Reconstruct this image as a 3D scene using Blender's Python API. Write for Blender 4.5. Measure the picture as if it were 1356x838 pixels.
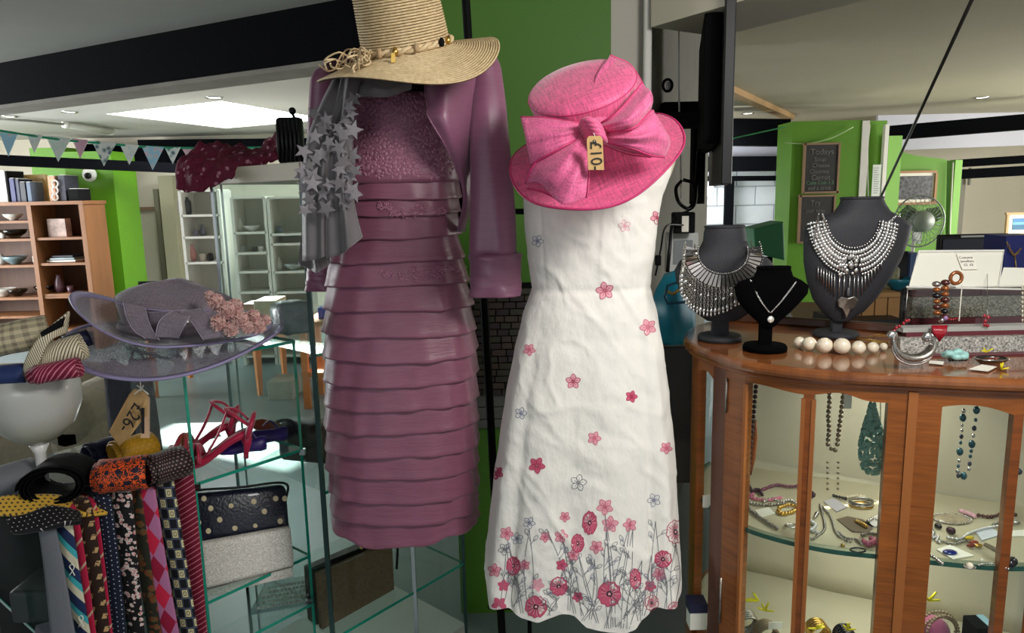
import bpy, math, random
from mathutils import Vector, Matrix, noise
from mathutils.bvhtree import BVHTree
for _o in list(bpy.data.objects): bpy.data.objects.remove(_o)
SC = bpy.context.scene; COL = SC.collection
# ---------------- camera, world, lights, exposure ----------------
FPX = 960.0; PITCH = math.radians(9.6); ROLL = math.radians(-1.25); EYE = Vector((0, 0, 1.5))
cam_d = bpy.data.cameras.new('camera'); cam = bpy.data.objects.new('camera', cam_d); COL.objects.link(cam)
cam_d.sensor_width = 36; cam_d.lens = 36*FPX/1356; cam_d.clip_start = .02; cam_d.clip_end = 100
CAMR = Matrix.Rotation(math.pi/2-PITCH, 3, 'X') @ Matrix.Rotation(ROLL, 3, 'Z')
cam.matrix_world = Matrix.Translation(EYE) @ CAMR.to_4x4()
SC.camera = cam
w = bpy.data.worlds.new('sky'); SC.world = w; w.use_nodes = True
w.node_tree.nodes['Background'].inputs[0].default_value = (.92, .96, 1.0, 1)
w.node_tree.nodes['Background'].inputs[1].default_value = .5
def area(name, loc, target, size, power, col=(1, 1, 1), size_y=None):
    d = bpy.data.lights.new(name, 'AREA'); d.energy = power; d.size = size; d.color = col
    if size_y: d.shape = 'RECTANGLE'; d.size_y = size_y
    o = bpy.data.objects.new(name, d); COL.objects.link(o); o.location = loc
    o.rotation_euler = (Vector(target)-Vector(loc)).to_track_quat('-Z', 'Y').to_euler(); return o
area('shop_front_lamp', (.85, .45, 2.2), (.15, 1.7, .9), .5, 28, (1, .975, .94))
area('front_fill', (-.9, -1.2, 1.9), (.0, 1.8, 1.0), 1.2, 9, (.93, .97, 1))  # soft fill added behind the camera, not a modelled window
area('left_room_fill', (-7.2, 5.6, 1.35), (-3.0, 7.2, 1.7), 3.0, 330, (.95, .98, 1), 1.7)  # unseen fill added to brighten the left room and its ceiling
area('right_room_fill', (6.9, 5.4, 1.35), (3.2, 7.0, 1.6), 2.6, 200, (1, .98, .93), 1.6)  # matching unseen fill added for the right room, no window there
area('block_wall_fill', (1.8, 7.2, 1.6), (1.9, 8.4, 1.4), .7, 26, (.95, .98, 1))  # added fill, hung in mid room to brighten the white block wall
sd = bpy.data.lights.new('sun', 'SUN'); sd.energy = 14; sd.angle = math.radians(1.2); sd.color = (1, .98, .95)
so = bpy.data.objects.new('sun', sd); COL.objects.link(so); so.location = (-3, 7, 6)
so.rotation_euler = Vector((1.15, -2.5, -2.35)).to_track_quat('-Z', 'Y').to_euler()
SC.view_settings.view_transform = 'Standard'; SC.view_settings.look = 'None'
SC.view_settings.exposure = 0.2; SC.view_settings.gamma = 1; SC.view_settings.use_curve_mapping = False
# ---------------- placing helpers ----------------
def ray(x, y): return CAMR @ Vector(((x-678)/FPX, -(y-419)/FPX, -1))
def at(x, y, Y): d = ray(x, y); return EYE + d*(Y/d.y)
def atz(x, y, z): d = ray(x, y); return EYE + d*((z-1.5)/d.z)
def ppx(p):
    q = CAMR.transposed() @ (Vector(p)-EYE); return (678-FPX*q.x/q.z, 419+FPX*q.y/q.z)
RND = random.Random(5)
def nz(x, y=0., z=0.): return noise.noise(Vector((x, y, z)))
def lin(c):
    f = lambda v: v/12.92 if v <= .04045 else ((v+.055)/1.055)**2.4
    return tuple(f(x/255) for x in c[:3])+(1,)
# ---------------- materials ----------------
class Sk:
    def __init__(s, t, o): s.t = t; s.o = o
    def m(s, op, b=None, c=None, clamp=False):
        n = s.t.nodes.new('ShaderNodeMath'); n.operation = op; n.use_clamp = clamp
        s.t.links.new(s.o, n.inputs[0])
        for i, q in ((1, b), (2, c)):
            if q is None: continue
            if isinstance(q, Sk): s.t.links.new(q.o, n.inputs[i])
            else: n.inputs[i].default_value = q
        return Sk(s.t, n.outputs[0])
    def __add__(s, b): return s.m('ADD', b)
    def __sub__(s, b): return s.m('SUBTRACT', b)
    def __mul__(s, b): return s.m('MULTIPLY', b)
    def fr(s): return s.m('FRACT')
    def ab(s): return s.m('ABSOLUTE')
    def lt(s, b): return s.m('LESS_THAN', b)
    def gt(s, b): return s.m('GREATER_THAN', b)
    def fl(s): return s.m('FLOOR')
class Pat:
    """node pattern builder on a material"""
    def __init__(s, m): s.t = m.node_tree
    def uv(s):
        n = s.t.nodes.new('ShaderNodeTexCoord'); x = s.t.nodes.new('ShaderNodeSeparateXYZ'); s.t.links.new(n.outputs['UV'], x.inputs[0])
        return Sk(s.t, x.outputs[0]), Sk(s.t, x.outputs[1])
    def obj(s):
        n = s.t.nodes.new('ShaderNodeTexCoord'); x = s.t.nodes.new('ShaderNodeSeparateXYZ'); s.t.links.new(n.outputs['Object'], x.inputs[0])
        return [Sk(s.t, x.outputs[i]) for i in range(3)]
    def noise(s, scale, detail=3, coord='Object', stretch=None):
        c = s.t.nodes.new('ShaderNodeTexCoord'); n = s.t.nodes.new('ShaderNodeTexNoise'); n.inputs['Scale'].default_value = scale; n.inputs['Detail'].default_value = detail
        src = c.outputs[coord]
        if stretch:
            mp = s.t.nodes.new('ShaderNodeMapping'); mp.inputs['Scale'].default_value = stretch; s.t.links.new(src, mp.inputs[0]); src = mp.outputs[0]
        s.t.links.new(src, n.inputs['Vector']); return Sk(s.t, n.outputs[0])
    def voro(s, scale, coord='UV', out='Distance', feature='F1'):
        c = s.t.nodes.new('ShaderNodeTexCoord'); n = s.t.nodes.new('ShaderNodeTexVoronoi'); n.feature = feature; n.inputs['Scale'].default_value = scale
        s.t.links.new(c.outputs[coord], n.inputs['Vector']); return Sk(s.t, n.outputs[out])
    def mix(s, f, a, b):
        n = s.t.nodes.new('ShaderNodeMix'); n.data_type = 'RGBA'
        def put(q, i):
            if isinstance(q, Sk): s.t.links.new(q.o, n.inputs[i])
            elif isinstance(q, (int, float)): n.inputs[i].default_value = q
            else: n.inputs[i].default_value = lin(q)
        put(f, 0); put(a, 6); put(b, 7); return Sk(s.t, n.outputs[2])
def mat(name, col=(128, 128, 128), rough=.5, metal=0., bump=None, var=None, sheen=0, coat=0, alpha=1, emit=0, spec=.5, pat=None, stretch=None, trans=0, aniso=0, transl=0, bcoord='Object'):
    m = bpy.data.materials.new(name); m.use_nodes = True; t = m.node_tree; b = t.nodes['Principled BSDF']; P = Pat(m)
    b.inputs['Base Color'].default_value = lin(col); b.inputs['Roughness'].default_value = rough; b.inputs['Metallic'].default_value = metal
    b.inputs['Sheen Weight'].default_value = sheen; b.inputs['Coat Weight'].default_value = coat; b.inputs['Alpha'].default_value = alpha
    b.inputs['Specular IOR Level'].default_value = spec; b.inputs['Transmission Weight'].default_value = trans; b.inputs['Anisotropic'].default_value = aniso
    if emit: b.inputs['Emission Color'].default_value = lin(col); b.inputs['Emission Strength'].default_value = emit
    if var:                          # (scale, amount) gentle tone variation
        n = P.noise(var[0], 4, stretch=stretch); a = var[1]
        src = pat(P) if pat else tuple(col); dk = tuple(max(0, c*(1-a)) for c in col)
        if pat:
            mm = t.nodes.new('ShaderNodeMix'); mm.data_type = 'RGBA'; mm.blend_type = 'MULTIPLY'; mm.inputs[0].default_value = 1
            t.links.new(src.o, mm.inputs[6]); g = P.mix(n, (255*(1-a),)*3, (255, 255, 255)); t.links.new(g.o, mm.inputs[7]); t.links.new(mm.outputs[2], b.inputs['Base Color'])
        else:
            lt_ = tuple(min(255, c*(1+a)) for c in col); r = P.mix(n, dk, lt_); t.links.new(r.o, b.inputs['Base Color'])
    elif pat: t.links.new(pat(P).o, b.inputs['Base Color'])
    if bump:
        n = P.noise(bump[0], 3, stretch=(bump[2] if len(bump) > 2 else stretch), coord=bcoord); bn = t.nodes.new('ShaderNodeBump'); bn.inputs['Strength'].default_value = bump[1]; bn.inputs['Distance'].default_value = .004
        t.links.new(n.o, bn.inputs['Height']); t.links.new(bn.outputs[0], b.inputs['Normal'])
    return m
def glass_mat(name, tint=(225, 240, 236), refl=1.0, rough=.02):
    m = bpy.data.materials.new(name); m.use_nodes = True; t = m.node_tree; t.nodes.clear()
    o = t.nodes.new('ShaderNodeOutputMaterial'); mx = t.nodes.new('ShaderNodeMixShader'); tr = t.nodes.new('ShaderNodeBsdfTransparent'); g = t.nodes.new('ShaderNodeBsdfGlossy'); fr = t.nodes.new('ShaderNodeFresnel')
    ge = t.nodes.new('ShaderNodeNewGeometry'); io = t.nodes.new('ShaderNodeMath'); io.operation = 'MULTIPLY_ADD'; io.inputs[1].default_value = -.8333; io.inputs[2].default_value = 1.5
    t.links.new(ge.outputs['Backfacing'], io.inputs[0]); t.links.new(io.outputs[0], fr.inputs[0]); tr.inputs[0].default_value = lin(tint); g.inputs['Roughness'].default_value = rough
    ml = t.nodes.new('ShaderNodeMath'); ml.operation = 'MULTIPLY'; ml.inputs[1].default_value = refl; t.links.new(fr.outputs[0], ml.inputs[0])
    t.links.new(ml.outputs[0], mx.inputs[0]); t.links.new(tr.outputs[0], mx.inputs[1]); t.links.new(g.outputs[0], mx.inputs[2]); t.links.new(mx.outputs[0], o.inputs[0]); return m
def sheer_mat(name, col, op=.8, scale=900, rough=.6, coord='UV', var=.18):
    """woven sheer fabric: fine threads, partly see-through"""
    def pt(P):
        n = P.noise(260, 3, coord=coord, stretch=(1, .12, 1)); n2 = P.noise(240, 3, coord=coord, stretch=(.12, 1, 1)); s = (n+n2)*.5
        s = s.m('MULTIPLY_ADD', 3.0, -1.0, True)
        return P.mix(s, tuple(c*(1-var) for c in col), tuple(min(255, c*(1+var)) for c in col))
    m = mat(name, col, rough=rough, pat=pt, sheen=.3); t = m.node_tree; P = Pat(m)
    n = P.noise(330, 2, coord=coord); a = n.m('MULTIPLY_ADD', 1.2, op-.6, True)
    t.links.new(a.o, t.nodes['Principled BSDF'].inputs['Alpha'])
    return m
# ---------------- mesh builder ----------------
class MB:
    def __init__(s): s.v = []; s.f = []; s.uv = []; s.m = []
    def add(s, vs, fs, m=0, uv=None):
        o = len(s.v); s.v += [Vector(q) for q in vs]; s.f += [tuple(i+o for i in f) for f in fs]; s.m += [m]*len(fs)
        s.uv += list(uv) if uv else [(0, 0)]*len(vs); return s
    def box(s, c, d, M=None, m=0):
        x, y, z = d[0]/2, d[1]/2, d[2]/2; c = Vector(c)
        vs = [Vector(q) for q in ((-x,-y,-z),(x,-y,-z),(x,y,-z),(-x,y,-z),(-x,-y,z),(x,-y,z),(x,y,z),(-x,y,z))]
        if M is not None: vs = [M.to_3x3() @ q for q in vs]
        return s.add([c+q for q in vs], [(0,3,2,1),(4,5,6,7),(0,1,5,4),(1,2,6,5),(2,3,7,6),(3,0,4,7)], m)
    def obox(s, o, a, b, c, m=0):
        o, a, b, c = map(Vector, (o, a, b, c))
        return s.add([o, o+a, o+a+b, o+b, o+c, o+a+c, o+a+b+c, o+b+c], [(0,3,2,1),(4,5,6,7),(0,1,5,4),(1,2,6,5),(2,3,7,6),(3,0,4,7)], m)
    def prism(s, poly, vec, m=0, uv=None):
        n = len(poly); vec = Vector(vec); p = [Vector(q) for q in poly]
        return s.add(p+[q+vec for q in p], [tuple(range(n-1, -1, -1)), tuple(range(n, 2*n))]+[(i, (i+1) % n, n+(i+1) % n, n+i) for i in range(n)], m, (uv+uv) if uv else None)
    def tube(s, pts, r, n=8, closed=False, m=0, flat=1.0, up=None):
        pts = [Vector(p) for p in pts]; N = len(pts); rr = r if isinstance(r, (list, tuple)) else [r]*N
        vs = []; uv = []; prev = None; L = 0
        for i, p in enumerate(pts):
            a = pts[(i-1) % N] if (closed or i) else p; b = pts[(i+1) % N] if (closed or i < N-1) else p
            t = (b-a).normalized() if (b-a).length > 1e-9 else Vector((0, 0, 1))
            if prev is None: ref = Vector(up) if up else (Vector((0, 0, 1)) if abs(t.z) < .9 else Vector((1, 0, 0)))
            else: ref = prev
            nrm = (ref-t*ref.dot(t)).normalized(); bi = t.cross(nrm); prev = nrm
            if i: L += (p-pts[i-1]).length
            for k in range(n):
                an = 2*math.pi*k/n; vs.append(p+nrm*math.cos(an)*rr[i]*flat+bi*math.sin(an)*rr[i]); uv.append((k/n*6.28*rr[i], L))
        fs = []
        for i in range(N if closed else N-1):
            j = (i+1) % N
            for k in range(n): fs.append((i*n+k, i*n+(k+1) % n, j*n+(k+1) % n, j*n+k))
        if not closed: fs += [tuple(range(n-1, -1, -1)), tuple((N-1)*n+k for k in range(n))]
        return s.add(vs, fs, m, uv)
    def sphere(s, c, r, n=10, k=6, sc=(1, 1, 1), m=0, M=None):
        vs = [Vector((0, 0, r))]; c = Vector(c)
        for i in range(1, k):
            a = math.pi*i/k
            for j in range(n): b = 2*math.pi*j/n; vs.append(Vector((r*math.sin(a)*math.cos(b), r*math.sin(a)*math.sin(b), r*math.cos(a))))
        vs.append(Vector((0, 0, -r))); vs = [Vector((v.x*sc[0], v.y*sc[1], v.z*sc[2])) for v in vs]
        if M is not None: vs = [M.to_3x3() @ v for v in vs]
        fs = [(0, 1+j, 1+(j+1) % n) for j in range(n)]
        for i in range(k-2):
            for j in range(n): a = 1+i*n+j; b = 1+i*n+(j+1) % n; fs.append((a, a+n, b+n, b))
        e = len(vs)-1; fs += [(e, 1+(k-2)*n+(j+1) % n, 1+(k-2)*n+j) for j in range(n)]
        return s.add([c+v for v in vs], fs, m)
    def lathe(s, prof, n=32, M=None, m=0, fn=None):
        vs = []; uv = []
        for i, (r, z) in enumerate(prof):
            for k in range(n):
                a = 2*math.pi*k/n; p = Vector((r*math.cos(a), r*math.sin(a), z))
                if fn: p = fn(p, a, i)
                vs.append(M @ p if M is not None else p); uv.append((p.x, p.y) if fn is None else (r*math.cos(a), r*math.sin(a)))
        fs = []
        for i in range(len(prof)-1):
            for k in range(n): fs.append((i*n+k, i*n+(k+1) % n, (i+1)*n+(k+1) % n, (i+1)*n+k))
        return s.add(vs, fs, m, uv)
    def grid(s, P, closed=False, m=0, uvs=None):
        R_ = len(P); C_ = len(P[0]); vs = []; uv = []
        L = [0]
        for i in range(1, R_): L.append(L[-1]+(Vector(P[i][C_//2])-Vector(P[i-1][C_//2])).length)
        for i in range(R_):
            w_ = 0; row = [0]
            for j in range(1, C_): w_ += (Vector(P[i][j])-Vector(P[i][j-1])).length; row.append(w_)
            for j in range(C_): vs.append(P[i][j]); uv.append((row[j]-w_/2, L[i]))
        fs = []
        for i in range(R_-1):
            for j in range(C_ if closed else C_-1): k = (j+1) % C_; fs.append((i*C_+j, i*C_+k, (i+1)*C_+k, (i+1)*C_+j))
        return s.add(vs, fs, m, uvs or uv)
    def build(s, name, mats, parent=None, smooth=True, solid=0, bevel=0, sub=0, ang=None, offs=0):
        me = bpy.data.meshes.new(name)
        if parent is not None: o0 = wl(parent)
        else:
            lo = [min(v[i] for v in s.v) for i in range(3)]; hi = [max(v[i] for v in s.v) for i in range(3)]
            o0 = Vector(((lo[0]+hi[0])/2, (lo[1]+hi[1])/2, lo[2]))
        me.from_pydata([tuple(v-o0) for v in s.v], [], s.f)
        ul = me.uv_layers.new(name='UVMap'); d = []
        for lp in me.loops: d += s.uv[lp.vertex_index]
        ul.data.foreach_set('uv', d)
        for q in (mats if isinstance(mats, (list, tuple)) else [mats]): me.materials.append(q)
        me.polygons.foreach_set('material_index', s.m)
        if smooth: me.polygons.foreach_set('use_smooth', [True]*len(s.f))
        o = bpy.data.objects.new(name, me); COL.objects.link(o)
        if parent is not None: o.parent = parent
        else: o.location = o0
        if bevel: b = o.modifiers.new('b', 'BEVEL'); b.width = bevel; b.segments = 2; b.limit_method = 'ANGLE'
        if solid: q = o.modifiers.new('s', 'SOLIDIFY'); q.thickness = solid; q.offset = offs
        if sub: q = o.modifiers.new('u', 'SUBSURF'); q.levels = sub; q.render_levels = sub
        if smooth and ang is not None: me.set_sharp_from_angle(angle=math.radians(ang))
        return o
def wl(o):
    p = Vector(o.location)
    while o.parent: o = o.parent; p += o.location
    return p
def tag(o, label, cat, group=None, kind=None):
    o['label'] = label; o['category'] = cat
    if group: o['group'] = group
    if kind: o['kind'] = kind
    return o
def thing(name, label, cat, loc, group=None):
    o = bpy.data.objects.new(name, None); COL.objects.link(o); o.location = loc; o.empty_display_size = .05
    return tag(o, label, cat, group)
def struct(o): o['kind'] = 'structure'; return o
def stuff(o): o['kind'] = 'stuff'; return o
def dup(o, parent=None):
    c = o.copy(); COL.objects.link(c); c.parent = parent
    for ch in [q for q in bpy.data.objects if q.parent == o]: dup(ch, c)
    return c
def crom(pts, n):
    """Catmull-Rom through points, n samples"""
    pts = [Vector(p) for p in pts]; N = len(pts)
    if N == 2: return [pts[0].lerp(pts[1], i/(n-1)) for i in range(n)]
    out = []
    for i in range(n):
        t = i/(n-1)*(N-1); k = min(int(t), N-2); f = t-k
        p0 = pts[k-1] if k > 0 else pts[0]*2-pts[1]; p1 = pts[k]; p2 = pts[k+1]; p3 = pts[k+2] if k+2 < N else pts[-1]*2-pts[-2]
        out.append(.5*((2*p1)+(p2-p0)*f+(2*p0-5*p1+4*p2-p3)*f*f+(3*p1-p0-3*p2+p3)*f**3))
    return out
def patchw(rows, nu, nv):
    r = [crom(q, nu) for q in rows]; cols = [crom([r[i][j] for i in range(len(r))], nv) for j in range(nu)]
    return [[cols[j][i] for j in range(nu)] for i in range(nv)]
def patch(rows, nu=14, nv=20): return patchw([[at(*p) for p in q] for q in rows], nu, nv)
def wrinkle(P, amp, fx, fy, seed=0):
    for i, r in enumerate(P):
        for j, p in enumerate(r): r[j] = p+Vector((0, -1, 0))*amp*nz(p.x*fx+seed, p.z*fy, p.y*5)
    return P
_tm = {}
def text(s, size, M, mt, parent=None, name='lettering', ext=.0004):
    c = bpy.data.curves.new(name, 'FONT'); c.body = s; c.size = size; c.align_x = 'CENTER'; c.align_y = 'CENTER'; c.extrude = ext
    t = bpy.data.objects.new(name, c); COL.objects.link(t); dg = bpy.context.evaluated_depsgraph_get()
    me = bpy.data.meshes.new_from_object(t.evaluated_get(dg)); bpy.data.objects.remove(t)
    b = MB(); b.add([M @ v.co for v in me.vertices], [tuple(p.vertices) for p in me.polygons]); bpy.data.meshes.remove(me)
    return b.build(name, mt, parent, smooth=False)
def frame(o, x, y):
    """matrix with local x,y axes as given (z = x cross y)"""
    x = Vector(x).normalized(); y = Vector(y); y = (y-x*y.dot(x)).normalized(); z = x.cross(y)
    return Matrix.Translation(o) @ Matrix((x, y, z)).transposed().to_4x4()
Z = Vector((0, 0, 1)); e1 = Vector((.883, -.469, 0)); e2 = Vector((.469, .883, 0))
# common materials
M_black = mat('black_gloss', (10, 10, 11), .35, spec=.3); M_blackm = mat('black_matte', (12, 12, 13), .8, spec=.15)
M_white = mat('white_paint', (222, 220, 212), .6, var=(3, .04)); M_cream = mat('cream_paint', (208, 200, 180), .7, var=(1.2, .06), bump=(60, .1))
M_wallgrey = mat('grey_wall_paint', (176, 172, 160), .8, var=(1, .07)); M_ceil = mat('ceiling_paint', (196, 194, 184), .85, var=(.8, .05), bump=(14, .08))
M_green = mat('lime_green_paint', (88, 142, 10), .55, var=(2.0, .08), bump=(40, .1)); M_beam = mat('black_beam_paint', (8, 9, 13), .95, spec=.08, bump=(8, .4, (.3, 1, 1)))
M_silver = mat('silver_metal', (205, 203, 200), .25, 1.); M_gold = mat('gold_metal', (210, 170, 90), .28, 1.); M_antq = mat('antique_silver', (150, 146, 138), .35, 1., var=(200, .4))
M_string = mat('string_white', (230, 225, 210), .8); M_paper = mat('paper_white', (232, 228, 214), .8); M_ink = mat('ink', (25, 22, 22), .7); M_kraft = mat('kraft_card', (196, 158, 104), .8, var=(60, .08))
M_glass = glass_mat('clear_glass', (236, 246, 243)); M_gedge = mat('glass_edge_green', (20, 152, 126), .12, spec=.8, coat=.5, alpha=.9); M_chrome = mat('chrome', (200, 205, 205), .15, 1.)
# ---------------- structure ----------------
def pb(lo, hi): return ((Vector(lo)+Vector(hi))/2, Vector(hi)-Vector(lo))
fl = mat('grey_vinyl_floor', (128, 140, 142), .35, var=(1.2, .12), bump=(30, .05))
struct(MB().box((0, 5, -.03), (26, 16, .06)).build('floor', fl, smooth=False))
# beams and ceilings
ZB0, ZB1 = 2.05, 2.30
b0 = at(0, 143, 4.2); b1 = at(470, 92, 3.0)
bd = Vector((b1.x-b0.x, b1.y-b0.y, 0)).normalized(); bn = Vector((-bd.y, bd.x, 0))
BO = Vector((b0.x, b0.y, 0))-bd*3
M_under = mat('beam_underside', (150, 145, 135), .8, var=(6, .15))
struct(MB().obox(BO+Z*ZB0, bd*6.6, bn*.17, Z*.26).build('trim_1', M_beam, smooth=False))
struct(MB().obox(BO+Z*(ZB0-.02), bd*6.6, bn*.18, Z*.02).build('trim_2', M_under, smooth=False))
M_nceil = mat('near_ceiling_paint', (168, 168, 160), .85, var=(1.5, .08), bump=(6, .2))
FAR = BO+bn*.17
# near ceiling over the shop floor in front of the beam
struct(MB().add([BO+Z*2.27, BO+bd*6.6+Z*2.27, Vector((6, -4, 2.27)), Vector((-9, -4, 2.27)), BO-bd*4+Z*2.27,
    BO+Z*2.33, BO+bd*6.6+Z*2.33, Vector((6, -4, 2.33)), Vector((-9, -4, 2.33)), BO-bd*4+Z*2.33], [(0,1,2,3,4), (9,8,7,6,5)]).build('ceiling_near', M_nceil, smooth=False))
# far left ceiling with a skylight opening, in the rotated grid (origin at skylight corner B)
HB = atz(293, 134, 2.32); HA = atz(140, 151, 2.32); HD = atz(325, 172, 2.32); HC = atz(410, 155, 2.32)
ga = (HB-HA); gb = ((HD-HA)+(HC-HB))*.5
cl = MB()
def gq(a0, a1, c0, c1, z=2.32, t=.05): cl.obox(HA+ga*a0+gb*c0, ga*(a1-a0), gb*(c1-c0), Z*t)
gq(-6, 0, -4, 4); gq(1, 3.0, -3.2, 4); gq(0, 1, -4, 0); gq(0, 1, 1, 4)
struct(cl.build('ceiling_left', M_ceil, smooth=False))
# upstand of the skylight
up = MB()
for o_, d_ in ((HA, ga), (HA+gb, ga), (HA, gb), (HA+ga, gb)):
    up.obox(o_+Z*.05, d_, Vector((d_.y, -d_.x, 0)).normalized()*.02, Z*.25)
struct(up.build('trim_3', M_white, smooth=False))
sk = bpy.data.materials.new('skylight_glazing'); sk.use_nodes = True; t = sk.node_tree; t.nodes.clear()
_o = t.nodes.new('ShaderNodeOutputMaterial'); _a = t.nodes.new('ShaderNodeAddShader'); _t = t.nodes.new('ShaderNodeBsdfTransparent'); _e = t.nodes.new('ShaderNodeEmission'); _e.inputs[1].default_value = 5; _e.inputs[0].default_value = (.92, .96, 1, 1)
t.links.new(_t.outputs[0], _a.inputs[0]); t.links.new(_e.outputs[0], _a.inputs[1]); t.links.new(_a.outputs[0], _o.inputs[0])
struct(MB().obox(HA+Z*.04, ga, gb, Z*.012).build('window_1', sk, smooth=False))
# right ceiling
M_rceil = mat('cream_ceiling', (188, 178, 154), .85, var=(.7, .06), bump=(10, .1))
rc = MB().add([Vector(q) for q in ((.42, 2.6, 2.3), (.2, 13, 2.3), (9, 13, 2.3), (9, -2, 2.3), (1.3, 1.5, 2.3), (.42, 2.6, 2.36), (.2, 13, 2.36), (9, 13, 2.36), (9, -2, 2.36), (1.3, 1.5, 2.36))], [(0,1,2,3,4), (9,8,7,6,5)])
struct(rc.build('ceiling_right', M_rceil, smooth=False))
# far walls
struct(MB().obox((-11, 9.6, 0), (11.1, 0, 0), (0, .12, 0), Z*2.4).build('wall_back_left', M_cream, smooth=False))
struct(MB().obox((-7.6, -4, 0), (.1, 0, 0), (0, 14, 0), Z*2.6).build('wall_left', M_wallgrey, smooth=False))
struct(MB().obox((2.8, 9.9, 0), (7, 0, 0), (0, .12, 0), Z*2.4).build('wall_back_right', M_cream, smooth=False))
struct(MB().obox((7.2, -4, 0), (.1, 0, 0), (0, 14, 0), Z*2.6).build('wall_right', M_cream, smooth=False))
# centre pier: green face, white corner, return wall
GY = 2.42
gx0 = at(585, 100, GY).x; gx1 = at(809, 100, GY).x; wx = at(852, 100, GY).x
struct(MB().obox((gx0, GY, 0), (gx1-gx0, 0, 0), (0, .5, 0), Z*2.6).build('wall_centre_green', mat('lime_paint_shaded', (64, 112, 8), .6, var=(2, .08), bump=(40, .1)), smooth=False))  # same lime paint, darkened: the wall's shade is put into its colour
struct(MB().obox((gx1, GY+.012, 0), (wx-gx1, 0, 0), (0, .45, 0), Z*2.6).build('wall_centre_white', M_wallgrey, smooth=False))
rw0 = Vector((wx, GY+.03, 0)); rw1 = at(938, 200, 4.3); rw1.z = 0; rwd = (rw1-rw0)
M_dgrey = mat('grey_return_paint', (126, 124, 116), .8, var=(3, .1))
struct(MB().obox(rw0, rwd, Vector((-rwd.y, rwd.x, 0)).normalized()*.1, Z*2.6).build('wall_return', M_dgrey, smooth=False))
pp = at(857, 100, GY-.03)
struct(MB().tube([(pp.x, pp.y, 0), (pp.x, pp.y, 2.6)], .014, 12).build('trim_4', M_white))
# boxed soffit at the top, cream, above the television
s0 = at(862, 36, 2.35); s1 = at(1010, 0, 2.0)
sdv = Vector((s1.x-s0.x, s1.y-s0.y, 0)).normalized()
struct(MB().obox(Vector((s0.x, s0.y, s0.z)), sdv*1.2, Vector((-sdv.y, sdv.x, 0))*.30, Z*.5).build('trim_5', M_cream, smooth=False))
# ---------------- background rooms ----------------
def pbx(x0, x1, y0, y1, Y, dep, mb=None, m=0, ins=0):
    """upright box whose front face sits at depth Y between given edges"""
    ym = (y0+y1)/2; xa = at(x0, ym, Y).x; xb = at(x1, ym, Y).x; zb = at((x0+x1)/2, y1, Y).z; zt = at((x0+x1)/2, y0, Y).z
    mb = mb or MB(); mb.box(((xa+xb)/2, Y+dep/2, (zb+zt)/2), (xb-xa-2*ins, dep, zt-zb), None, m); return mb
# left room structure
pbx(105, 166, 200, 560, 8.0, .5).build('pl', M_green, smooth=False)
o = bpy.data.objects['pl']; o.name = 'wall_pillar_green'; struct(o)
struct(pbx(62, 107, 195, 560, 8.7, .3).build('wall_recess_green', M_green, smooth=False))
M_brownrail = mat('brown_rail', (120, 92, 66), .6)
struct(pbx(166, 224, 274, 279, 9.5, .06).build('trim_6', M_brownrail, smooth=False))
struct(pbx(218, 224, 250, 560, 9.45, .06).build('trim_7', mat('khaki_edge', (110, 106, 84), .7), smooth=False))
struct(pbx(225, 243, 232, 560, 9.2, .2).build('wall_column_khaki', mat('khaki_paint', (150, 146, 118), .7, var=(2, .05)), smooth=False))
# long far beams on the left
def beam(name, p0, p1, h, dep=.15, m=M_beam):
    p0 = Vector(p0); p1 = Vector(p1); d = p1-p0; n = Vector((-d.y, d.x, 0)).normalized()*dep
    return struct(MB().obox(p0, d, n, Z*h).build(name, m, smooth=False))
beam('trim_8', at(-40, 217, 7.0), at(300, 231, 8.3), .10)
beam('trim_9', at(183, 196, 9.2), at(560, 192, 9.2), .10)
beam('trim_10', at(108, 217, 9.4), at(300, 222, 9.4), .25)
# pine bookcase
wpine = mat('bookcase_pine', (124, 80, 44), .55, var=(9, .18), stretch=(1, 1, .15)); wback = mat('bookcase_back', (82, 52, 32), .6, var=(7, .2), stretch=(3, 1, .2))
BY = 7.4
xr = at(112, 300, BY).x; xd = at(39, 300, BY).x; xl = xd-1.0
def zz(px_, py_, Y=BY): return at(px_, py_, Y).z
ztop = zz(60, 269)
bc = thing('bookcase', 'tall pine bookcase with open shelves of china against the green pillar', 'bookcase', (xd, BY, 0))
MB().box(((xl+xr)/2, BY+.40, ztop/2), (xr-xl, .02, ztop)).build('back_panel', wback, bc, smooth=False)
for x in (xl, xd, xr-.03): MB().box((x+.015, BY+.2, ztop/2), (.045, .40, ztop)).build('upright', wpine, bc, smooth=False)
MB().box(((xl+xr)/2, BY+.2, ztop), (xr-xl+.04, .43, .035)).build('top_board', wpine, bc, smooth=False)
SHL = [zz(20, y) for y in (294, 318, 353, 396)]+[.35, .05]; SHR = [zz(80, y) for y in (316, 350, 391)]+[.55, .2]
for z in SHL: MB().box(((xl+xd)/2, BY+.21, z), (xd-xl, .38, .025)).build('shelf', wpine, bc, smooth=False)
for z in SHR: MB().box(((xd+xr)/2, BY+.21, z), (xr-xd-.02, .38, .025)).build('shelf', wpine, bc, smooth=False)
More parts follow.
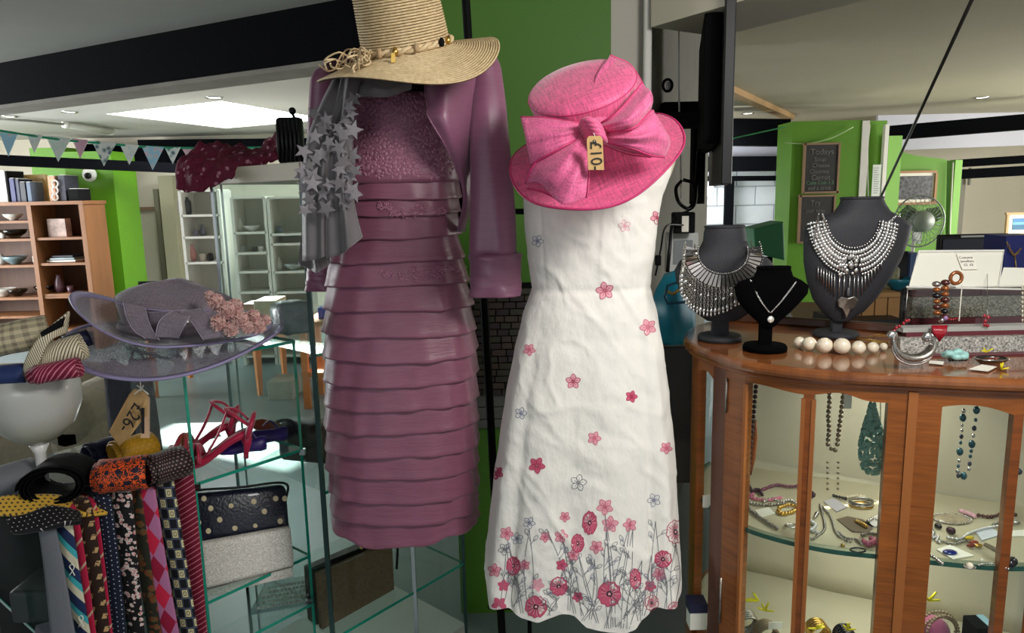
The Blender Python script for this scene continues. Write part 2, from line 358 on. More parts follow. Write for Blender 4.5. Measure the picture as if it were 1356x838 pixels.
# things on top of the bookcase
C_w = mat('book_white', (205, 200, 192), .6); C_b = mat('book_navy', (24, 30, 88), .5); C_d = mat('book_dark', (20, 22, 34), .5); C_g = mat('book_grey_blue', (90, 104, 124), .6)
def bookobj(name, label, cat, x0, x1, y0, Y, dep, m, group=None, z=None):
    xa = at(x0, 250, Y).x; xb = at(x1, 250, Y).x; zt = at((x0+x1)/2, y0, Y).z; zb = z if z is not None else ztop+.018
    t = thing(name, label, cat, ((xa+xb)/2, Y+dep/2, zb), group)
    MB().box(((xa+xb)/2, Y+dep/2, (zb+zt)/2), (xb-xa-.004, dep, zt-zb)).build('cover', m, t, smooth=False, bevel=.004)
    MB().box(((xa+xb)/2, Y+dep/2+.004, (zb+zt)/2+.004), ((xb-xa)*.7, dep-.004, zt-zb)).build('page_block', M_paper, t, smooth=False)
    return t
bookobj('box_file', 'white box file with a black top at the left end of the bookcase top', 'box file', -8, 9, 226, BY+.06, .26, C_w)
bookobj('book', 'narrow black spine beside the white box file on the bookcase', 'book', 9, 12, 226, BY+.05, .26, M_blackm)
bookobj('book', 'tall bright navy blue book on the bookcase top', 'book', 13, 20, 236, BY+.05, .22, C_b)
bookobj('book', 'second navy book, darker, next to the framed picture', 'book', 20, 26, 237, BY+.06, .22, mat('book_navy_dark', (20, 26, 60), .5))
bookobj('book', 'slim dark book left of the framed picture', 'book', 26, 34, 241, BY+.05, .2, C_d)
bookobj('book', 'grey blue book in front of the framed picture', 'book', 35, 41, 241, BY+.03, .2, C_g)
t = thing('picture_frame', 'gilt framed brownish picture leaning on top of the bookcase', 'picture', at(44, 268, BY+.2))
pbx(22, 63, 231, 268, BY+.3, .03).build('frame', mat('gilt_frame', (190, 160, 96), .4, var=(20, .2)), t, smooth=False, bevel=.01)
pbx(27, 58, 236, 264, BY+.29, .012).build('canvas', mat('brown_painting', (150, 128, 88), .7, var=(9, .5)), t, smooth=False)
bookobj('book', 'patterned rust and cream book right of the framed picture', 'book', 64, 74, 233, BY+.06, .24, mat('book_floral', (176, 120, 96), .6, var=(40, .6)))
t = thing('ornament', 'white scrolled openwork ornament on the bookcase top', 'ornament', at(74, 268, BY+.05))
b = MB()
for k in range(3):
    c = at(73, 261-k*9, BY+.04); b.tube([c+Vector((math.cos(a)*.028, 0, math.sin(a)*.034)) for a in [i*math.pi/6 for i in range(12)]], .008, 6, True)
b.build('scroll', C_w, t)
bookobj('book', 'dark grey book with worn spine on the bookcase', 'book', 78, 87, 232, BY+.06, .24, mat('book_charcoal', (44, 44, 54), .6, var=(50, .4)))
bookobj('storage_box', 'small black lidded box on the right end of the bookcase', 'box', 89, 103, 250, BY+.05, .22, M_blackm)
# china on shelves
def vase(name, label, cat, px_, py_, Y, prof, m, sc=1.0, z=None, group=None, parts=None):
    p = at(px_, py_, Y)
    if z is not None: p.z = z
    b = MB(); b.lathe([(r*sc, h*sc) for r, h in prof], 16, Matrix.Translation(p)); o = b.build(name, m); return tag(o, label, cat, group)
P_bowl = [(.0, 0), (.03, 0), (.035, .01), (.07, .035), (.085, .06), (.08, .06), (.06, .03), (0, .012)]
P_vase = [(0, 0), (.03, 0), (.045, .05), (.04, .1), (.018, .15), (.022, .17), (.016, .17), (.012, .14), (0, .02)]
P_cup = [(0, 0), (.028, 0), (.032, .01), (.038, .075), (.034, .075), (.028, .015), (0, .01)]
P_jar = [(0, 0), (.04, 0), (.045, .02), (.045, .09), (.03, .11), (.03, .12), (.0, .125)]
ch_w = mat('china_white', (205, 200, 190), .3, coat=.3); ch_b = mat('china_blue_grey', (110, 130, 135), .3, coat=.3); ch_p = mat('china_plum', (90, 60, 70), .3, coat=.3); gl_o = glass_mat('smoked_glassware', (170, 165, 150))
zl = [z+.013 for z in SHL]; zr = [z+.013 for z in SHR]
vase('bowl', 'small white china bowl on the top left shelf of the bookcase', 'bowl', 18, 292, BY+.15, P_bowl, ch_w, 1.1, zl[0])
vase('glass_dish', 'clear glass dish on the second left shelf of the bookcase', 'dish', 20, 316, BY+.15, P_bowl, gl_o, 1.5, zl[1])
vase('cup', 'white cup at the left edge of the second left shelf', 'cup', 4, 316, BY+.15, P_cup, ch_w, .8, zl[1])
vase('tureen', 'blue grey rounded pot on the third left shelf of the bookcase', 'pot', 21, 352, BY+.15, P_bowl, ch_b, 1.4, zl[2])
vase('jar', 'white jar at the left edge of the third left shelf', 'jar', 2, 352, BY+.15, P_jar, ch_w, .9, zl[2])
vase('bowl', 'wide pale bowl on the fourth left shelf of the bookcase', 'bowl', 6, 394, BY+.15, P_bowl, ch_w, 1.4, zl[3])
vase('bowl', 'shallow grey glass bowl beside the wide pale bowl', 'bowl', 24, 394, BY+.15, P_bowl, gl_o, 1.2, zl[3])
for k, x in enumerate((44, 48)): vase('wine_glass', ('first', 'second')[k]+' clear stemmed glass on the top right bookcase shelf, '+('leftmost', 'next to the picture box'), 'glass', x, 314, BY+.15, P_vase, gl_o, .85, zr[0]) if False else vase('tall_glass', ['clear tall glass nearest the divider on the top right bookcase shelf', 'clear tall glass beside the printed box on the top right bookcase shelf'][k], 'glass', x, 314, BY+.15, P_vase, gl_o, .8, zr[0])
b = pbx(63, 87, 290, 314, BY+.12, .1); o = b.build('printed_box', mat('box_print', (150, 130, 122), .6, var=(14, .6)), smooth=False); o.location.z += zr[0]-(o.location.z); tag(o, 'square printed box with plant picture on the top right bookcase shelf', 'box')
vase('pot', 'small white ridged pot on the second right shelf of the bookcase', 'pot', 49, 350, BY+.12, P_jar, ch_w, .75, zr[1])
for k, (w_, m_) in enumerate(((.30, ch_w), (.26, ch_b), (.22, C_d))):
    o = MB().box((at(73, 348, BY).x+k*.01, BY+.2, zr[1]+.012+k*.024), (w_, .2, .022)).build('tray', m_, smooth=False, bevel=.005); tag(o, ['pale flat dish at the bottom of the pile on the second right shelf', 'grey blue flat dish in the middle of the pile on the second right shelf', 'dark flat dish on top of the pile on the second right shelf'][k], 'dish', 'flat dishes piled on the bookcase')
vase('bottle', 'dark plum glass bottle on the third right bookcase shelf', 'bottle', 80, 389, BY+.15, P_vase, ch_p, 1.1, zr[2])
vase('bowl', 'low glass bowl on the third right bookcase shelf', 'bowl', 60, 389, BY+.15, P_bowl, gl_o, 1.2, zr[2])
vase('jug', 'little brown pot near the right side of the third bookcase shelf', 'pot', 94, 389, BY+.15, P_cup, ch_p, .9, zr[2])
# white shelf units
def shelf_unit(label, x0, x1, ys, Y, dep=.28):
    ym = ys[0]; xa = at(x0, ys[1], Y).x; xb = at(x1, ys[1], Y).x; zt = at(x0, ys[0], Y).z
    t = thing('shelf_unit', label, 'shelves', ((xa+xb)/2, Y, 0))
    for x in (xa, xb): MB().box((x, Y+dep/2, zt/2), (.025, dep, zt)).build('side_panel', M_white, t, smooth=False)
    MB().box(((xa+xb)/2, Y+dep, zt/2), (xb-xa, .012, zt)).build('back_panel', mat('shelf_back', (196, 196, 184), .7), t, smooth=False)
    zs = [at(x0, y, Y).z for y in ys]+[.4, .08]
    for z in zs: MB().box(((xa+xb)/2, Y+dep/2, z), (xb-xa, dep, .02)).build('shelf', M_white, t, smooth=False)
    return xa, xb, zs
xa, xb, z1 = shelf_unit('white painted open shelves with small ornaments, nearest the khaki column', 240, 291, (253, 286, 315, 349), 6.6)
A_ = [(247, 'dark grey arched ornament on the top shelf of the white unit', (70, 74, 74), P_jar, 1.3, 1), (247, 'small beige ornament on the second white shelf', (170, 160, 130), P_cup, .7, 2), (259, 'lilac tinted cup in the middle of the second white shelf', (150, 140, 160), P_cup, .7, 2), (268, 'grey little vase at the right of the second white shelf', (110, 110, 120), P_vase, .6, 2),
      (251, 'pink bottle on the third white shelf', (205, 150, 145), P_vase, .9, 3), (265, 'white pot on the third white shelf', (215, 205, 195), P_cup, .9, 3), (275, 'black small box like jar on the third white shelf', (30, 30, 32), P_jar, .6, 3)]
for x, lb, c, pr, sc, k in A_: vase('ornament', lb, 'ornament', x, 300, 6.72, pr, mat('orn', c, .4), sc, z1[k]+.01)
xa, xb, z2 = shelf_unit('white shelf unit seen through the tall glass cabinet, left of the pair', 310, 353, (262, 309, 336, 361, 388), 6.5)
for x, lb, c, pr, sc, k in [(318, 'white figurine on the upper shelf behind the tall glass', (220, 218, 212), P_vase, .7, 1), (333, 'white tureen on the upper shelf behind the tall glass', (226, 224, 220), P_bowl, .9, 1), (318, 'pale jar on the middle shelf behind the tall glass', (190, 195, 190), P_cup, .7, 2), (335, 'dark cup on the middle shelf behind the tall glass', (60, 60, 64), P_cup, .6, 2), (343, 'white small cup on the middle shelf behind the tall glass', (220, 215, 205), P_cup, .6, 2)]:
    vase('ornament', lb, 'ornament', x, 300, 6.6, pr, mat('orn', c, .4), sc, z2[k]+.01)
xa, xb, z3 = shelf_unit('white shelf unit seen through the tall glass cabinet, right of the pair', 358, 402, (262, 311, 324, 361, 388), 6.5)
for x, lb, c, pr, sc, k in [(366, 'white vase on the lower right shelf behind the tall glass', (215, 215, 210), P_vase, .7, 3), (385, 'glass bowl on the lower right shelf behind the tall glass', (170, 180, 180), P_bowl, 1, 3), (370, 'blue grey pot on the upper right shelf behind the tall glass', (120, 135, 145), P_cup, .8, 1)]:
    vase('ornament', lb, 'ornament', x, 300, 6.6, pr, mat('orn', c, .4), sc, z3[k]+.01)
# orange legged table with things on it, seen through the glass
M_org = mat('orange_pine', (226, 130, 62), .45, var=(8, .12)); M_tabtop = mat('pale_table_top', (196, 190, 178), .5)
TY = 4.6; lx0 = at(241, 500, TY).x; lx1 = atz(346, 522, 0); tz = at(320, 441, 5.0).z
tb = thing('side_table', 'table with pale top and tapered orange wooden legs in the left room', 'table', (lx1.x-.4, lx1.y, 0))
MB().box((lx1.x-.25, lx1.y+.3, tz), (1.25, .75, .03)).build('table_top', M_tabtop, tb, smooth=False)
MB().box((lx1.x-.25, lx1.y-.03, tz-.06), (1.15, .025, .09)).build('apron', M_org, tb, smooth=False)
for dx in (.0+.29, -.81):
    for dy in (-.02, .6): MB().lathe([(0, 0), (.022, 0), (.04, tz-.02), (0, tz-.02)], 4, Matrix.Translation((lx1.x+dx if dx < 0 else lx1.x, lx1.y+dy, 0))).build('leg', M_org, tb, smooth=False)
def onbox(name, label, cat, x0, x1, y0, y1, Y, dep, col, rough=.5, z=None):
    b = pbx(x0, x1, y0, y1, Y, dep); o = b.build(name, mat(name, col, rough, var=(20, .12)), smooth=False, bevel=.006); tag(o, label, cat)
    if z is not None: o.location.z = z
    return o
tz2 = tz+.015
vase('mug', 'white mug on the pale table seen through the glass', 'mug', 304, 430, lx1.y+.2, P_cup, ch_w, 1.2, tz2)
onbox('brown_box', 'brown rounded box on the pale table seen through glass', 'box', 318, 337, 362, 384, 5.45, .2, (140, 110, 95), z=tz2)
onbox('cream_box', 'cream box with a dark slot on the pale table', 'box', 336, 366, 392, 425, 5.2, .25, (196, 188, 160), z=tz2)
onbox('white_basket', 'white rectangular basket under the orange legged table', 'basket', 352, 385, 478, 503, 5.3, .25, (180, 178, 168), z=0.0)
# wooden slatted low shelf right of it
wt = atz(436, 540, 0)
sh2 = thing('wooden_bench', 'low orange pine bench with slatted shelf behind the purple dress', 'bench', (wt.x, wt.y, 0))
hz = .62; bx0 = at(404, 480, wt.y).x; bx1 = bx0+.55
for z in (hz, .25): MB().box(((bx0+bx1)/2, wt.y+.2, z), (bx1-bx0, .42, .03)).build('shelf_board', M_org, sh2, smooth=False)
for x in (bx0, bx1):
    for y in (0, .38): MB().box((x, wt.y+y, hz/2), (.045, .045, hz)).build('leg', M_org, sh2, smooth=False)
onbox('blue_package', 'bright blue packet on the orange pine bench', 'packet', 424, 446, 455, 470, wt.y+.1, .12, (60, 90, 200), z=hz+.015)
# black folding chairs
def fchair(x, y, rz, label):
    t = thing('folding_chair', label, 'chair', (x, y, 0), 'black chairs in the left room')
    for sx in (-.2, .2):
        MB().tube([(x+sx, y-.2, 0), (x+sx, y+.15, .45), (x+sx, y+.2, .8)], .012, 6).build('leg', M_black, t)
        MB().tube([(x+sx, y+.22, 0), (x+sx, y-.15, .44)], .012, 6).build('leg', M_black, t)
    MB().box((x, y, .45), (.4, .36, .03)).build('seat', M_blackm, t, smooth=False, bevel=.01)
    MB().box((x, y+.2, .7), (.4, .02, .2)).build('backrest', M_blackm, t, smooth=False, bevel=.008)
    return t
q = atz(268, 508, 0); fchair(q.x*1.12, q.y+.9, 0, 'black folding chair beyond the floor sunlight, right one')
q = atz(205, 498, 0); fchair(q.x, q.y+.1, 0, 'black folding chair farther left near the back wall')
# beige sofa
M_sofa = mat('sofa_beige_weave', (178, 166, 140), .9, var=(40, .12), bump=(220, .8), sheen=.3)
sf = thing('sofa', 'beige woven fabric sofa behind the white goblet', 'sofa', (-2.2, 3.3, 0))
def cushion(c, d, pu=.5, n=10):
    """pillow box"""
    b = MB(); b.box(c, d); return b
SX = at(138, 560, 3.05).x
for nm, c, d in (('seat_cushion', (SX-.72, 3.30, .42), (1.1, .5, .18)), ('backrest', (SX-.92, 3.58, .50), (1.3, .15, .42)), ('armrest', (SX-.14, 3.3, .30), (.2, .6, .56)), ('armrest', (SX-1.4, 3.3, .30), (.2, .6, .56)), ('base', (SX-.76, 3.3, .18), (1.2, .6, .3))):
    MB().box(c, d).build(nm, M_sofa, sf, smooth=True, bevel=.06)
MB().tube([(SX-.15, 3.0+i*.075, .58) for i in range(9)], .115, 14).build('arm_roll', M_sofa, sf)
# dark draped column stand
ds = at(176, 560, 2.75)
MBd = MB(); MBd.lathe([(0, 0), (.10, 0), (.095, .35), (.085, .7), (.08, .86), (.0, .87)], 14, Matrix.Translation((ds.x, 2.75, 0)), fn=lambda p, a, i: p*(1+.06*math.sin(5*a)) if i not in (0, 5) else p)
tag(MBd.build('draped_stool', mat('charcoal_cloth', (66, 66, 74), .85, var=(20, .3), bump=(60, .4))), 'charcoal cloth draped over a stool behind the glass display', 'stool')
# ceiling fittings
def downlight(px_, py_, z, label, r=.05):
    p = atz(px_, py_, z)
    t = thing('downlight', label, 'light', p, 'recessed ceiling lights')
    MB().lathe([(r, -.001), (r*1.3, -.008), (r*1.45, -.002), (r*1.4, 0.002), (r, .002)], 20, Matrix.Translation(p)).build('rim', M_chrome, t)
    MB().lathe([(0, -.002), (r, -.002), (r, .0), (0, .0)], 20, Matrix.Translation(p)).build('lens', mat('lamp_lens', (255, 250, 235), .5, emit=6), t); return t
downlight(92, 148, 2.318, 'ceiling downlight between the black beam and the tube light')
downlight(12, 154, 2.318, 'ceiling downlight at the far left edge')
downlight(284, 129, 2.318, 'ceiling downlight beside the skylight corner')
downlight(172, 188, 2.318, 'distant small ceiling downlight above the bunting, left one')
downlight(232, 186, 2.318, 'distant small ceiling downlight above the bunting, right one')
downlight(1300, 129, 2.298, 'ceiling downlight over the jewellery counter at right')
downlight(990, 150, 2.298, 'ceiling downlight beside the wooden batten')
p0 = atz(88, 165, 2.29); p1 = atz(146, 174, 2.29)
t = thing('strip_light', 'fluorescent strip light under the left ceiling', 'light', (p0+p1)/2)
MB().tube([p0, p1], .035, 10).build('diffuser', mat('diffuser', (225, 225, 215), .4), t); MB().tube([p0, p0+(p0-p1)*.04], .04, 10).build('end_cap', M_white, t); MB().tube([p1, p1-(p0-p1)*.04], .04, 10).build('end_cap', M_white, t)
o = MB().tube([atz(-20, 157, 2.30), atz(40, 160, 2.30), p0], .012, 6).build('conduit', mat('grey_conduit', (140, 140, 130), .5)); tag(o, 'grey conduit running to the strip light', 'conduit')
p = at(115, 231, 7.93)
t = thing('security_camera', 'white dome security camera on the green pillar', 'camera', p)
MB().lathe([(0, .06), (.05, .05), (.075, .02), (.075, 0), (0, 0)], 18, frame(p+Vector((0, .06, 0)), (1, 0, 0), (0, 0, 1))).build('housing', M_white, t)
MB().sphere(p+Vector((.02, -.02, -.015)), .035, 12, 8).build('lens_ball', M_black, t)
# bunting
def pat_floral(c1, c2, c3, sc):
    def f(P):
        v = P.voro(sc, 'Object'); return P.mix(v.lt(.28), P.mix(v.lt(.45), c1, c2), c3)
    return f
bm = [mat('bunting_blue', (150, 196, 226), .8, pat=pat_floral((170, 214, 240), (196, 224, 240), (230, 200, 214), 30)), mat('bunting_pale', (222, 226, 220), .8, pat=pat_floral((240, 242, 238), (220, 232, 230), (240, 242, 238), 28)), mat('bunting_mint', (196, 220, 210), .8, pat=pat_floral((222, 240, 232), (240, 244, 240), (226, 238, 232), 30)), mat('bunting_pink', (224, 176, 196), .8, pat=pat_floral((226, 178, 198), (224, 186, 204), (232, 200, 212), 30)), mat('bunting_floral', (210, 216, 210), .8, pat=pat_floral((236, 240, 236), (180, 196, 198), (110, 130, 130), 26))]
cord = [at(x, y, Y) for x, y, Y in ((-20, 170, 4.6), (0, 173, 4.6), (45, 180, 4.65), (90, 186, 4.7), (140, 190, 4.8), (190, 194, 4.9), (260, 196, 5.0), (370, 195, 5.2), (430, 194, 5.3))]
bt = thing('bunting', 'bunting of pastel triangles on a green cord across the left room', 'bunting', cord[4])
MB().tube(crom(cord, 40), .007, 6).build('cord', mat('green_cord', (30, 150, 110), .6), bt)
for x0, x1, ty, Y, k in ((-2, 24, 207, 4.62, 0), (35, 56, 203, 4.65, 1), (60, 94, 214, 4.68, 2), (95, 117, 210, 4.72, 3), (121, 154, 220, 4.78, 4), (158, 184, 218, 4.85, 1), (187, 217, 225, 4.9, 0), (218, 239, 217, 4.95, 4), (240, 262, 214, 5, 3), (262, 284, 216, 5.02, 0), (336, 362, 208, 5.15, 2)):
    yt = lambda x: 173+min(x, 200)*.105 if x < 200 else 195
    a = at(x0, yt(x0), Y); b_ = at(x1, yt(x1), Y); c = at((x0+x1)/2, ty, Y)
    MB().prism([a, b_, c], Vector((0, .003, 0))).build('flag', bm[k], bt, smooth=False)
bt2 = thing('bunting', 'short stretch of bunting hanging beyond the television', 'bunting', at(955, 190, 6.5))
MB().tube([at(935, 186, 6.4), at(955, 187, 6.5), at(985, 180, 6.6), at(1040, 168, 6.42)], .006, 6).build('cord', mat('green_cord_far', (60, 150, 90), .6), bt2)
for x0, x1, ty, k in ((950, 956, 208, 1), (957, 968, 218, 2)): MB().prism([at(x0, 186, 6.5), at(x1, 185, 6.5), at((x0+x1)/2+1, ty, 6.5)], Vector((0, .003, 0))).build('flag', bm[k], bt2, smooth=False)
# ---------------- right room ----------------
# white painted block wall
M_blk = mat('white_block', (226, 230, 234), .6, var=(5, .05), bump=(30, .3)); M_mort = mat('block_mortar', (176, 180, 184), .9)
WY = 8.4; wxa = at(900, 300, WY).x; wxb = at(1050, 300, WY).x
wl_ = struct(MB().box(((wxa+wxb)/2, WY+.10, 1.05), (wxb-wxa, .1, 2.1)).build('wall_blockwork', M_mort, smooth=False))
bw, bh = .44, .215; me0 = None
for r in range(9):
    n = 0; x = wxa-(r % 2)*bw/2
    while x < wxb:
        xa_ = max(x, wxa); xe = min(x+bw-.014, wxb)
        if xe-xa_ > .05: MB().box(((xa_+xe)/2, WY+.045, r*bh+bh/2+.02), (xe-xa_, .035, bh-.014)).build('brick', M_blk, wl_, smooth=False, bevel=.004)
        x += bw
beam('trim_11', at(935, 240, 8.1), at(1045, 239, 8.1), .055, .06)
beam('trim_12', at(925, 227, 7.9), at(1050, 226, 7.9), .155, .15)
struct(MB().obox(at(925, 213, 8.0), Vector((1.3, 0, 0)), (0, .4, 0), Z*.18).build('trim_13', mat('lilac_grey_board', (150, 150, 160), .7), smooth=False))
beam('trim_14', at(940, 192, 7.4), at(1046, 193, 7.4), .26, .15)
struct(pbx(959, 970, 234, 420, 8.12, .06).build('trim_15', M_beam, smooth=False))
# wooden batten on the ceiling
q0 = atz(940, 108, 2.25); q1 = atz(1052, 158, 2.25); beam('trim_16', q0, q1, .05, .10, mat('raw_pine_batten', (176, 142, 98), .6, var=(4, .12)))
# green pillar with chalkboards
PY_ = 6.4
struct(pbx(1040, 1129, 160, 640, PY_, .35).build('wall_pillar_right', M_green, smooth=False))
struct(pbx(1129, 1138, 160, 640, PY_-.01, .3).build('trim_17', M_white, smooth=False))
struct(pbx(1137, 1160, 160, 640, PY_+.5, .3).build('wall_recess_right', M_green, smooth=False))
struct(pbx(1158, 1163, 165, 640, PY_+.4, .05).build('trim_18', M_white, smooth=False))
M_green2 = mat('pale_lime_paint', (132, 186, 84), .6)
struct(pbx(1163, 1180, 180, 640, PY_+.45, .1).build('wall_side_lime', M_green2, smooth=False))
ga_ = [at(1165, 186, 7.2), at(1190, 200, 7.2), at(1212, 206, 7.2), at(1254, 211, 7.2), at(1247, 560, 7.2), at(1165, 560, 7.2)]
struct(MB().prism(ga_, (0, .12, 0)).build('wall_picture_green', M_green, smooth=False))
struct(pbx(1252, 1261, 212, 560, 7.19, .5).build('wall_edge_lime', M_green2, smooth=False))
cable = tag(MB().tube(crom([at(1152, 165, 6.85), at(1149, 200, 6.85), at(1150, 262, 6.85)], 8), .006, 6).build('cable', M_white), 'white cable running down the green recess', 'cable')
cable = tag(MB().tube(crom([at(1040, 189, 6.38), at(1070, 190, 6.38), at(1100, 183, 6.37), at(1130, 168, 6.37)], 12), .005, 6).build('cable', mat('pale_cable', (170, 200, 140), .6)), 'thin pale cable draped across the green pillar above the chalkboard', 'cable')
M_slate = mat('chalkboard_slate', (46, 44, 44), .7, var=(6, .35)); M_chalk = mat('chalk', (118, 118, 114), .9); M_chg = mat('chalk_green', (96, 140, 106), .9); M_fr = mat('chalkboard_frame', (150, 120, 92), .6)
def board(x0, x1, y0, y1, lab, lines):
    t = thing('chalkboard', lab, 'chalkboard', at((x0+x1)/2, y1, PY_-.03))
    pbx(x0+1.5, x1-1.5, y0+1.5, y1-1.5, PY_-.028, .02).build('slate', M_slate, t, smooth=False)
    for a in ((x0, x1, y0, y0+2.5), (x0, x1, y1-2.5, y1), (x0, x0+2.5, y0, y1), (x1-2.5, x1, y0, y1)): pbx(*a, PY_-.036, .03).build('frame_rail', M_fr, t, smooth=False)
    for s_, px_, py_, sz, m_ in lines: text(s_, sz, frame(at(px_, py_, PY_-.031), (1, 0, 0), (0, 0, 1)), m_, t)
board(1064, 1112, 189, 256, 'framed chalkboard on the green pillar with a written menu, the upper one', [('Todays', 1089, 201, .07, M_chalk), ('Soup', 1086, 211, .05, M_chalk), ('Cheese', 1087, 219, .05, M_chalk), ('Chutney', 1085, 227, .05, M_chalk), ('Carrot', 1087, 235, .06, M_chalk), ('Cake Cob 1.5', 1086, 242, .043, M_chg), ('and a drink', 1085, 249, .045, M_chalk)])
board(1058, 1106, 258, 322, 'framed chalkboard below the menu board, partly behind the grey bust', [('Try', 1080, 269, .06, M_chalk), ('our teas', 1080, 279, .05, M_chalk)])
o = pbx(1155, 1166, 218, 262, 6.795, .004).build('paper_notice', mat('notice_paper', (206, 214, 206), .8), smooth=False); tag(o, 'tall narrow white paper notice on the green wall edge', 'notice')
b = MB()
for k in range(12):
    pbx(1157, 1164-(k % 3), 222+k*3, 223+k*3, 6.793, .002, b)
stuff(b.build('print_lines', mat('faint_print', (150, 150, 150), .8), o, smooth=False))
# framed photograph of a town
t = thing('picture_frame', 'wood framed black and white town photograph on the green wall', 'picture', at(1210, 270, 7.15))
def ptown(P):
    x, y, z = P.obj(); n = P.noise(26, 5); v = P.voro(34, 'Object')
    return P.mix((n*.6+v*.6).m('MULTIPLY_ADD', 2.4, -.9, True), (12, 12, 14), (92, 92, 96))
def frm(t, x0, x1, y0, y1, Y, fw, mf, matb, mc):
    for a in ((x0, x1, y0, y0+fw), (x0, x1, y1-fw, y1), (x0, x0+fw, y0+fw, y1-fw), (x1-fw, x1, y0+fw, y1-fw)): pbx(*a, Y-.02, .03).build('frame_rail', mf, t, smooth=False)
    pbx(x0+fw, x1-fw, y0+fw, y1-fw, Y, .008).build('mount', M_paper, t, smooth=False)
    pbx(x0+fw+matb, x1-fw-matb, y0+fw+matb, y1-fw-matb, Y-.004, .006).build('print', mc, t, smooth=False)
frm(t, 1180, 1241, 226, 271, 7.17, 3, mat('oak_frame', (160, 112, 68), .5), 4, mat('town_photo', pat=ptown, rough=.4))
t = thing('picture_frame', 'pale wood framed blue seascape print at the right edge', 'picture', at(1350, 312, 8))
def psea(P):
    x, y, z = P.obj(); return P.mix(z.gt(.12), (40, 110, 150), P.mix(z.gt(.15), (110, 180, 210), (60, 130, 190)))
frm(t, 1333, 1380, 281, 312, 8.0, 3, mat('pale_oak_frame', (196, 156, 104), .5), 5, mat('sea_print', pat=psea, rough=.5))
# beams right
beam('trim_19', at(1166, 186, 7.6), at(1420, 166, 6.8), .14, .15)
struct(MB().obox(at(1160, 200, 8.6), at(1420, 190, 8.6)-at(1160, 200, 8.6), (0, .05, 0), Z*.5).build('trim_20', mat('white_board_lilac', (196, 196, 206), .7), smooth=False))
beam('trim_21', at(1258, 222, 7.9), at(1420, 212, 7.4), .08, .15); beam('trim_22', at(1255, 238, 8.6), at(1420, 229, 8.2), .11, .12)
struct(pbx(1258, 1272, 236, 420, 9.4, .2).build('wall_corner_right', mat('grey_corner', (150, 146, 132), .8), smooth=False))
for k, x in enumerate((1285,)): struct(pbx(x, x+2, 222, 245, 9.3, .05).build('trim_%d' % (23+k), M_wallgrey, smooth=False))
# floor standing fan
fc = at(1217, 293, 5.6); FR = 33/960*5.7
fn = thing('pedestal_fan', 'clear caged pedestal fan in front of the green wall', 'fan', (fc.x, fc.y, 0))
fM = frame(fc, (1, 0, 0), (0, 0, 1)); M_cage = mat('fan_cage', (160, 165, 160), .3, .6)
def ring(r, dz, tr, seg=36): return [fM @ Vector((math.cos(a)*r, math.sin(a)*r, dz)) for a in [2*math.pi*i/seg for i in range(seg)]]
MB().tube(ring(FR, .0, .004), .006, 6, True).build('cage_rim', M_cage, fn)
b = MB()
for k in range(30):
    a = 2*math.pi*k/30
    b.tube([fM @ Vector((math.cos(a)*r, math.sin(a)*r, z)) for r, z in ((.06, .07), (FR*.6, .06), (FR, 0))], .0018, 4)
    b.tube([fM @ Vector((math.cos(a)*r, math.sin(a)*r, z)) for r, z in ((.06, -.07), (FR*.6, -.06), (FR, 0))], .0018, 4)
for r in (FR*.45, FR*.75): b.tube(ring(r, .06, 0), .0018, 4, True)
stuff(b.build('cage_wires', M_cage, fn))
for k in range(3):
    a = k*2*math.pi/3+.5; d = [fM @ Vector((math.cos(a+q_)*r, math.sin(a+q_)*r, zz_)) for r, q_, zz_ in ((.04, -.3, .01), (FR*.55, -.55, .03), (FR*.88, -.3, .03), (FR*.9, .15, 0), (FR*.6, .45, -.03), (.04, .3, -.01))]
    MB().prism(d, fM.to_3x3() @ Vector((0, 0, .004))).build('blade', mat('smoke_blade', (80, 92, 80), .4, alpha=.6), fn, smooth=False)
MB().lathe([(0, .085), (.075, .08), (.08, .06), (.08, -.1), (.05, -.14), (0, -.15)], 24, fM).build('hub', mat('hub_pale', (140, 152, 136), .4), fn)
MB().tube([fc-Z*.05+Vector((0, .06, 0)), (fc.x, fc.y+.06, .05)], .014, 8).build('pole', M_white, fn)
MB().lathe([(0, 0), (.2, 0), (.19, .03), (.03, .05), (0, .05)], 24, Matrix.Translation((fc.x, fc.y+.06, 0))).build('base', M_white, fn)
o = MB().tube([at(1262, 215, 7.15), at(1258, 300, 7.15), at(1256, 500, 7.15)], .008, 6).build('cable', M_white); tag(o, 'white flex hanging beside the lime wall edge', 'cable')
# thin slanting rod across the upper right
r0 = at(1296, -20, 2.2); r1 = at(1166, 262, 3.6)
o = MB().tube([r0, r1], .006, 8).build('wire_rod', mat('rod_metal', (90, 88, 84), .35, .8)); tag(o, 'thin slanting metal rod reaching to the ceiling above the grey bust', 'rod')
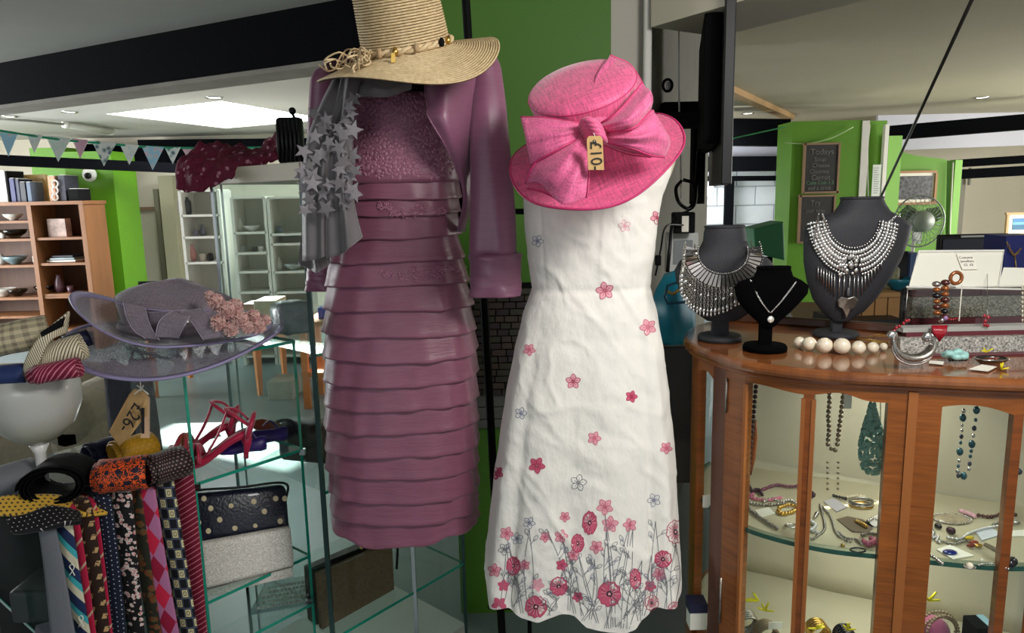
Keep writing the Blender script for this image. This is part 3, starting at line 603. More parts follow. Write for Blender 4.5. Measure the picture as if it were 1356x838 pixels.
# far counter group behind the jewellery
CT = 3.0
ctz = at(1170, 436, CT).z
t = thing('back_counter', 'wooden service counter behind the display cabinet', 'counter', (1.9, 3.3, 0))
MB().obox((1.22, CT-.1, ctz-.03), (2.4, -.3, 0), (.2, .9, 0), Z*.03).build('counter_top', mat('counter_wood', (96, 60, 36), .4, var=(5, .2)), t, smooth=False)
MB().obox((1.26, CT-.06, 0), (2.3, -.28, 0), (.18, .8, 0), Z*(ctz-.03)).build('counter_body', mat('counter_body_wood', (70, 44, 28), .5), t, smooth=False)
def ct(name, label, cat, x0, x1, y0, y1, Y, dep, col, rough=.5, m=None):
    b = pbx(x0, x1, y0, y1, Y, dep); o = b.build(name, m or mat(name, col, rough), smooth=False, bevel=.004); tag(o, label, cat); return o
t = thing('monitor', 'black flat screen behind the white display box', 'monitor', at(1290, 352, 2.9))
b = pbx(1244, 1336, 310, 352, 2.9, .03).build('casing', M_black, t, smooth=False, bevel=.006); pbx(1248, 1332, 316, 350, 2.896, .004).build('screen', mat('dark_screen', (18, 20, 40), .2), t, smooth=False)
pbx(1273, 1314, 311.5, 314, 2.895, .004).build('light_strip', mat('pale_strip', (200, 200, 196), .5), t, smooth=False)
MB().obox(at(1288, 352, 2.93), (.03, 0, 0), (0, .02, 0), Z*-.25).build('stand', M_black, t, smooth=False)
MB().obox(Vector((at(1270, 352, 2.93).x, 2.85, ctz)), (.16, 0, 0), (0, .15, 0), Z*.012).build('foot', M_black, t, smooth=False)
ct('blue_box', 'navy blue box with a chain bracelet at the right edge', 'box', 1330, 1375, 312, 372, 2.5, .12, (34, 44, 120))
t = thing('basket', 'light wooden crate on the counter behind the grey bust', 'crate', at(1150, 430, 2.97))
for k in range(5): pbx(1108+k*17, 1123+k*17, 392-k*1, 432, 2.97, .02).build('slat', mat('crate_slat', (170, 126, 76), .6, var=(12, .15)), t, smooth=False)
pbx(1108, 1192, 388, 394, 2.96, .24).build('rim', mat('crate_rim', (176, 134, 84), .6), t, smooth=False); pbx(1108, 1192, 428, 435, 2.98, .24).build('base', mat('crate_base', (130, 90, 50), .6), t, smooth=False)
vase('bowl', 'teal bowl on top of the wooden crate', 'bowl', 1188, 384, 3.06, P_bowl, mat('teal_glaze', (30, 110, 130), .3), .8, at(1150, 388, 2.96).z)
vase('jar', 'olive green jar with straw like top by the grey bust', 'jar', 1176, 388, 3.1, P_jar, mat('olive_jar', (130, 130, 96), .5, var=(60, .3)), .9, at(1150, 388, 2.96).z)
ct('speaker_box', 'black upright box with a white swoosh behind the grey bust', 'box', 1177, 1200, 333, 434, 3.1, .12, (16, 16, 18))
ct('card_reader', 'grey blue small appliance left of the white display box', 'appliance', 1203, 1216, 335, 434, 3.1, .1, (90, 110, 150))
ct('laptop', 'closed black laptop lying on the counter behind the pearls', 'laptop', 1110, 1199, 424, 435, 2.86, .25, (14, 14, 16))
M_teal = mat('teal_plastic', (4, 112, 138), .45)
# green umbrella shape near blockwork
g0 = [at(998, 303, 5.2), at(1038, 293, 5.2), at(1040, 345, 5.2), at(1000, 335, 5.2)]
o = MB().prism(g0, (0, .25, 0)).build('green_crate', mat('dark_green_plastic', (8, 92, 52), .5), bevel=.01, smooth=False); MB().tube([at(1018, 340, 5.3), Vector((at(1018, 340, 5.3).x, 5.3, 0))], .03, 8).build('pole', M_blackm, o); tag(o, 'dark green folded parasol cloth in front of the white block wall', 'parasol')
o = MB().sphere(at(935, 250, 8.30), .085, 16, 10).build('globe_lamp', mat('globe_glow', (250, 252, 255), .4, emit=2.5)); tag(o, 'white glowing round lamp on the block wall beside the television cables', 'lamp')
# television seen edge on
ty0 = at(930, 247, 2.6); tx = at(948, 120, 2.45)
tv = thing('television', 'black wall television seen edge on above the necklace busts', 'television', at(940, 240, 2.7))
a_ = at(957, 0, 2.30); b_ = at(930, 240, 2.62); zb = at(935, 246, 2.4).z
tdir = Vector((.13, -.99, 0)).normalized(); tn = Vector((tdir.y, -tdir.x, 0))
to = at(941, 120, 2.9); to.z = zb; near_ = at(958, 120, 2.05); near_.z = zb; tdir = (near_-to).normalized(); tn = Vector((-tdir.y, tdir.x, 0))*-1; tn = Vector((tdir.y, -tdir.x, 0))
if tn.x > 0: tn = -tn
MB().obox(Vector((to.x, to.y, zb)), tdir*.85, -tn*.030, Z*.62).build('panel', mat('tv_black', (12, 12, 13), .35), tv, smooth=False, bevel=.004)
MB().obox(Vector((to.x, to.y, zb+.12))+tdir*.15+tn*.0, tdir*.6, tn*.05, Z*.38).build('rear_housing', M_blackm, tv, smooth=False, bevel=.015)
MB().obox(Vector((to.x, to.y, zb+.2))+tdir*.3+tn*.05, tdir*.1, tn*.16, Z*.05).build('bracket', M_blackm, tv, smooth=False)
# cables, sockets on the return wall
def ck(pts, r, label, m=M_black, n=30): o = MB().tube(crom([at(*p) for p in pts], n), r, 8).build('cable', m); return tag(o, label, 'cable')
ck([(899, 40, 2.6), (899, 120, 2.6), (901, 200, 2.6), (902, 262, 2.6)], .003, 'thin white cable hanging straight down the grey wall', M_white)
ck([(902, 240, 2.5), (895, 250, 2.45), (899, 268, 2.4), (912, 276, 2.42), (920, 262, 2.45), (917, 243, 2.5), (905, 238, 2.5)], .006, 'thick black cable loop under the television')
ck([(925, 200, 2.6), (922, 240, 2.5), (918, 275, 2.4), (893, 290, 2.3), (887, 330, 2.25), (884, 360, 2.25)], .006, 'black cable curving down from the television to the floor')
ck([(905, 298, 2.3), (882, 300, 2.2), (875, 330, 2.2), (868, 365, 2.2)], .003, 'thin black cord with inline switch beside the white dress')
t = thing('power_adapter', 'black power adapter block with white label among cables', 'adapter', at(904, 310, 2.28))
pbx(893, 921, 281, 309, 2.3, .05).build('casing', M_blackm, t, smooth=False, bevel=.005); pbx(903, 912, 286, 307, 2.297, .004).build('label', M_paper, t, smooth=False)
t = thing('inline_switch', 'small black inline switch hanging on the thin cord', 'switch', at(872, 350, 2.19)); pbx(868, 876, 338, 352, 2.19, .015).build('casing', M_blackm, t, smooth=False, bevel=.004)
t = thing('television_bracket', 'black television bracket with round cable clamp on the wall', 'bracket', at(885, 160, 2.6))
pbx(877, 930, 134, 165, 2.75, .1).build('arm', M_blackm, t, smooth=False, bevel=.01); pbx(918, 934, 165, 270, 2.75, .05).build('upright', M_blackm, t, smooth=False)
c = at(884, 113, 2.6); MB().tube([c+Vector((math.cos(a)*.016, 0, math.sin(a)*.02)) for a in [i*math.pi/8 for i in range(16)]], .005, 6, True).build('clamp_ring', M_blackm, t)
pbx(883, 889, 108, 119, 2.6, .01).build('screw', M_silver, t, smooth=False)
t = thing('router_box', 'clear plastic fronted white router box behind the teal bag', 'router', at(905, 350, 2.35))
pbx(884, 925, 308, 362, 2.36, .05).build('casing', mat('router_white', (190, 192, 188), .4), t, smooth=False, bevel=.006); pbx(892, 917, 318, 350, 2.357, .004).build('window', mat('router_window', (130, 136, 138), .3), t, smooth=False)
# teal bag with handle hole and shelf under
tp = patch([[(880, 362, 2.05), (897, 358, 2.02), (912, 364, 2.05)], [(866, 390, 2.0), (893, 392, 1.94), (920, 395, 2.0)], [(864, 420, 1.98), (893, 425, 1.92), (921, 425, 1.98)], [(872, 456, 2.0), (895, 457, 1.96), (921, 452, 2.0)]], 14, 14)
t = thing('carrier_bag', 'teal plastic bag with cut handle between white dress and bust', 'bag', at(892, 456, 2.0))
MB().grid(tp).build('body', M_teal, t, solid=.05, offs=1)
MB().tube([at(x, y, 1.90) for x, y in ((880, 392), (884, 378), (896, 374), (908, 380), (908, 400), (884, 402))], .004, 6, True).build('handle_edge', mat('teal_dark', (4, 70, 96), .4), t)
MB().tube(crom([at(x, y, 1.90) for x, y in ((884, 386), (892, 389), (899, 384), (906, 390))], 12), .004, 6).build('handle_strap', M_gold, t)
ct('side_shelf', 'black low shelf unit beside the wooden cabinet', 'shelf', 874, 925, 459, 640, 2.02, .3, (14, 14, 16))
# ---------------- dresses on torso forms ----------------
def interp(tab, y, k):
    if y <= tab[0][0]: return tab[0][k]
    for a, b in zip(tab, tab[1:]):
        if y <= b[0]: f = (y-a[0])/(b[0]-a[0]); f = f*f*(3-2*f)*.4+f*.6; return a[k]+(b[k]-a[k])*f
    return tab[-1][k]
def body(tab, Yc, dr, sq=.85):
    def fn(py, th, ex=0.):
        l = interp(tab, py, 1); r = interp(tab, py, 2); cx = (l+r)/2
        w_ = (at(r, py, Yc)-at(l, py, Yc)).length/2*.985; d = w_*dr
        c = math.cos(th); s_ = math.sin(th)
        x = at(cx, py, Yc).x+(w_+ex)*math.copysign(abs(c)**sq, c); y = Yc+(d+ex)*math.copysign(abs(s_)**sq, s_)
        return Vector((x, y, at(cx, py, Yc-d*.9).z))
    return fn
def g(x, c, s_): return math.exp(-((x-c)/s_)**2)
PT = [(60, 500, 540), (85, 470, 600), (112, 452, 590), (160, 444, 598), (200, 442, 606), (240, 441, 607), (283, 440, 606), (314, 438, 607), (346, 438, 613), (378, 437, 618), (411, 435, 624), (445, 434, 628), (477, 433, 630), (541, 435, 631), (603, 437, 632), (662, 442, 633), (719, 446, 632)]
PF = body(PT, 1.70, .66)
def satin(name, col, rough=.44, b=.16, **k): return mat(name, col, rough, bump=(90, b, (.35, .35, 3.2)), var=(70, .10), stretch=(.4, .4, 3), sheen=.25, spec=.6, **k)
M_plum = satin('plum_taffeta', (124, 68, 90)); M_plumj = satin('plum_jacket_satin', (128, 76, 102), .42, .10); M_plumL = mat('plum_lace_thread', (150, 94, 116), .42, sheen=.3)
M_form = mat('torso_form_black', (22, 20, 22), .8)
dz0 = PF(719, 0).z
# torso forms and the rack that carries them
tf = thing('torso_form', 'black hanging torso form under the plum dress', 'mannequin', (PF(300, 0).x-.15, 1.70, 0))
b = MB(); b.grid([[PF(py, 2*math.pi*k/40, -.012) for k in range(40)] for py in (60, 72, 90, 112, 160, 240, 314, 378, 440)], closed=True)
b.build('torso', M_form, tf)
pc = at(528, 62, 1.70)
MB().lathe([(0, -.02), (.05, -.02), (.047, .06), (.05, .07), (0, .075)], 20, Matrix.Translation(pc)).build('neck', M_form, tf)
dr = thing('dress', 'plum taffeta shift dress of overlapping tiers with lace bodice', 'dress', (tf.location.x, 1.70, dz0))
bod = MB(); NB = 80
def bodp(py, k):
    th = 2*math.pi*k/NB; p = PF(py, th, .004)
    if py < 118: p.z -= .0
    return p+Vector((0, -1, 0))*.002*nz(p.x*40, p.z*30)
bod.grid([[bodp(py, k) for k in range(NB)] for py in [122+i*6 for i in range(21)]], closed=True)
bodo = bod.build('bodice', M_plum, dr, solid=.003)
tiers = [238, 263, 284, 314, 346, 378, 411, 445, 477, 509, 541, 572, 603, 631, 662, 690, 719]
def foldp(th, t, sd):
    f = .0016*math.sin(7*th+sd)+.0012*math.sin(13*th+2*sd)
    f += -.016*t*g(th, -2.20, .12)+.009*t*g(th, -2.44, .1)-.004*t*g(th, -1.2, .12)+.003*t*g(th, -1.0, .15)+.004*t*g(th, -1.75, .3)
    return f
allv = MB(); NT = 110
allv.add(bod.v, bod.f)
for i in range(len(tiers)-1):
    y0, y1 = tiers[i], tiers[i+1]; T = i/15; rows = []
    for j, (f, ex) in enumerate(((-.22, -.004), (0, .001), (.3, .004), (.6, .0065), (.85, .009), (.97, .0115), (1.04, .011), (1.05, .008))):
        py = y0+(y1-y0)*f; row = []
        for k in range(NT):
            th = 2*math.pi*k/NT
            wv = .0022*nz(th*3.2+i*7.3, i*1.7)+.0012*nz(th*9+i*3, 2.2)
            p = PF(min(py, 724), th, ex*(.8+.35*nz(th*4, i*2.1, 4))+foldp(th, T, i*.8)+wv*max(0, f)*1.6)
            p.z += (.0035*nz(th*2.5+i, i*5.1)+.002*math.sin(2*th+i))*max(0, f)
            if i == 15: p.z += max(0, f)*(.030*g(th, -math.pi, .75)+.030*g(th, math.pi, .75)+.014*max(0, math.cos(th))-.004*math.sin(9*th))
            row.append(p)
        rows.append(row)
    m = MB(); m.grid(rows, closed=True); m.build('ruffle_tier', M_plum, dr)
    allv.add(m.v, m.f)
BVP = BVHTree.FromPolygons([tuple(v) for v in allv.v], [f if len(f) < 5 else f for f in allv.f])
def proj(bv, x, y, off):
    d = ray(x, y).normalized(); h, n, i, ds_ = bv.ray_cast(EYE, d)
    if h is None: return None
    if n.dot(d) > 0: n = -n
    return h+n*off
def dpoly(b, bv, pts, off, dome=0., c=None, m=0):
    q = [proj(bv, x, y, off) for x, y in pts]
    if any(v is None for v in q): return False
    cx = sum(p[0] for p in pts)/len(pts); cy = sum(p[1] for p in pts)/len(pts)
    if c: cx, cy = c
    cc = proj(bv, cx, cy, off+dome)
    if cc is None or max((v-cc).length for v in q) > .06: return False
    n = len(q); b.add(q+[cc], [((i+1) % n, i, n) for i in range(n)], m); return True
def leafpts(x, y, L, W, a, n=8):
    o = []
    for i in range(n):
        t = 2*math.pi*i/n; u = math.cos(t)*L; v = math.sin(t)*W*(1-.35*abs(math.cos(t)))
        o.append((x+u*math.cos(a)-v*math.sin(a), y+u*math.sin(a)+v*math.cos(a)))
    return o
def dline(b, bv, pts, w_, off, m=0, n=None):
    P = crom([(x, y, 0) for x, y in pts], n or max(4, len(pts)*4)); L = []; R_ = []
    for i, p in enumerate(P):
        a = P[max(0, i-1)]; c = P[min(len(P)-1, i+1)]; t = (c-a).normalized(); nx, ny = -t.y*w_/2, t.x*w_/2
        q1 = proj(bv, p.x+nx, p.y+ny, off); q2 = proj(bv, p.x-nx, p.y-ny, off)
        if q1 is None or q2 is None: continue
        L.append(q1); R_.append(q2)
    if len(L) < 2: return
    k = len(L); b.add(L+R_, [(i, i+1, k+i+1, k+i) for i in range(k-1) if (L[i]-L[i+1]).length < .03], m)
rn = random.Random(11)
lace = MB()
def sprig(x, y, s):
    for k in range(5):
        a = k*1.257+rn.random()*.5; dpoly(lace, BVP, leafpts(x+math.cos(a)*s*.75, y+math.sin(a)*s*.75, s*.6, s*.38, a), .001, .0045)
    dpoly(lace, BVP, leafpts(x, y, s*.28, s*.28, 0, 6), .002, .003)
y = 126
while y < 236:
    x = 468
    while x < 606:
        xx = x+rn.uniform(-2, 2); yy = y+rn.uniform(-2, 2); r_ = rn.random()
        if r_ < .38: sprig(xx, yy, rn.uniform(5, 8))
        elif r_ < .8:
            a = rn.uniform(-1.9, -.9); L = rn.uniform(4, 9)
            for s_ in (-1, 1): dpoly(lace, BVP, leafpts(xx+s_*2.4, yy, L*.7, 2.3, a+s_*.6), .001, .004)
        else: dline(lace, BVP, [(xx+math.cos(t)*(1+t*.8), yy+math.sin(t)*(1+t*.8)) for t in [q*.7 for q in range(8)]], 1.1, .0018)
        x += 8.5
    y += 8
for (xa, xb, yc, h) in ((500, 592, 275, 8), (504, 612, 360, 8)):
    for k in range(46):
        t = rn.random(); xx = xa+(xb-xa)*t; yy = yc+h*math.sin(t*6)*.6+rn.uniform(-h, h)*(.4+.6*math.sin(math.pi*t))+(t*3 if yc > 300 else t*14-4)
        if rn.random() < .45: sprig(xx, yy, rn.uniform(2.8, 4.2))
        else: dpoly(lace, BVP, leafpts(xx, yy, 4, 1.5, rn.uniform(-1, 1)), .001, .0025)
stuff(lace.build('lace_applique', M_plumL, dr))
# jacket
jk = thing('bolero_jacket', 'plum satin jacket with turned cuffs worn open over the tiered dress', 'jacket', (tf.location.x, 1.62, 1.2))
def sleeve(spec, name, parent, m, dep=.85, seed=0, n=28, hollow=False):
    """spec rows: (cx, py, halfpx, Y)"""
    ks = crom([(a, b_, c) for a, b_, c, d in spec], 34); ys = crom([(d, 0, 0) for a, b_, c, d in spec], 34); rows = []
    for i, (k, yv) in enumerate(zip(ks, ys)):
        c = at(k.x, k.y, yv.x); w_ = k.z/FPX*yv.x; row = []
        for j in range(n):
            th = 2*math.pi*j/n; r = 1+.09*math.sin(3*th+i*.10+seed)*(i/33)+.045*math.sin(5*th-i*.16)*(i/33)+.07*nz(math.cos(th)*2+seed, math.sin(th)*2, i*.22)
            row.append(c+Vector((math.cos(th)*w_*r, math.sin(th)*w_*dep*r, 0)))
        rows.append(row)
    b = MB(); b.grid(rows, closed=True); return b.build(name, m, parent, solid=.002)
sleeve([(630, 62, 4, 1.66), (636, 66, 12, 1.65), (641, 80, 17, 1.63), (644, 105, 20, 1.62), (646, 150, 23, 1.60), (648, 200, 25, 1.59), (651, 270, 28, 1.58), (653, 342, 30, 1.57)], 'sleeve', jk, M_plumj)
cf = sleeve([(654, 337, 31, 1.57), (655, 338.5, 34, 1.57), (655, 370, 33, 1.565), (655, 391, 33.5, 1.565)], 'cuff', jk, M_plumj, .8)
sleeve([(430, 88, 4, 1.74), (426, 96, 10, 1.74), (424, 115, 13, 1.74), (423, 170, 15, 1.75), (424, 250, 17, 1.76), (428, 352, 19, 1.76)], 'sleeve', jk, M_plumj)
sleeve([(427, 350, 20, 1.76), (427, 366, 21, 1.76), (427, 384, 21, 1.76)], 'cuff', jk, M_plumj)
fp = patch([[(575, 88, 1.62), (600, 74, 1.64), (625, 63, 1.67), (645, 72, 1.70)], [(563, 112, 1.555), (585, 104, 1.54), (610, 96, 1.57), (636, 92, 1.62)], [(566, 140, 1.535), (586, 138, 1.52), (608, 136, 1.55), (632, 134, 1.60)],
            [(568, 156, 1.525), (588, 160, 1.515), (608, 165, 1.545), (630, 168, 1.60)], [(588, 190, 1.54), (602, 194, 1.54), (614, 198, 1.56), (628, 200, 1.61)], [(604, 224, 1.58), (611, 228, 1.58), (618, 232, 1.6), (627, 236, 1.63)], [(614, 262, 1.61), (616, 264, 1.61), (620, 266, 1.62), (625, 268, 1.65)], [(606, 306, 1.66), (609, 306, 1.66), (612, 306, 1.67), (615, 306, 1.69)]], 24, 44)
fp = wrinkle(fp, .009, 20, 6, 3)
MB().grid(fp).build('front_panel', M_plumj, jk, solid=.003)
MB().tube([q[0]+Vector((0, -.002, 0)) for q in fp], .0016, 6).build('lapel_piping', M_plumj, jk)
bk = patch([[(645, 72, 1.70), (600, 62, 1.80), (530, 60, 1.84), (450, 75, 1.82), (425, 92, 1.76)], [(630, 150, 1.68), (600, 150, 1.84), (530, 150, 1.88), (460, 150, 1.86), (428, 150, 1.76)], [(622, 240, 1.72), (590, 240, 1.86), (530, 240, 1.9), (460, 240, 1.88), (432, 240, 1.78)], [(616, 306, 1.74), (590, 310, 1.86), (530, 310, 1.9), (460, 310, 1.88), (434, 310, 1.78)]], 26, 26)
MB().grid(bk).build('back_panel', mat('jacket_lining', (70, 36, 54), .5), jk, solid=.003)
# ---------------- grey star scarf ----------------
M_scarf = mat('grey_chiffon', (100, 95, 97), .55, sheen=.4, bump=(30, .3), transl=.2); M_scarfd = mat('grey_chiffon_pale', (132, 126, 130), .55, sheen=.4)
sc = thing('scarf', 'grey scarf fringed with cut out stars hanging over the plum dress', 'scarf', at(440, 350, 1.5))
NS = wrinkle(patch([[(470, 128, 1.54), (490, 128, 1.50), (515, 128, 1.50), (545, 118, 1.53)], [(462, 116, 1.55), (490, 112, 1.50), (515, 114, 1.50), (545, 104, 1.54)], [(470, 98, 1.60), (490, 96, 1.57), (515, 96, 1.57), (545, 92, 1.60)]], 22, 14), .012, 30, 22)
MB().grid(NS).build('neck_wrap', M_scarf, sc, solid=.002)
def tail(rows, name, sd, m=M_scarf, fold=.010, k=3.2):
    P = patch(rows, 22, 44)
    for i, r in enumerate(P):
        for j, p in enumerate(r): r[j] = p+Vector((0, -1, 0))*fold*math.sin(j/21*math.pi*k+sd+.4*math.sin(i*.12))*min(1, .3+i/20)
    MB().grid(P).build(name, m, sc, solid=.0015); return P
tail([[(440, 106, 1.56), (458, 102, 1.54), (474, 106, 1.54)], [(424, 140, 1.54), (444, 138, 1.51), (466, 138, 1.52)], [(406, 190, 1.53), (424, 192, 1.50), (444, 194, 1.51)], [(400, 250, 1.53), (418, 250, 1.49), (438, 250, 1.51)], [(400, 345, 1.54), (418, 344, 1.50), (436, 337, 1.52)]], 'tail', 0)
tail([[(452, 104, 1.53), (462, 100, 1.51), (478, 106, 1.52)], [(446, 140, 1.52), (456, 140, 1.49), (468, 138, 1.50)], [(440, 190, 1.51), (452, 190, 1.48), (466, 190, 1.49)], [(436, 250, 1.50), (452, 252, 1.47), (466, 250, 1.49)], [(434, 300, 1.50), (454, 296, 1.47), (472, 288, 1.49)], [(434, 342, 1.51), (456, 334, 1.48), (479, 314, 1.50)]], 'tail', 1.4)
tail([[(402, 290, 1.58), (418, 290, 1.56), (436, 290, 1.57)], [(397, 340, 1.59), (418, 344, 1.56), (436, 340, 1.57)], [(398, 350, 1.59), (418, 361, 1.55), (435, 351, 1.57)]], 'tail', 2.0, M_scarf)
rn = random.Random(21)
star_me = None
spots = []
for i in range(18): spots.append((rn.uniform(402, 434)+(8 if i < 8 else 0), 150+i*7.6, 1.485))
for i in range(16): spots.append((rn.uniform(446, 468), 132+i*9.2, 1.465))
spots += [(402, 200, 1.49), (398, 232, 1.49), (470, 226, 1.46), (470, 258, 1.455), (436, 244, 1.475), (432, 276, 1.475), (414, 288, 1.48), (468, 172, 1.465)]
for k, (x, y, Y) in enumerate(spots):
    if y > 285: y = 285-rn.random()*60
    R0 = .0195*(.75+.4*rn.random())
    tl = Matrix.Rotation(rn.uniform(-.25, .25), 3, 'X') @ Matrix.Rotation(rn.uniform(-.35, .35), 3, 'Z') @ Matrix.Rotation(rn.random()*6, 3, 'Y')
    p = at(x, y, Y-rn.random()*.012); pts = []
    for i in range(10):
        a = math.pi*i/5; r = R0 if i % 2 == 0 else R0*.42; pts.append(p+tl @ Vector((math.cos(a)*r, (.002 if i % 2 == 0 else 0), math.sin(a)*r)))
    MB().prism(pts, tl @ Vector((0, .0008, 0))).build('star', M_scarfd if k % 3 else M_scarf, sc, smooth=False)
# ---------------- straw hat ----------------
def straw(P):
    n = P.noise(120, 3); n2 = P.noise(30, 2); return P.mix((n*.7+n2*.3).m('MULTIPLY_ADD', 2.2, -.6, True), (190, 164, 120), (226, 204, 162))
M_straw = mat('straw_braid', pat=straw, rough=.65, bump=(260, .4)); M_raf = mat('raffia', (214, 190, 148), .7); M_rafd = mat('raffia_dark', (176, 148, 110), .7)
U = Vector((0, .19, .98)); T_ = Vector((0, -.98, -.19)); X_ = Vector((1, 0, 0))
al = math.radians(25); ti = math.radians(8.5)
nh = ((U*math.cos(ti)-X_*math.sin(ti))*math.cos(al)+T_*math.sin(al)).normalized()
hc = at(541, 79, 1.53); hx = (X_*math.cos(ti)+U*math.sin(ti))
HM = frame(hc, hx, nh.cross(hx))
ht = thing('straw_hat', 'natural straw sun hat with knotted raffia band above the plum dress', 'hat', hc)
M_strd = mat('straw_gap', (92, 66, 38), .8)
def ringpts(r, z, fn=None, n=84): return [HM @ (fn(Vector((r*math.cos(a), r*math.sin(a), z)), a, 0) if fn else Vector((r*math.cos(a), r*math.sin(a), z))) for a in [2*math.pi*k/n for k in range(n)]]
def wav(p, a, i):
    r = math.hypot(p.x, p.y); q = max(0, (r-.085)/.1)
    p = p.copy(); p.z += q*(-.022+.016*math.sin(2*a+.5)+.008*math.sin(3*a+1.2)); return p
b = MB(); MB().lathe([(.084, .01), (.079, .135), (.05, .155), (0, .16)], 64, HM).build('crown_lining', M_strd, ht)
for i in range(24): b.tube(ringpts(.087-.0062*i/23, .020+.115*i/23), .0029, 6, True, flat=.75)
for i in range(13): a = (i+1)/13*math.pi/2; b.tube(ringpts(max(.004, .080*math.cos(a)), .138+.024*math.sin(a)), .0030, 6, True, flat=.75)
b.build('crown', M_straw, ht)
b = MB(); MB().lathe([(.086, .016), (.12, .012), (.15, .010), (.186, .008)], 84, HM, fn=wav).build('brim_lining', M_strd, ht, solid=.001)
for i in range(21): b.tube(ringpts(.089+.0048*i, .018-.008*i/20, wav), .0021, 6, True, up=(0, 0, 1), flat=.8)
b.build('brim', M_straw, ht)
# twisted band
for ph in (0, math.pi):
    MB().tube([HM @ Vector((math.cos(a)*(.091+.0035*math.cos(14*a+ph)), math.sin(a)*(.091+.0035*math.cos(14*a+ph)), .026+.0035*math.sin(14*a+ph))) for a in [2*math.pi*k/160 for k in range(160)]], .0042, 6, True).build('band_strand', M_raf, ht)
rn = random.Random(4)
for k in range(16):
    a0 = math.radians(-140+rn.uniform(-10, 10)); st = Vector((math.cos(a0)*.098, math.sin(a0)*.098, .03)); P = [HM @ st]
    d = rn.uniform(-2.9, -1.2)
    for j in range(1, 6): P.append(HM @ Vector((st.x+math.cos(d)*.017*j+rn.uniform(-.01, .01), st.y+math.sin(d)*.015*j+rn.uniform(-.01, .01), .034+.012*math.sin(j*1.3+k)+rn.uniform(0, .006)-.003*j)))
    MB().tube(crom(P, 16), .0022, 5, flat=.5).build('raffia_strand', M_raf if k % 3 else M_rafd, ht)
for aa, mm in ((-2.05, M_rafd), (-1.72, M_gold), (-1.3, M_rafd), (-.72, M_blackm), (-.5, M_gold)):
    p = HM @ Vector((math.cos(aa)*.098, math.sin(aa)*.098, .028)); MB().tube([p+Z*.008, p, p-Z*.008], [.003, .006, .004], 8).build('band_bead', mm, ht)
o = MB().prism([at(518, 70, 1.41), at(523, 70, 1.41), at(524, 82, 1.41), at(518, 83, 1.41)], (0, .002, 0)).build('band_bead', M_gold, ht, smooth=False)
# ---------------- white dress ----------------
WT = [(150, 745, 835), (175, 722, 880), (200, 706, 893), (230, 694, 888), (265, 692, 876), (300, 694, 871), (340, 698, 865), (385, 703, 861), (430, 690, 871), (480, 679, 880), (540, 668, 887), (600, 660, 893), (660, 652, 897), (720, 646, 900), (780, 642, 903), (812, 640, 904)]
WF = body(WT, 1.58, .60, .82)
HEM = [(640, -26), (644, -22), (648, 4), (673, -2), (691, 6), (712, 8), (745, -4), (762, -1), (776, 12), (805, 19), (830, 22), (843, 18), (849, 8), (869, -4), (903, 0)]
def hemdy(x):
    x = min(max(x, 640), 903)
    for a, b in zip(HEM, HEM[1:]):
        if x <= b[0]: return a[1]+(b[1]-a[1])*(x-a[0])/(b[0]-a[0])
    return 0
NW = 250; NRW = 170; rows = []
for i in range(NRW):
    py = 168+(812-168)*i/(NRW-1); row = []; s_ = max(0, (py-385)/427)
    for k in range(NW):
        th = 2*math.pi*k/NW; u = math.cos(th)
        fr = 1 if math.sin(th) < 0 else .4
        ex = fr*s_*(.016*g(u, .25, .2)-.014*g(u, .56, .06)+.012*g(u, .72, .09)-.010*g(u, -.12, .12)+.010*g(u, -.42, .14)-.012*g(u, -.70, .07)+.008*g(u, -.86, .07)+.006*math.sin(9*u+2))
        bz = max(0, 1-abs(py-300)/110)
        ex += fr*(-.003*g(u, .02, .03)*bz+.002*g(u, .06, .03)*bz-.0022*g(u, -.72, .03)*bz-.002*g(u, .62, .03)*bz)
        p = WF(py, th, ex)
        wr = .0040*(abs(nz(p.x*9+p.z*5, p.z*11, 1.3))+.6*nz(p.x*16-p.z*14, p.z*8, 6))
        wr += .004*abs(nz(p.x*22+p.z*12, p.z*26, 3.1))*(.5+.5*bz)
        wr += .0040*max(0, 1-9*abs(nz(p.x*7+p.z*3.5, p.z*3, 9.1)))*(.2+.8*abs(nz(p.x*4, p.z*5, 7)))*2+.0022*max(0, 1-9*abs(nz(p.x*6-p.z*6, p.z*6, 2.7)))+.0025*max(0, 1-5*abs(nz(p.x*14, p.z*16+p.x*8, 5.5)))
        if abs(py-385) < 8: wr -= .003*(1-abs(py-385)/8)
        p += (Vector((math.cos(th), math.sin(th), 0)))*wr*(.2+.8*abs(math.sin(th)))
        if s_ > .8:
            px_ = ppx(p)[0]; dy = hemdy(px_) if math.sin(th) < .1 else -18; p.z -= (s_-.8)/.2*dy/FPX*1.55
        row.append(p)
    rows.append(row)
wd = thing('dress', 'white cotton sleeveless dress with pink poppy border print at its hem', 'dress', (WF(400, 0).x-.13, 1.58, WF(812, 0).z))
M_wcot = mat('white_cotton', (240, 236, 227), .7, bump=(42, .9, (1, 1, .6)), sheen=.25, spec=.3)
wb = MB(); wb.grid(rows, closed=True); wb.build('gown', M_wcot, wd)
BVW = BVHTree.FromPolygons([tuple(v) for v in wb.v], wb.f)
tw = thing('torso_form', 'cream torso form whose shoulder shows beside the pink hat', 'mannequin', (wd.location.x, 1.58, 1.0))
TT = [(128, 765, 812), (150, 740, 862), (168, 722, 888), (190, 712, 897), (215, 704, 894), (260, 700, 879), (330, 706, 862), (385, 710, 855), (460, 700, 862)]
TF = body(TT, 1.585, .52)
MB().grid([[TF(py, 2*math.pi*k/44, .001 if py < 240 else -.012) for k in range(44)] for py in (128, 138, 150, 158, 168, 180, 190, 202, 215, 235, 260, 330, 385, 460)], closed=True).build('torso', mat('cream_form_cloth', (214, 204, 178), .75), tw)
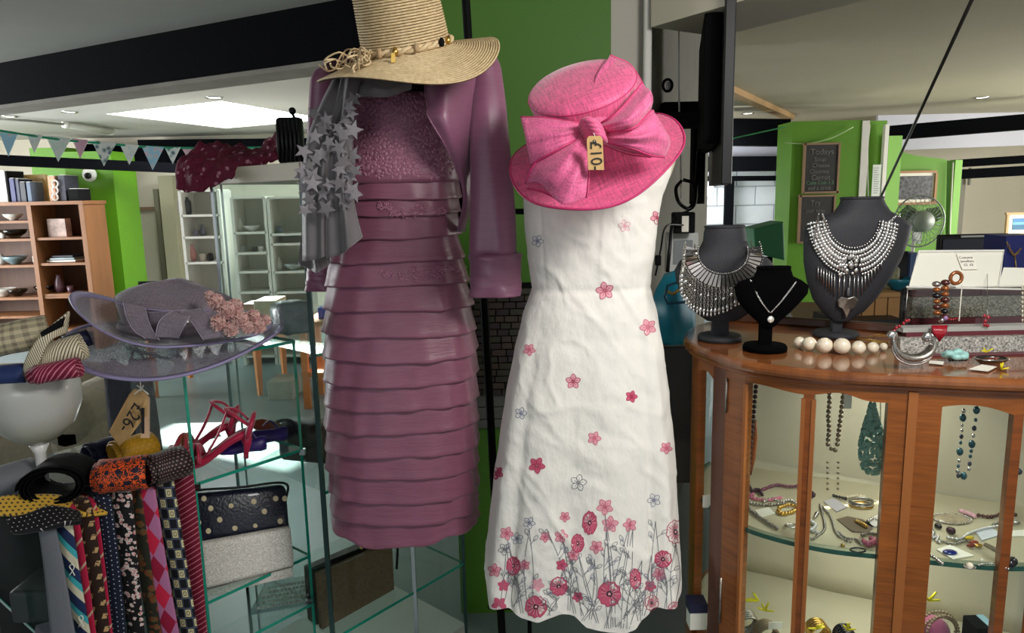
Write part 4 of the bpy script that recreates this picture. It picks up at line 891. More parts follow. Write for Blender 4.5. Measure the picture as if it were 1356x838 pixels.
# printed flowers
M_pk = mat('print_pink', (206, 92, 120), .75); M_pkl = mat('print_pink_light', (232, 168, 178), .75); M_pkd = mat('print_crimson', (178, 44, 84), .75); M_gy = mat('print_grey_line', (120, 122, 128), .75); M_bl = mat('print_slate_blue', (130, 134, 158), .75); M_dk = mat('print_dark', (60, 40, 48), .75)
PM = [M_pk, M_pkl, M_pkd, M_gy, M_bl, M_dk]
rn = random.Random(8)
def outline(b, pts, w_, m, off=.0007): dline(b, BVW, pts+[pts[0]], w_, off, m, len(pts)*3)
def bloom5(x, y, s, ft, ln, rot=None, name='printed_flower', sq=1.0):
    b = MB(); r0 = rot if rot is not None else rn.random()*6
    for k in range(5):
        a = r0+k*1.2566; pts = [(x+(px_-x)*sq, py_) for px_, py_ in leafpts(x+math.cos(a)*s*.58, y+math.sin(a)*s*.58, s*.44, s*.34, a)]
        if ft is not None: dpoly(b, BVW, pts, .0005, 0, m=ft)
        outline(b, pts, .8, ln)
        dline(b, BVW, [(x, y), (x+math.cos(a)*s*.6*sq, y+math.sin(a)*s*.6)], .6, .0009, ln, 4)
    if b.v: b.build(name, PM, wd, smooth=False)
def poppy(x, y, s, sx=1.0, side=False):
    b = MB(); n = 22; pts = [(x+math.cos(2*math.pi*i/n)*s*sx*(1+.07*math.sin(i*2.6)), y+math.sin(2*math.pi*i/n)*s*(1+.07*math.cos(i*3.1))) for i in range(n)]
    dpoly(b, BVW, pts, .0006, 0, m=0)
    for k in range(26):
        a = k*.2417; r1 = s*rn.uniform(.6, .95); dline(b, BVW, [(x+math.cos(a)*s*.3*sx, y+math.sin(a)*s*.3), (x+math.cos(a)*r1*sx, y+math.sin(a)*r1)], .8, .0009, 2 if k % 2 else 1, 3)
    outline(b, pts, .9, 2, .0010)
    dpoly(b, BVW, [(x+math.cos(i)*s*.28*sx, y+math.sin(i)*s*.28) for i in range(6)], .0011, 0, m=5)
    dpoly(b, BVW, [(x+math.cos(i)*s*.13*sx, y+math.sin(i)*s*.13) for i in range(6)], .0013, 0, m=1)
    b.build('printed_poppy', PM, wd, smooth=False)
for x, y, s, ft, ln in ((712, 319, 8, None, 4), (801, 385, 12, 1, 2), (827, 299, 8, None, 1), (870, 288, 9, 1, 2), (858, 433, 11, 1, 0), (701, 463, 8, 1, 0), (759, 505, 10, 1, 2), (836, 525, 8, 0, 2), (787, 580, 9, 1, 0), (882, 593, 8, 1, 0), (711, 616, 11, 0, 2), (658, 626, 9, 0, 2), (766, 639, 11, None, 3), (690, 547, 8, None, 4), (866, 662, 9, None, 4), (701, 692, 8, None, 4), (671, 706, 9, 1, 0), (748, 684, 7, 1, 0), (743, 710, 9, 1, 0), (801, 671, 11, 1, 0), (808, 694, 11, 1, 0), (834, 695, 9, 1, 0), (722, 711, 7, 1, 0), (759, 735, 8, 1, 0), (790, 724, 9, 1, 0), (744, 748, 8, 0, 2), (655, 755, 9, 1, 0), (712, 774, 9, 1, 1), (695, 748, 7, 1, 0), (661, 800, 10, 0, 0), (873, 760, 9, 1, 0), (861, 776, 8, 0, 2), (765, 790, 7, 0, 2), (667, 775, 8, 0, 0), (685, 713, 8, None, 4), (668, 727, 8, None, 3)):
    bloom5(x, y, s, ft, ln)
for x, y, s, sx in ((781, 692, 15, .62), (765, 719, 12, .7), (740, 776, 12, .95), (807, 786, 16, .95), (680, 749, 12, .75), (878, 740, 11, 1), (894, 704, 15, .75), (710, 803, 14, 1.0), (863, 798, 10, .9), (841, 766, 13, .55), (893, 806, 9, .9)): poppy(x, y, s, sx)
st = MB()
for x0, y0, x1, y1 in ((806, 832, 803, 700), (800, 832, 835, 690), (812, 830, 801, 680), (770, 815, 745, 715), (760, 812, 724, 700), (752, 808, 760, 730), (700, 812, 701, 700), (690, 812, 672, 715), (735, 805, 746, 757), (780, 820, 787, 740), (790, 825, 765, 730), (845, 822, 841, 780), (850, 815, 862, 735), (865, 805, 868, 690), (880, 805, 878, 750), (890, 805, 895, 720), (815, 830, 870, 760), (660, 815, 671, 720), (676, 812, 682, 760), (725, 815, 741, 790), (770, 822, 803, 760), (822, 832, 838, 700), (830, 832, 850, 742)):
    for q in range(2):
        mx = (x0+x1)/2+rn.uniform(-8, 8); dline(st, BVW, [(x0+q*3, y0), (mx+q*2, (y0+y1)/2), (x1, y1)], .8, .0006, 3, 14)
        for k in range(3):
            t = rn.uniform(.15, .9); bx = x0+(x1-x0)*t+(mx-(x0+x1)/2)*(1-abs(2*t-1)); by = y0+(y1-y0)*t
            a = rn.choice((-.9, -2.2))+rn.uniform(-.4, .4); L = rn.uniform(7, 16); ex_, ey_ = bx+math.cos(a)*L, by+math.sin(a)*L
            dline(st, BVW, [(bx, by), (ex_, ey_)], .7, .0006, 3, 4)
            lp = leafpts(ex_, ey_, 4.5, 2.3, a); outline(st, lp, .7, rn.choice((3, 3, 4)))
stuff(st.build('printed_stems', PM, wd, smooth=False))
# ---------------- pink hat ----------------
def pinkm(n, c, op=.9): return sheer_mat(n, c, op, coord='UV')
M_pink = pinkm('pink_sinamay', (216, 88, 134), 1.0); M_pink2 = pinkm('pink_sinamay_sheer', (222, 98, 146), .72); M_pinkd = mat('pink_binding', (190, 48, 104), .5)
ph_c = at(787, 196, 1.42); ti = math.radians(17); al = math.radians(33)
U2 = Vector((0, .06, .998)); T2 = Vector((0, -.998, .0)); hx = (X_*math.cos(ti)+U2*math.sin(ti)); nh = ((U2*math.cos(ti)-X_*math.sin(ti))*math.cos(al)+T2*math.sin(al)).normalized()
PM_ = frame(ph_c, hx, nh.cross(hx))
pk = thing('pink_hat', 'bright pink wide brimmed occasion hat with large bow on the white dress', 'hat', ph_c)
def wav2(p, a, i):
    r = math.hypot(p.x, p.y); q = max(0, (r-.09)/.08); p = p.copy(); p.z += q*(-.028+.010*math.sin(2*a+2.4)+.004*math.sin(5*a)); return p
MB().lathe([(.084+.083*i/16, .012-.010*math.sin(i/16*3.1)) for i in range(17)], 96, PM_, fn=wav2).build('brim', M_pink, pk, solid=.0015)
rim = [PM_ @ wav2(Vector((math.cos(a)*.168, math.sin(a)*.168, .012)), a, 0) for a in [2*math.pi*k/90 for k in range(90)]]
MB().tube(rim, .0022, 6, True).build('brim_edge', M_pinkd, pk)
MB().lathe([(.086, .0), (.087, .03), (.090, .07), (.096, .105), (.099, .122), (.098, .128), (.092, .133), (.05, .139), (0, .140)], 72, PM_).build('crown', M_pink, pk)
MB().tube([PM_ @ Vector((math.cos(a)*.0985, math.sin(a)*.0985, .124)) for a in [2*math.pi*k/90 for k in range(90)]], .0014, 5, True).build('crown_seam', M_pinkd, pk)
def bow(rows, nm='bow_loop', m=M_pink2, amp=.003, nu=18, nv=22, sd=0):
    P = wrinkle(patch(rows, nu, nv), amp, 26, 26, sd)
    for i, r in enumerate(P):
        for j, p in enumerate(r): r[j] = p+Vector((0, -1, 0))*.0035*math.sin(i/(nv-1)*math.pi*5+sd)*(1-.5*j/(nu-1))*min(1, j/3)
    MB().grid(P).build(nm, m, pk, solid=.0008)
    for r in (P[0], P[-1]): MB().tube([q+Vector((0, -.0008, 0)) for q in r], .0017, 5).build('bow_edge', M_pinkd, pk)
bow([[(771, 164, 1.29), (748, 160, 1.28), (720, 156, 1.285), (689, 155, 1.30)], [(770, 172, 1.275), (748, 176, 1.25), (724, 178, 1.255), (695, 180, 1.27)], [(771, 180, 1.28), (750, 192, 1.25), (728, 204, 1.25), (703, 218, 1.27)]])
bow([[(769, 174, 1.28), (738, 193, 1.26), (708, 217, 1.265), (695, 243, 1.285)], [(772, 180, 1.27), (750, 212, 1.225), (728, 235, 1.23), (716, 243, 1.25)], [(775, 188, 1.27), (764, 222, 1.22), (752, 250, 1.21), (744, 270, 1.21)], [(778, 192, 1.275), (780, 222, 1.235), (779, 246, 1.22), (777, 262, 1.215)]], sd=3)
bow([[(697, 243, 1.29), (718, 236, 1.27), (740, 250, 1.25)], [(697, 250, 1.29), (720, 255, 1.28), (745, 268, 1.26)]], m=M_pink, sd=5)
bow([[(808, 73, 1.40), (834, 85, 1.41), (852, 112, 1.42)], [(790, 100, 1.335), (820, 116, 1.33), (849, 132, 1.36)], [(784, 132, 1.30), (812, 146, 1.30), (838, 156, 1.33)], [(784, 160, 1.28), (798, 168, 1.28), (812, 174, 1.29)]], sd=6)
bow([[(790, 166, 1.28), (818, 148, 1.265), (850, 110, 1.30)], [(798, 170, 1.265), (835, 158, 1.23), (864, 126, 1.27)], [(803, 175, 1.27), (838, 170, 1.24), (862, 147, 1.27)]], sd=9)
bow([[(804, 176, 1.275), (838, 169, 1.255), (862, 147, 1.28), (866, 150, 1.31)], [(803, 182, 1.265), (840, 182, 1.235), (874, 176, 1.26), (887, 184, 1.29)], [(800, 188, 1.27), (835, 196, 1.25), (862, 206, 1.265), (880, 208, 1.29)]], sd=12)
bow([[(800, 188, 1.285), (832, 194, 1.28), (872, 205, 1.30)], [(800, 192, 1.30), (832, 204, 1.30), (862, 208, 1.315)]], m=M_pink, sd=15)
for k in range(4):
    a = k*.5
    P = [at(x, y, Y) for x, y, Y in ((769+k*1.5, 168+k*5, 1.275), (776+k*3, 160+k*5, 1.245), (788+k*3, 163+k*6, 1.24), (797+k*1.5, 172+k*5, 1.265))]
    MB().tube(crom(P, 14), [.005+.004*math.sin(i/13*math.pi) for i in range(14)], 8, flat=.8).build('knot_fold', M_pink, pk)
MB().sphere(at(786, 178, 1.285), .022, 14, 10, (1, .6, 1)).build('knot', M_pink, pk)
def price_tag(name, label, pts, Y, holes, txt, tf_, parent_string=None, th=.0012, m=M_kraft):
    t = thing(name, label, 'tag', at(pts[0][0], pts[0][1], Y))
    MB().prism([at(x, y, Y) for x, y in pts], (0, th, 0)).build('card', m, t, smooth=False)
    p = at(holes[0], holes[1], Y); MB().tube([p+Vector((math.cos(a)*.002, -.0006, math.sin(a)*.002)) for a in [i*.785 for i in range(8)]], .0007, 5, True).build('eyelet', M_ink, t)
    return t
tg = price_tag('price_tag', 'brown card tag reading £10 tied to the pink hat bow', [(777, 184), (780, 180), (795, 180), (798, 184), (800, 225), (779, 225)], 1.205, (787, 187), None, None)
MB().tube(crom([at(787, 187, 1.203), at(788, 182, 1.215), at(786, 176, 1.235)], 8), .0009, 5).build('string', M_string, tg)
text('£10-', .026, frame(at(789, 206, 1.2042), (.05, 0, -1), (1, 0, .05)), M_ink, tg)
# black rack post between the dresses
rk = thing('garment_rack', 'black metal rack upright between the two dresses', 'rack', atz(652, 838, .2))
pA = at(615, -30, 1.98); pB = at(641, 395, 1.93); pC = at(668, 900, 1.88)
MB().tube([pA, pB, pC], .011, 8).build('post', M_blackm, rk, smooth=False)
MB().tube([at(648, 804, 1.9), at(720, 806, 2.2)], .006, 6).build('crossbar', M_blackm, rk); MB().tube([at(700, 690, 2.2), at(702, 900, 2.2)], .007, 6).build('post', M_blackm, rk)
MB().tube([at(633, 260, 1.94), at(560, 262, 1.86)], .007, 6).build('bracket', M_blackm, rk); MB().tube([at(634, 280, 1.94), at(720, 280, 1.70)], .007, 6).build('bracket', M_blackm, rk)
# dark stone tile panel and grey strips on the green wall
tl = thing('tile_panel', 'panel of small dark brown stone tiles behind the rack upright', 'panel', at(680, 520, GY))
pbx(600, 760, 375, 522, GY-.022, .02).build('backing', M_blackm, tl, smooth=False)
M_ti = [mat('stone_tile_%s' % n_, c, .6, bump=(60, .5)) for n_, c in (('umber', (62, 50, 40)), ('moss', (52, 50, 36)), ('plum', (50, 38, 42)))]
tx0 = at(602, 450, GY).x; tx1 = at(758, 450, GY).x; tz0 = at(680, 520, GY).z; tz1 = at(680, 377, GY).z
b = MB(); r = 0; z = tz0; rn = random.Random(3)
while z < tz1-.02:
    x = tx0+(r % 2)*.02
    while x < tx1: w_ = rn.uniform(.03, .055); b.box((x+w_/2, GY-.026, z+.011), (w_-.004, .012+rn.random()*.006, .019), None, rn.randrange(3)); x += w_
    z += .023; r += 1
stuff(b.build('stone_tiles', M_ti, tl, smooth=False))
for k, (ya, yb) in enumerate(((522, 538), (539, 554), (555, 566))):
    o = pbx(598, 760, ya, yb, GY-.02, .018).build('skirting_board', mat('grey_board', (92, 92, 88), .7), smooth=False, bevel=.002); o.name = 'trim_%d' % (30+k); struct(o)
# ---------------- glass displays on the left ----------------
def V2(x, y, z=0): return Vector((x, y, z))
A = V2(-.775, 1.67); B = V2(-.582, 1.90); A2 = A+V2(-.235, .19); B2 = B+V2(-.235, .19)
T3 = V2(-.52, 1.85); TLc = V2(-.875, 2.17); TR = V2(-.18, 2.26); TB = TLc+TR-T3
ed = (TR-T3).normalized(); ep = (TLc-T3).normalized()
M_gpost = mat('dark_green_post', (46, 74, 70), .25, .3)
def pane(a, b_, z0, z1, par, th=.005, edge=True, nm='glass_pane'):
    d = b_-a; n = Vector((-d.y, d.x, 0)).normalized()*th
    MB().add([a+Z*z0, b_+Z*z0, b_+Z*z1, a+Z*z1], [(0, 1, 2, 3)]).build(nm, M_glass, par, smooth=False)
    if edge:
        for p, s_ in ((a, 1),):
            MB().obox(p+Z*z0-d.normalized()*.0015, d.normalized()*.003, n*1.4, Z*(z1-z0)).build('pane_edge', M_gedge, par, smooth=False)
def plate(c4, z, par, nm='glass_shelf', th=.008, edges=(0, 1, 2, 3)):
    MB().add([p+Z*(z+th) for p in c4], [(0, 1, 2, 3)]).build(nm, M_glass, par, smooth=False)
    for i in edges:
        a, b_ = c4[i], c4[(i+1) % 4]; d = b_-a; n = Vector((d.y, -d.x, 0)).normalized()*.002
        MB().obox(a+Z*z, d, n, Z*th).build('shelf_edge', M_gedge, par, smooth=False)
gd = thing('glass_display', 'low glass shelf display with green edges under the grey hat', 'display stand', (A+B2)/2)
TOPZ = 1.12
plate([A, B, B2, A2], TOPZ, gd, 'glass_top'); SZ1, SZ2, SZ3 = .818, .505, .36
for z in (SZ1, SZ2, SZ3): plate([A, B, B2, A2], z, gd)
pane(A, A2, 0, TOPZ, gd); pane(B, B2, 0, TOPZ, gd); pane(A2, B2, 0, TOPZ, gd, edge=False)
for p in (A, B): MB().box((p.x, p.y, SZ1-.002), (.014, .014, .016)).build('clip', M_chrome, gd, smooth=False)
tc = thing('glass_cabinet', 'tall glass cabinet with white top panel behind the plum dress', 'display cabinet', (T3+TB)/2)
TZ = 1.545
for a, b_ in ((T3, TLc), (T3, TR), (TR, TB), (TLc, TB)): pane(a, b_, .04, TZ, tc, edge=False)
for p, r_ in ((T3, .009), (TLc, .006), (TR, .008), (TB, .006)): MB().box((p.x, p.y, TZ/2), (r_*1.3, r_*1.3, TZ)).build('corner_post', M_gpost if p in (T3, TR) else M_chrome, tc, smooth=False)
for t_ in (.10,): MB().box(((TLc+ep*-.0+ed*.03).x, (TLc+ed*.03).y, TZ/2), (.005, .005, TZ)).build('corner_post', M_chrome, tc, smooth=False)
pm = T3+ed*.31; MB().box((pm.x, pm.y, TZ/2), (.012, .012, TZ)).build('middle_post', M_chrome, tc, smooth=False)
MB().prism([p+Z*TZ for p in (T3-ed*.01-ep*.01, TR+ed*.01-ep*.01, TB+ed*.01+ep*.01, TLc-ed*.01+ep*.01)], Z*.045).build('top_panel', mat('top_panel_beige', (196, 186, 162), .6), tc, smooth=False, bevel=.002)
TS = (.278, .71, 1.09)
for z in TS: plate([T3, TR, TB, TLc], z, tc, edges=(1, 0))
MB().prism([p+Z*.0 for p in (T3, TR, TB, TLc)], Z*.06).build('plinth', M_white, tc, smooth=False)
# lower left glass case for the ties
G1 = V2(-.965, 1.395); G2 = V2(-.79, 1.655); gp = V2(-.78, .62).normalized(); GZ = .855
G3 = G2+gp*.42; G4 = G1+gp*.42
gc = thing('glass_case', 'low glass counter case with ties hanging down its front', 'display case', (G1+G3)/2)
plate([G1, G2, G3, G4], GZ, gc, 'glass_top', .008, (0, 3)); M_keep = M_glass; M_glass = glass_mat('dull_glass', (214, 228, 224), .08, .1); pane(G1, G2, 0, GZ, gc, edge=False); pane(G1, G4, 0, GZ, gc, edge=False); M_glass = M_keep
MB().box((G1.x, G1.y, GZ/2), (.008, .008, GZ)).build('corner_edge', M_gedge, gc, smooth=False)
MB().prism([p+Z*.04 for p in (G1+gp*.03, G2+gp*.03, G3, G4)], Z*.02).build('case_floor', M_blackm, gc, smooth=False)
MB().obox(G4+Z*.02, G3-G4, gp*-.01, Z*.80).build('back_panel', mat('case_back_dark', (20, 26, 26), .9), gc, smooth=False)
for z in (.55,): plate([G1+gp*.01, G2+gp*.01, G3, G4], z, gc)
o = MB().box((G1+gp*.2+V2(.05, .05, .60)), (.16, .12, .08)).build('black_box', mat('slate_box', (60, 66, 66), .6), smooth=False, bevel=.01); tag(o, 'dark slate box lying inside the low glass counter case', 'box')
o = MB().box((G1+gp*.1+V2(.02, .03, .565)), (.10, .06, .012), Matrix.Rotation(.5, 3, 'Z')).build('lilac_card', mat('lilac_card', (150, 140, 160), .6), smooth=False); tag(o, 'pale lilac card on the lower shelf of the glass counter case', 'card')
# --------- grey hat ---------
M_gh = sheer_mat('grey_lilac_sinamay', (126, 114, 124), .95, coord='UV', var=.14); M_ghs = sheer_mat('grey_lilac_sinamay_sheer', (142, 132, 146), .55, coord='UV', var=.14); M_ghb = mat('lilac_grosgrain', (150, 140, 178), .5)
hcx = at(236, 438, 1.76)
gh = thing('grey_hat', 'lilac grey double brimmed hat with ribbon loops and pink flowers', 'hat', hcx)
al = math.radians(13); ti = math.radians(-3)
Uu = Vector((0, .19, .98)).normalized(); Tt = Vector((0, -.98, .19)); hx = (X_*math.cos(ti)+Uu*math.sin(ti)); nh = ((Uu*math.cos(ti)-X_*math.sin(ti))*math.cos(al)+Tt*math.sin(al)).normalized()
GM = frame(hcx, hx, nh.cross(hx))
def brim(r0, r1, cz, fn, m, mb, name, w_=.010):
    MB().lathe([(r0+(r1-r0)*i/14, cz) for i in range(15)], 90, GM, fn=fn).build(name, m, gh, solid=.001)
    for rr, o_ in ((r1, 0),):
        e = []
        for k in range(90):
            a = 2*math.pi*k/90; e.append([GM @ fn(Vector((math.cos(a)*(rr-w_), math.sin(a)*(rr-w_), cz)), a, 0), GM @ fn(Vector((math.cos(a)*rr, math.sin(a)*rr, cz)), a, 0)])
        e.append(e[0]); b = MB(); b.grid(e); b.build(name+'_binding', mb, gh, solid=.004)
def f_up(p, a, i):
    r = math.hypot(p.x, p.y); q = max(0, (r-.1)/.14); p = p.copy(); p.z += q*q*(.002+.120*max(0, math.cos(a-math.pi-.35))**2-.002*math.cos(2*a)); return p
def f_dn(p, a, i):
    r = math.hypot(p.x, p.y); q = max(0, (r-.1)/.14); p = p.copy(); p.z += q*(-.030+.034*max(0, math.cos(a-math.pi+.2))**2+.012*math.sin(2*a+1)+.034*max(0, math.cos(a))**2); return p
brim(.095, .222, .01, f_up, M_ghs, M_ghb, 'upper_brim'); brim(.095, .246, -.012, f_dn, M_ghs, M_ghb, 'lower_brim', .012)
cpf = [(.118, .0), (.121, .03), (.128, .062), (.131, .078), (.124, .088), (.1, .102), (.06, .116), (.02, .122), (0, .122)]
MB().lathe(cpf, 72, GM, fn=lambda p, a, i: Vector((p.x*1.02, p.y, p.z+.010*(p.x/.13)*-1+(.006*math.cos(3*a+.6) if i > 3 else 0)))).build('crown', M_gh, gh)
MB().tube([GM @ Vector((math.cos(a)*.1325, math.sin(a)*.1315, .079-.010*math.cos(a))) for a in [2*math.pi*k/80 for k in range(80)]], .0018, 5, True).build('crown_seam', M_ghb, gh)
def rib(rows, m=M_gh, nm='ribbon_loop', sd=0):
    P = wrinkle(patch(rows, 12, 26), .002, 30, 30, sd); MB().grid(P).build(nm, m, gh, solid=.0012)
    for j in (0, -1): MB().tube([r[j]+Vector((0, -.001, 0)) for r in P], .0010, 5).build('ribbon_edge', mat('ribbon_edge_lilac', (164, 150, 168), .5), gh)
rib([[(163, 400, 1.60), (192, 406, 1.60)], [(168, 420, 1.585), (196, 422, 1.58)], [(178, 438, 1.57), (203, 438, 1.565)], [(193, 448, 1.565), (212, 450, 1.56)]])
rib([[(196, 414, 1.60), (198, 436, 1.60)], [(222, 412, 1.585), (222, 446, 1.58)], [(246, 410, 1.59), (246, 430, 1.575)]], sd=3)
rib([[(206, 446, 1.56), (236, 448, 1.56)], [(212, 424, 1.565), (244, 432, 1.555)], [(228, 412, 1.58), (252, 418, 1.57)]], sd=5)
rib([[(240, 412, 1.59), (268, 408, 1.60)], [(252, 424, 1.57), (278, 420, 1.575)], [(262, 438, 1.56), (286, 434, 1.56)], [(270, 450, 1.555), (296, 446, 1.555)]], sd=7)
MB().tube([GM @ Vector((math.cos(a)*.1225, math.sin(a)*.1225, .022)) for a in [2*math.pi*k/80 for k in range(80)]], .011, 8, True, flat=1).build('hat_band', M_gh, gh)
M_fl = mat('dusty_pink_silk', (206, 168, 160), .7, var=(60, .22), sheen=.3); M_fl2 = mat('dusty_pink_silk_dark', (176, 124, 120), .6)
rn = random.Random(9)
def rose(c, s, n):
    b = MB(); b2 = MB()
    for k in range(n):
        rr = s*(.15+.95*k/n); a = k*2.4; el = .2+1.1*(1-k/n)
        d = Vector((math.cos(a)*math.cos(el), -math.sin(el)-.15, math.sin(a)*math.cos(el))).normalized(); u = d.cross(Vector((.3, .2, .9))).normalized(); v = d.cross(u)
        pc_ = c+d*rr*.55; pts = []; m_ = 7
        for i in range(m_):
            t = 2*math.pi*i/m_; q = u*math.cos(t)+v*math.sin(t); pts.append(pc_+q*s*.62*(1+.25*math.sin(3*t+k))+d*s*(.18*math.sin(4*t+k)))
        tgt = b if k % 4 else b2
        tgt.add(pts+[pc_-d*s*.12], [(i, (i+1) % m_, m_) for i in range(m_)])
    b.build('flower_petals', M_fl, gh, smooth=False, solid=.001); b2.build('flower_petals', M_fl2, gh, smooth=False, solid=.001)
for x, y, Y, s in ((286, 400, 1.60, .024), (300, 412, 1.575, .027), (290, 428, 1.565, .023), (318, 424, 1.57, .025), (312, 406, 1.60, .022), (306, 436, 1.56, .021), (336, 420, 1.60, .021), (342, 432, 1.59, .022), (328, 434, 1.575, .018), (278, 392, 1.62, .015), (352, 424, 1.61, .015)): rose(at(x, y, Y), s, 20)
# swing tag folded under the grey hat
kt = thing('swing_tag', 'folded brown card tag handwritten 26 hanging under the grey hat', 'tag', at(170, 560, 1.55))
MB().prism([at(x, y, Y) for x, y, Y in ((144, 572, 1.60), (171, 522, 1.58), (178, 515, 1.58), (189, 517, 1.57), (195, 524, 1.57), (195, 548, 1.57), (172, 578, 1.57), (158, 590, 1.58))], (0, .0015, 0)).build('card', M_kraft, kt, smooth=False)
MB().prism([at(x, y, Y) for x, y, Y in ((190, 516, 1.575), (198, 527, 1.60), (198, 580, 1.60), (186, 580, 1.58))], (0, .0015, 0)).build('card_fold', mat('kraft_pale', (206, 172, 140), .8), kt, smooth=False)
MB().prism([at(x, y, 1.565) for x, y in ((187, 540), (191, 540), (191, 574), (187, 574))], (0, .001, 0)).build('dark_strip', M_ink, kt, smooth=False)
text('£26-', .040, frame(at(174, 553, 1.563), at(186, 536, 1.563)-at(164, 572, 1.563), Vector((-.8, 0, .55)))@Matrix.Rotation(math.pi, 4, 'Z'), M_ink, kt)
MB().tube(crom([at(183, 484, 1.62), at(185, 500, 1.58), at(187, 516, 1.565)], 8), .0014, 6).build('string', M_string, kt)
for a_, b_ in (((187, 514), (178, 522)), ((187, 514), (197, 522)), ((187, 514), (181, 510)), ((190, 510), (186, 518))): MB().tube([at(*a_, 1.56), at(*b_, 1.558)], .0014, 6).build('string_knot', M_string, kt)
# --------- white goblet vase ---------
def frost(P):
    x, y, z = P.obj(); return P.mix(z.m('MULTIPLY_ADD', 9.0, -.75, True), (168, 164, 124), (186, 186, 180))
gv = thing('goblet_vase', 'frosted white goblet shaped vase holding rolled ties', 'vase', (0, 0, 0))
gx = at(46, 545, 1.53); gz0 = GZ+.009; gv.location = (gx.x, 1.53, gz0); zr_ = at(46, 506, 1.45).z; zs_ = at(46, 588, 1.53).z; H = zr_-zs_
Mg = Matrix.Translation((gx.x, 1.53, 0))
MB().lathe([(.0, zs_), (.018, zs_+.001), (.045, zs_+H*.10), (.075, zs_+H*.28), (.092, zs_+H*.55), (.094, zs_+H*.8), (.090, zr_), (.086, zr_), (.089, zs_+H*.8), (.085, zs_+H*.5), (.04, zs_+H*.14), (0, zs_+.01)], 48, Mg).build('bowl', mat('frosted_pearl_glass', pat=frost, rough=.3, coat=.4), gv)
MB().lathe([(.05, gz0), (.048, gz0+.006), (.018, gz0+.012), (.011, gz0+.03), (.011, zs_-.02), (.020, zs_+.002), (0, zs_+.004)], 24, Mg).build('stem', mat('white_stem_glass', (222, 220, 216), .3, coat=.4), gv)
# --------- tie patterns ---------
def stripes(c1, c2, p=.012, w_=.3, ang=.8):
    def f(P):
        u, v = P.uv(); s_ = ((u*ang+v)*(1/p)).fr(); return P.mix(s_.lt(w_), c2, c1)
    return f
def dots(c1, c2, p=.012, r=.16):
    def f(P):
        u, v = P.uv(); a = u*(1/p); row = a.fl(); x = a.fr()-.5; y = (v*(1/p)+row*.5).fr()-.5; d = (x*x+y*y); return P.mix(d.lt(r*r), c2, c1)
    return f
def check(P):
    u, v = P.uv(); a = (u*60).fr().lt(.5); b_ = (v*45).fr().lt(.4); n = P.noise(300, 2, 'UV'); return P.mix(a*.5+b_*.4, (196, 184, 150), P.mix(n, (84, 74, 66), (150, 140, 120)))
def clubstripe(P):
    u, v = P.uv(); s_ = ((v-u*1.4)*(1/.075)).fr(); return P.mix(s_.lt(.25), P.mix(s_.lt(.58), (28, 44, 84), (214, 206, 178)), (62, 170, 178))
def argyle(P):
    u, v = P.uv(); a = (u*26+v*15).fl(); b_ = (u*26-v*15).fl(); k = ((a+b_)*.5).fr().gt(.25); n = ((a-b_)*.25).fr().gt(.4)
    return P.mix(k, (176, 110, 150), P.mix((a*.5).fr().gt(.25), (150, 14, 54), (202, 30, 66)))
def squares(P):
    u, v = P.uv(); a = u*62; b_ = v*40; k = ((a.fl()+b_.fl())*.5).fr().gt(.25); fx = (a.fr()-.5).ab(); fy = (b_.fr()-.5).ab(); ins = fx.lt(.38)*fy.lt(.38)
    cx = a.fr()-.5; cy = b_.fr()-.5; r = cx*cx+cy*cy; rg = r.lt(.05)*r.gt(.025)
    grid = (fx.gt(.45)+fy.gt(.45)).m('MINIMUM', 1); return P.mix(k*ins, P.mix(grid, (16, 18, 26), (90, 100, 120)), P.mix(rg, (214, 204, 156), (60, 60, 70)))
def floral(c0, c1, c2, sc=60):
    def f(P):
        d = P.voro(sc, 'UV'); n = P.noise(sc*2.2, 2, 'UV'); return P.mix((d+n*.5).lt(.68), c0, P.mix(n.gt(.53), c1, c2))
    return f
def motif(c0, c1, p=.03):
    def f(P):
        u, v = P.uv(); a = u*(1/(p*.8)); row = a.fl(); x = (a.fr()-.5); y = (v*(1/p)+row*.5).fr()-.5; q = (x+y*.5).ab(); q2 = y.ab(); n = P.noise(160, 2, 'UV'); return P.mix(q.lt(.2)*q2.lt(.2)*n.gt(.42), c1, c0)
    return f
def orange(P):
    u, v = P.uv(); a = u*36; x = a.fr()-.5; y = (v*36+a.fl()*.5).fr()-.5; d = x*x+y*y; n = P.noise(90, 2, 'UV'); return P.mix(d.lt(.045), P.mix((n*6).fr().gt(.45), (226, 84, 22), (40, 26, 26)), (20, 18, 40))
def tmat(name, pat=None, col=(80, 80, 80), rough=.5): return mat(name, col, rough, pat=pat, sheen=.08, spec=.3, bump=(500, .25))
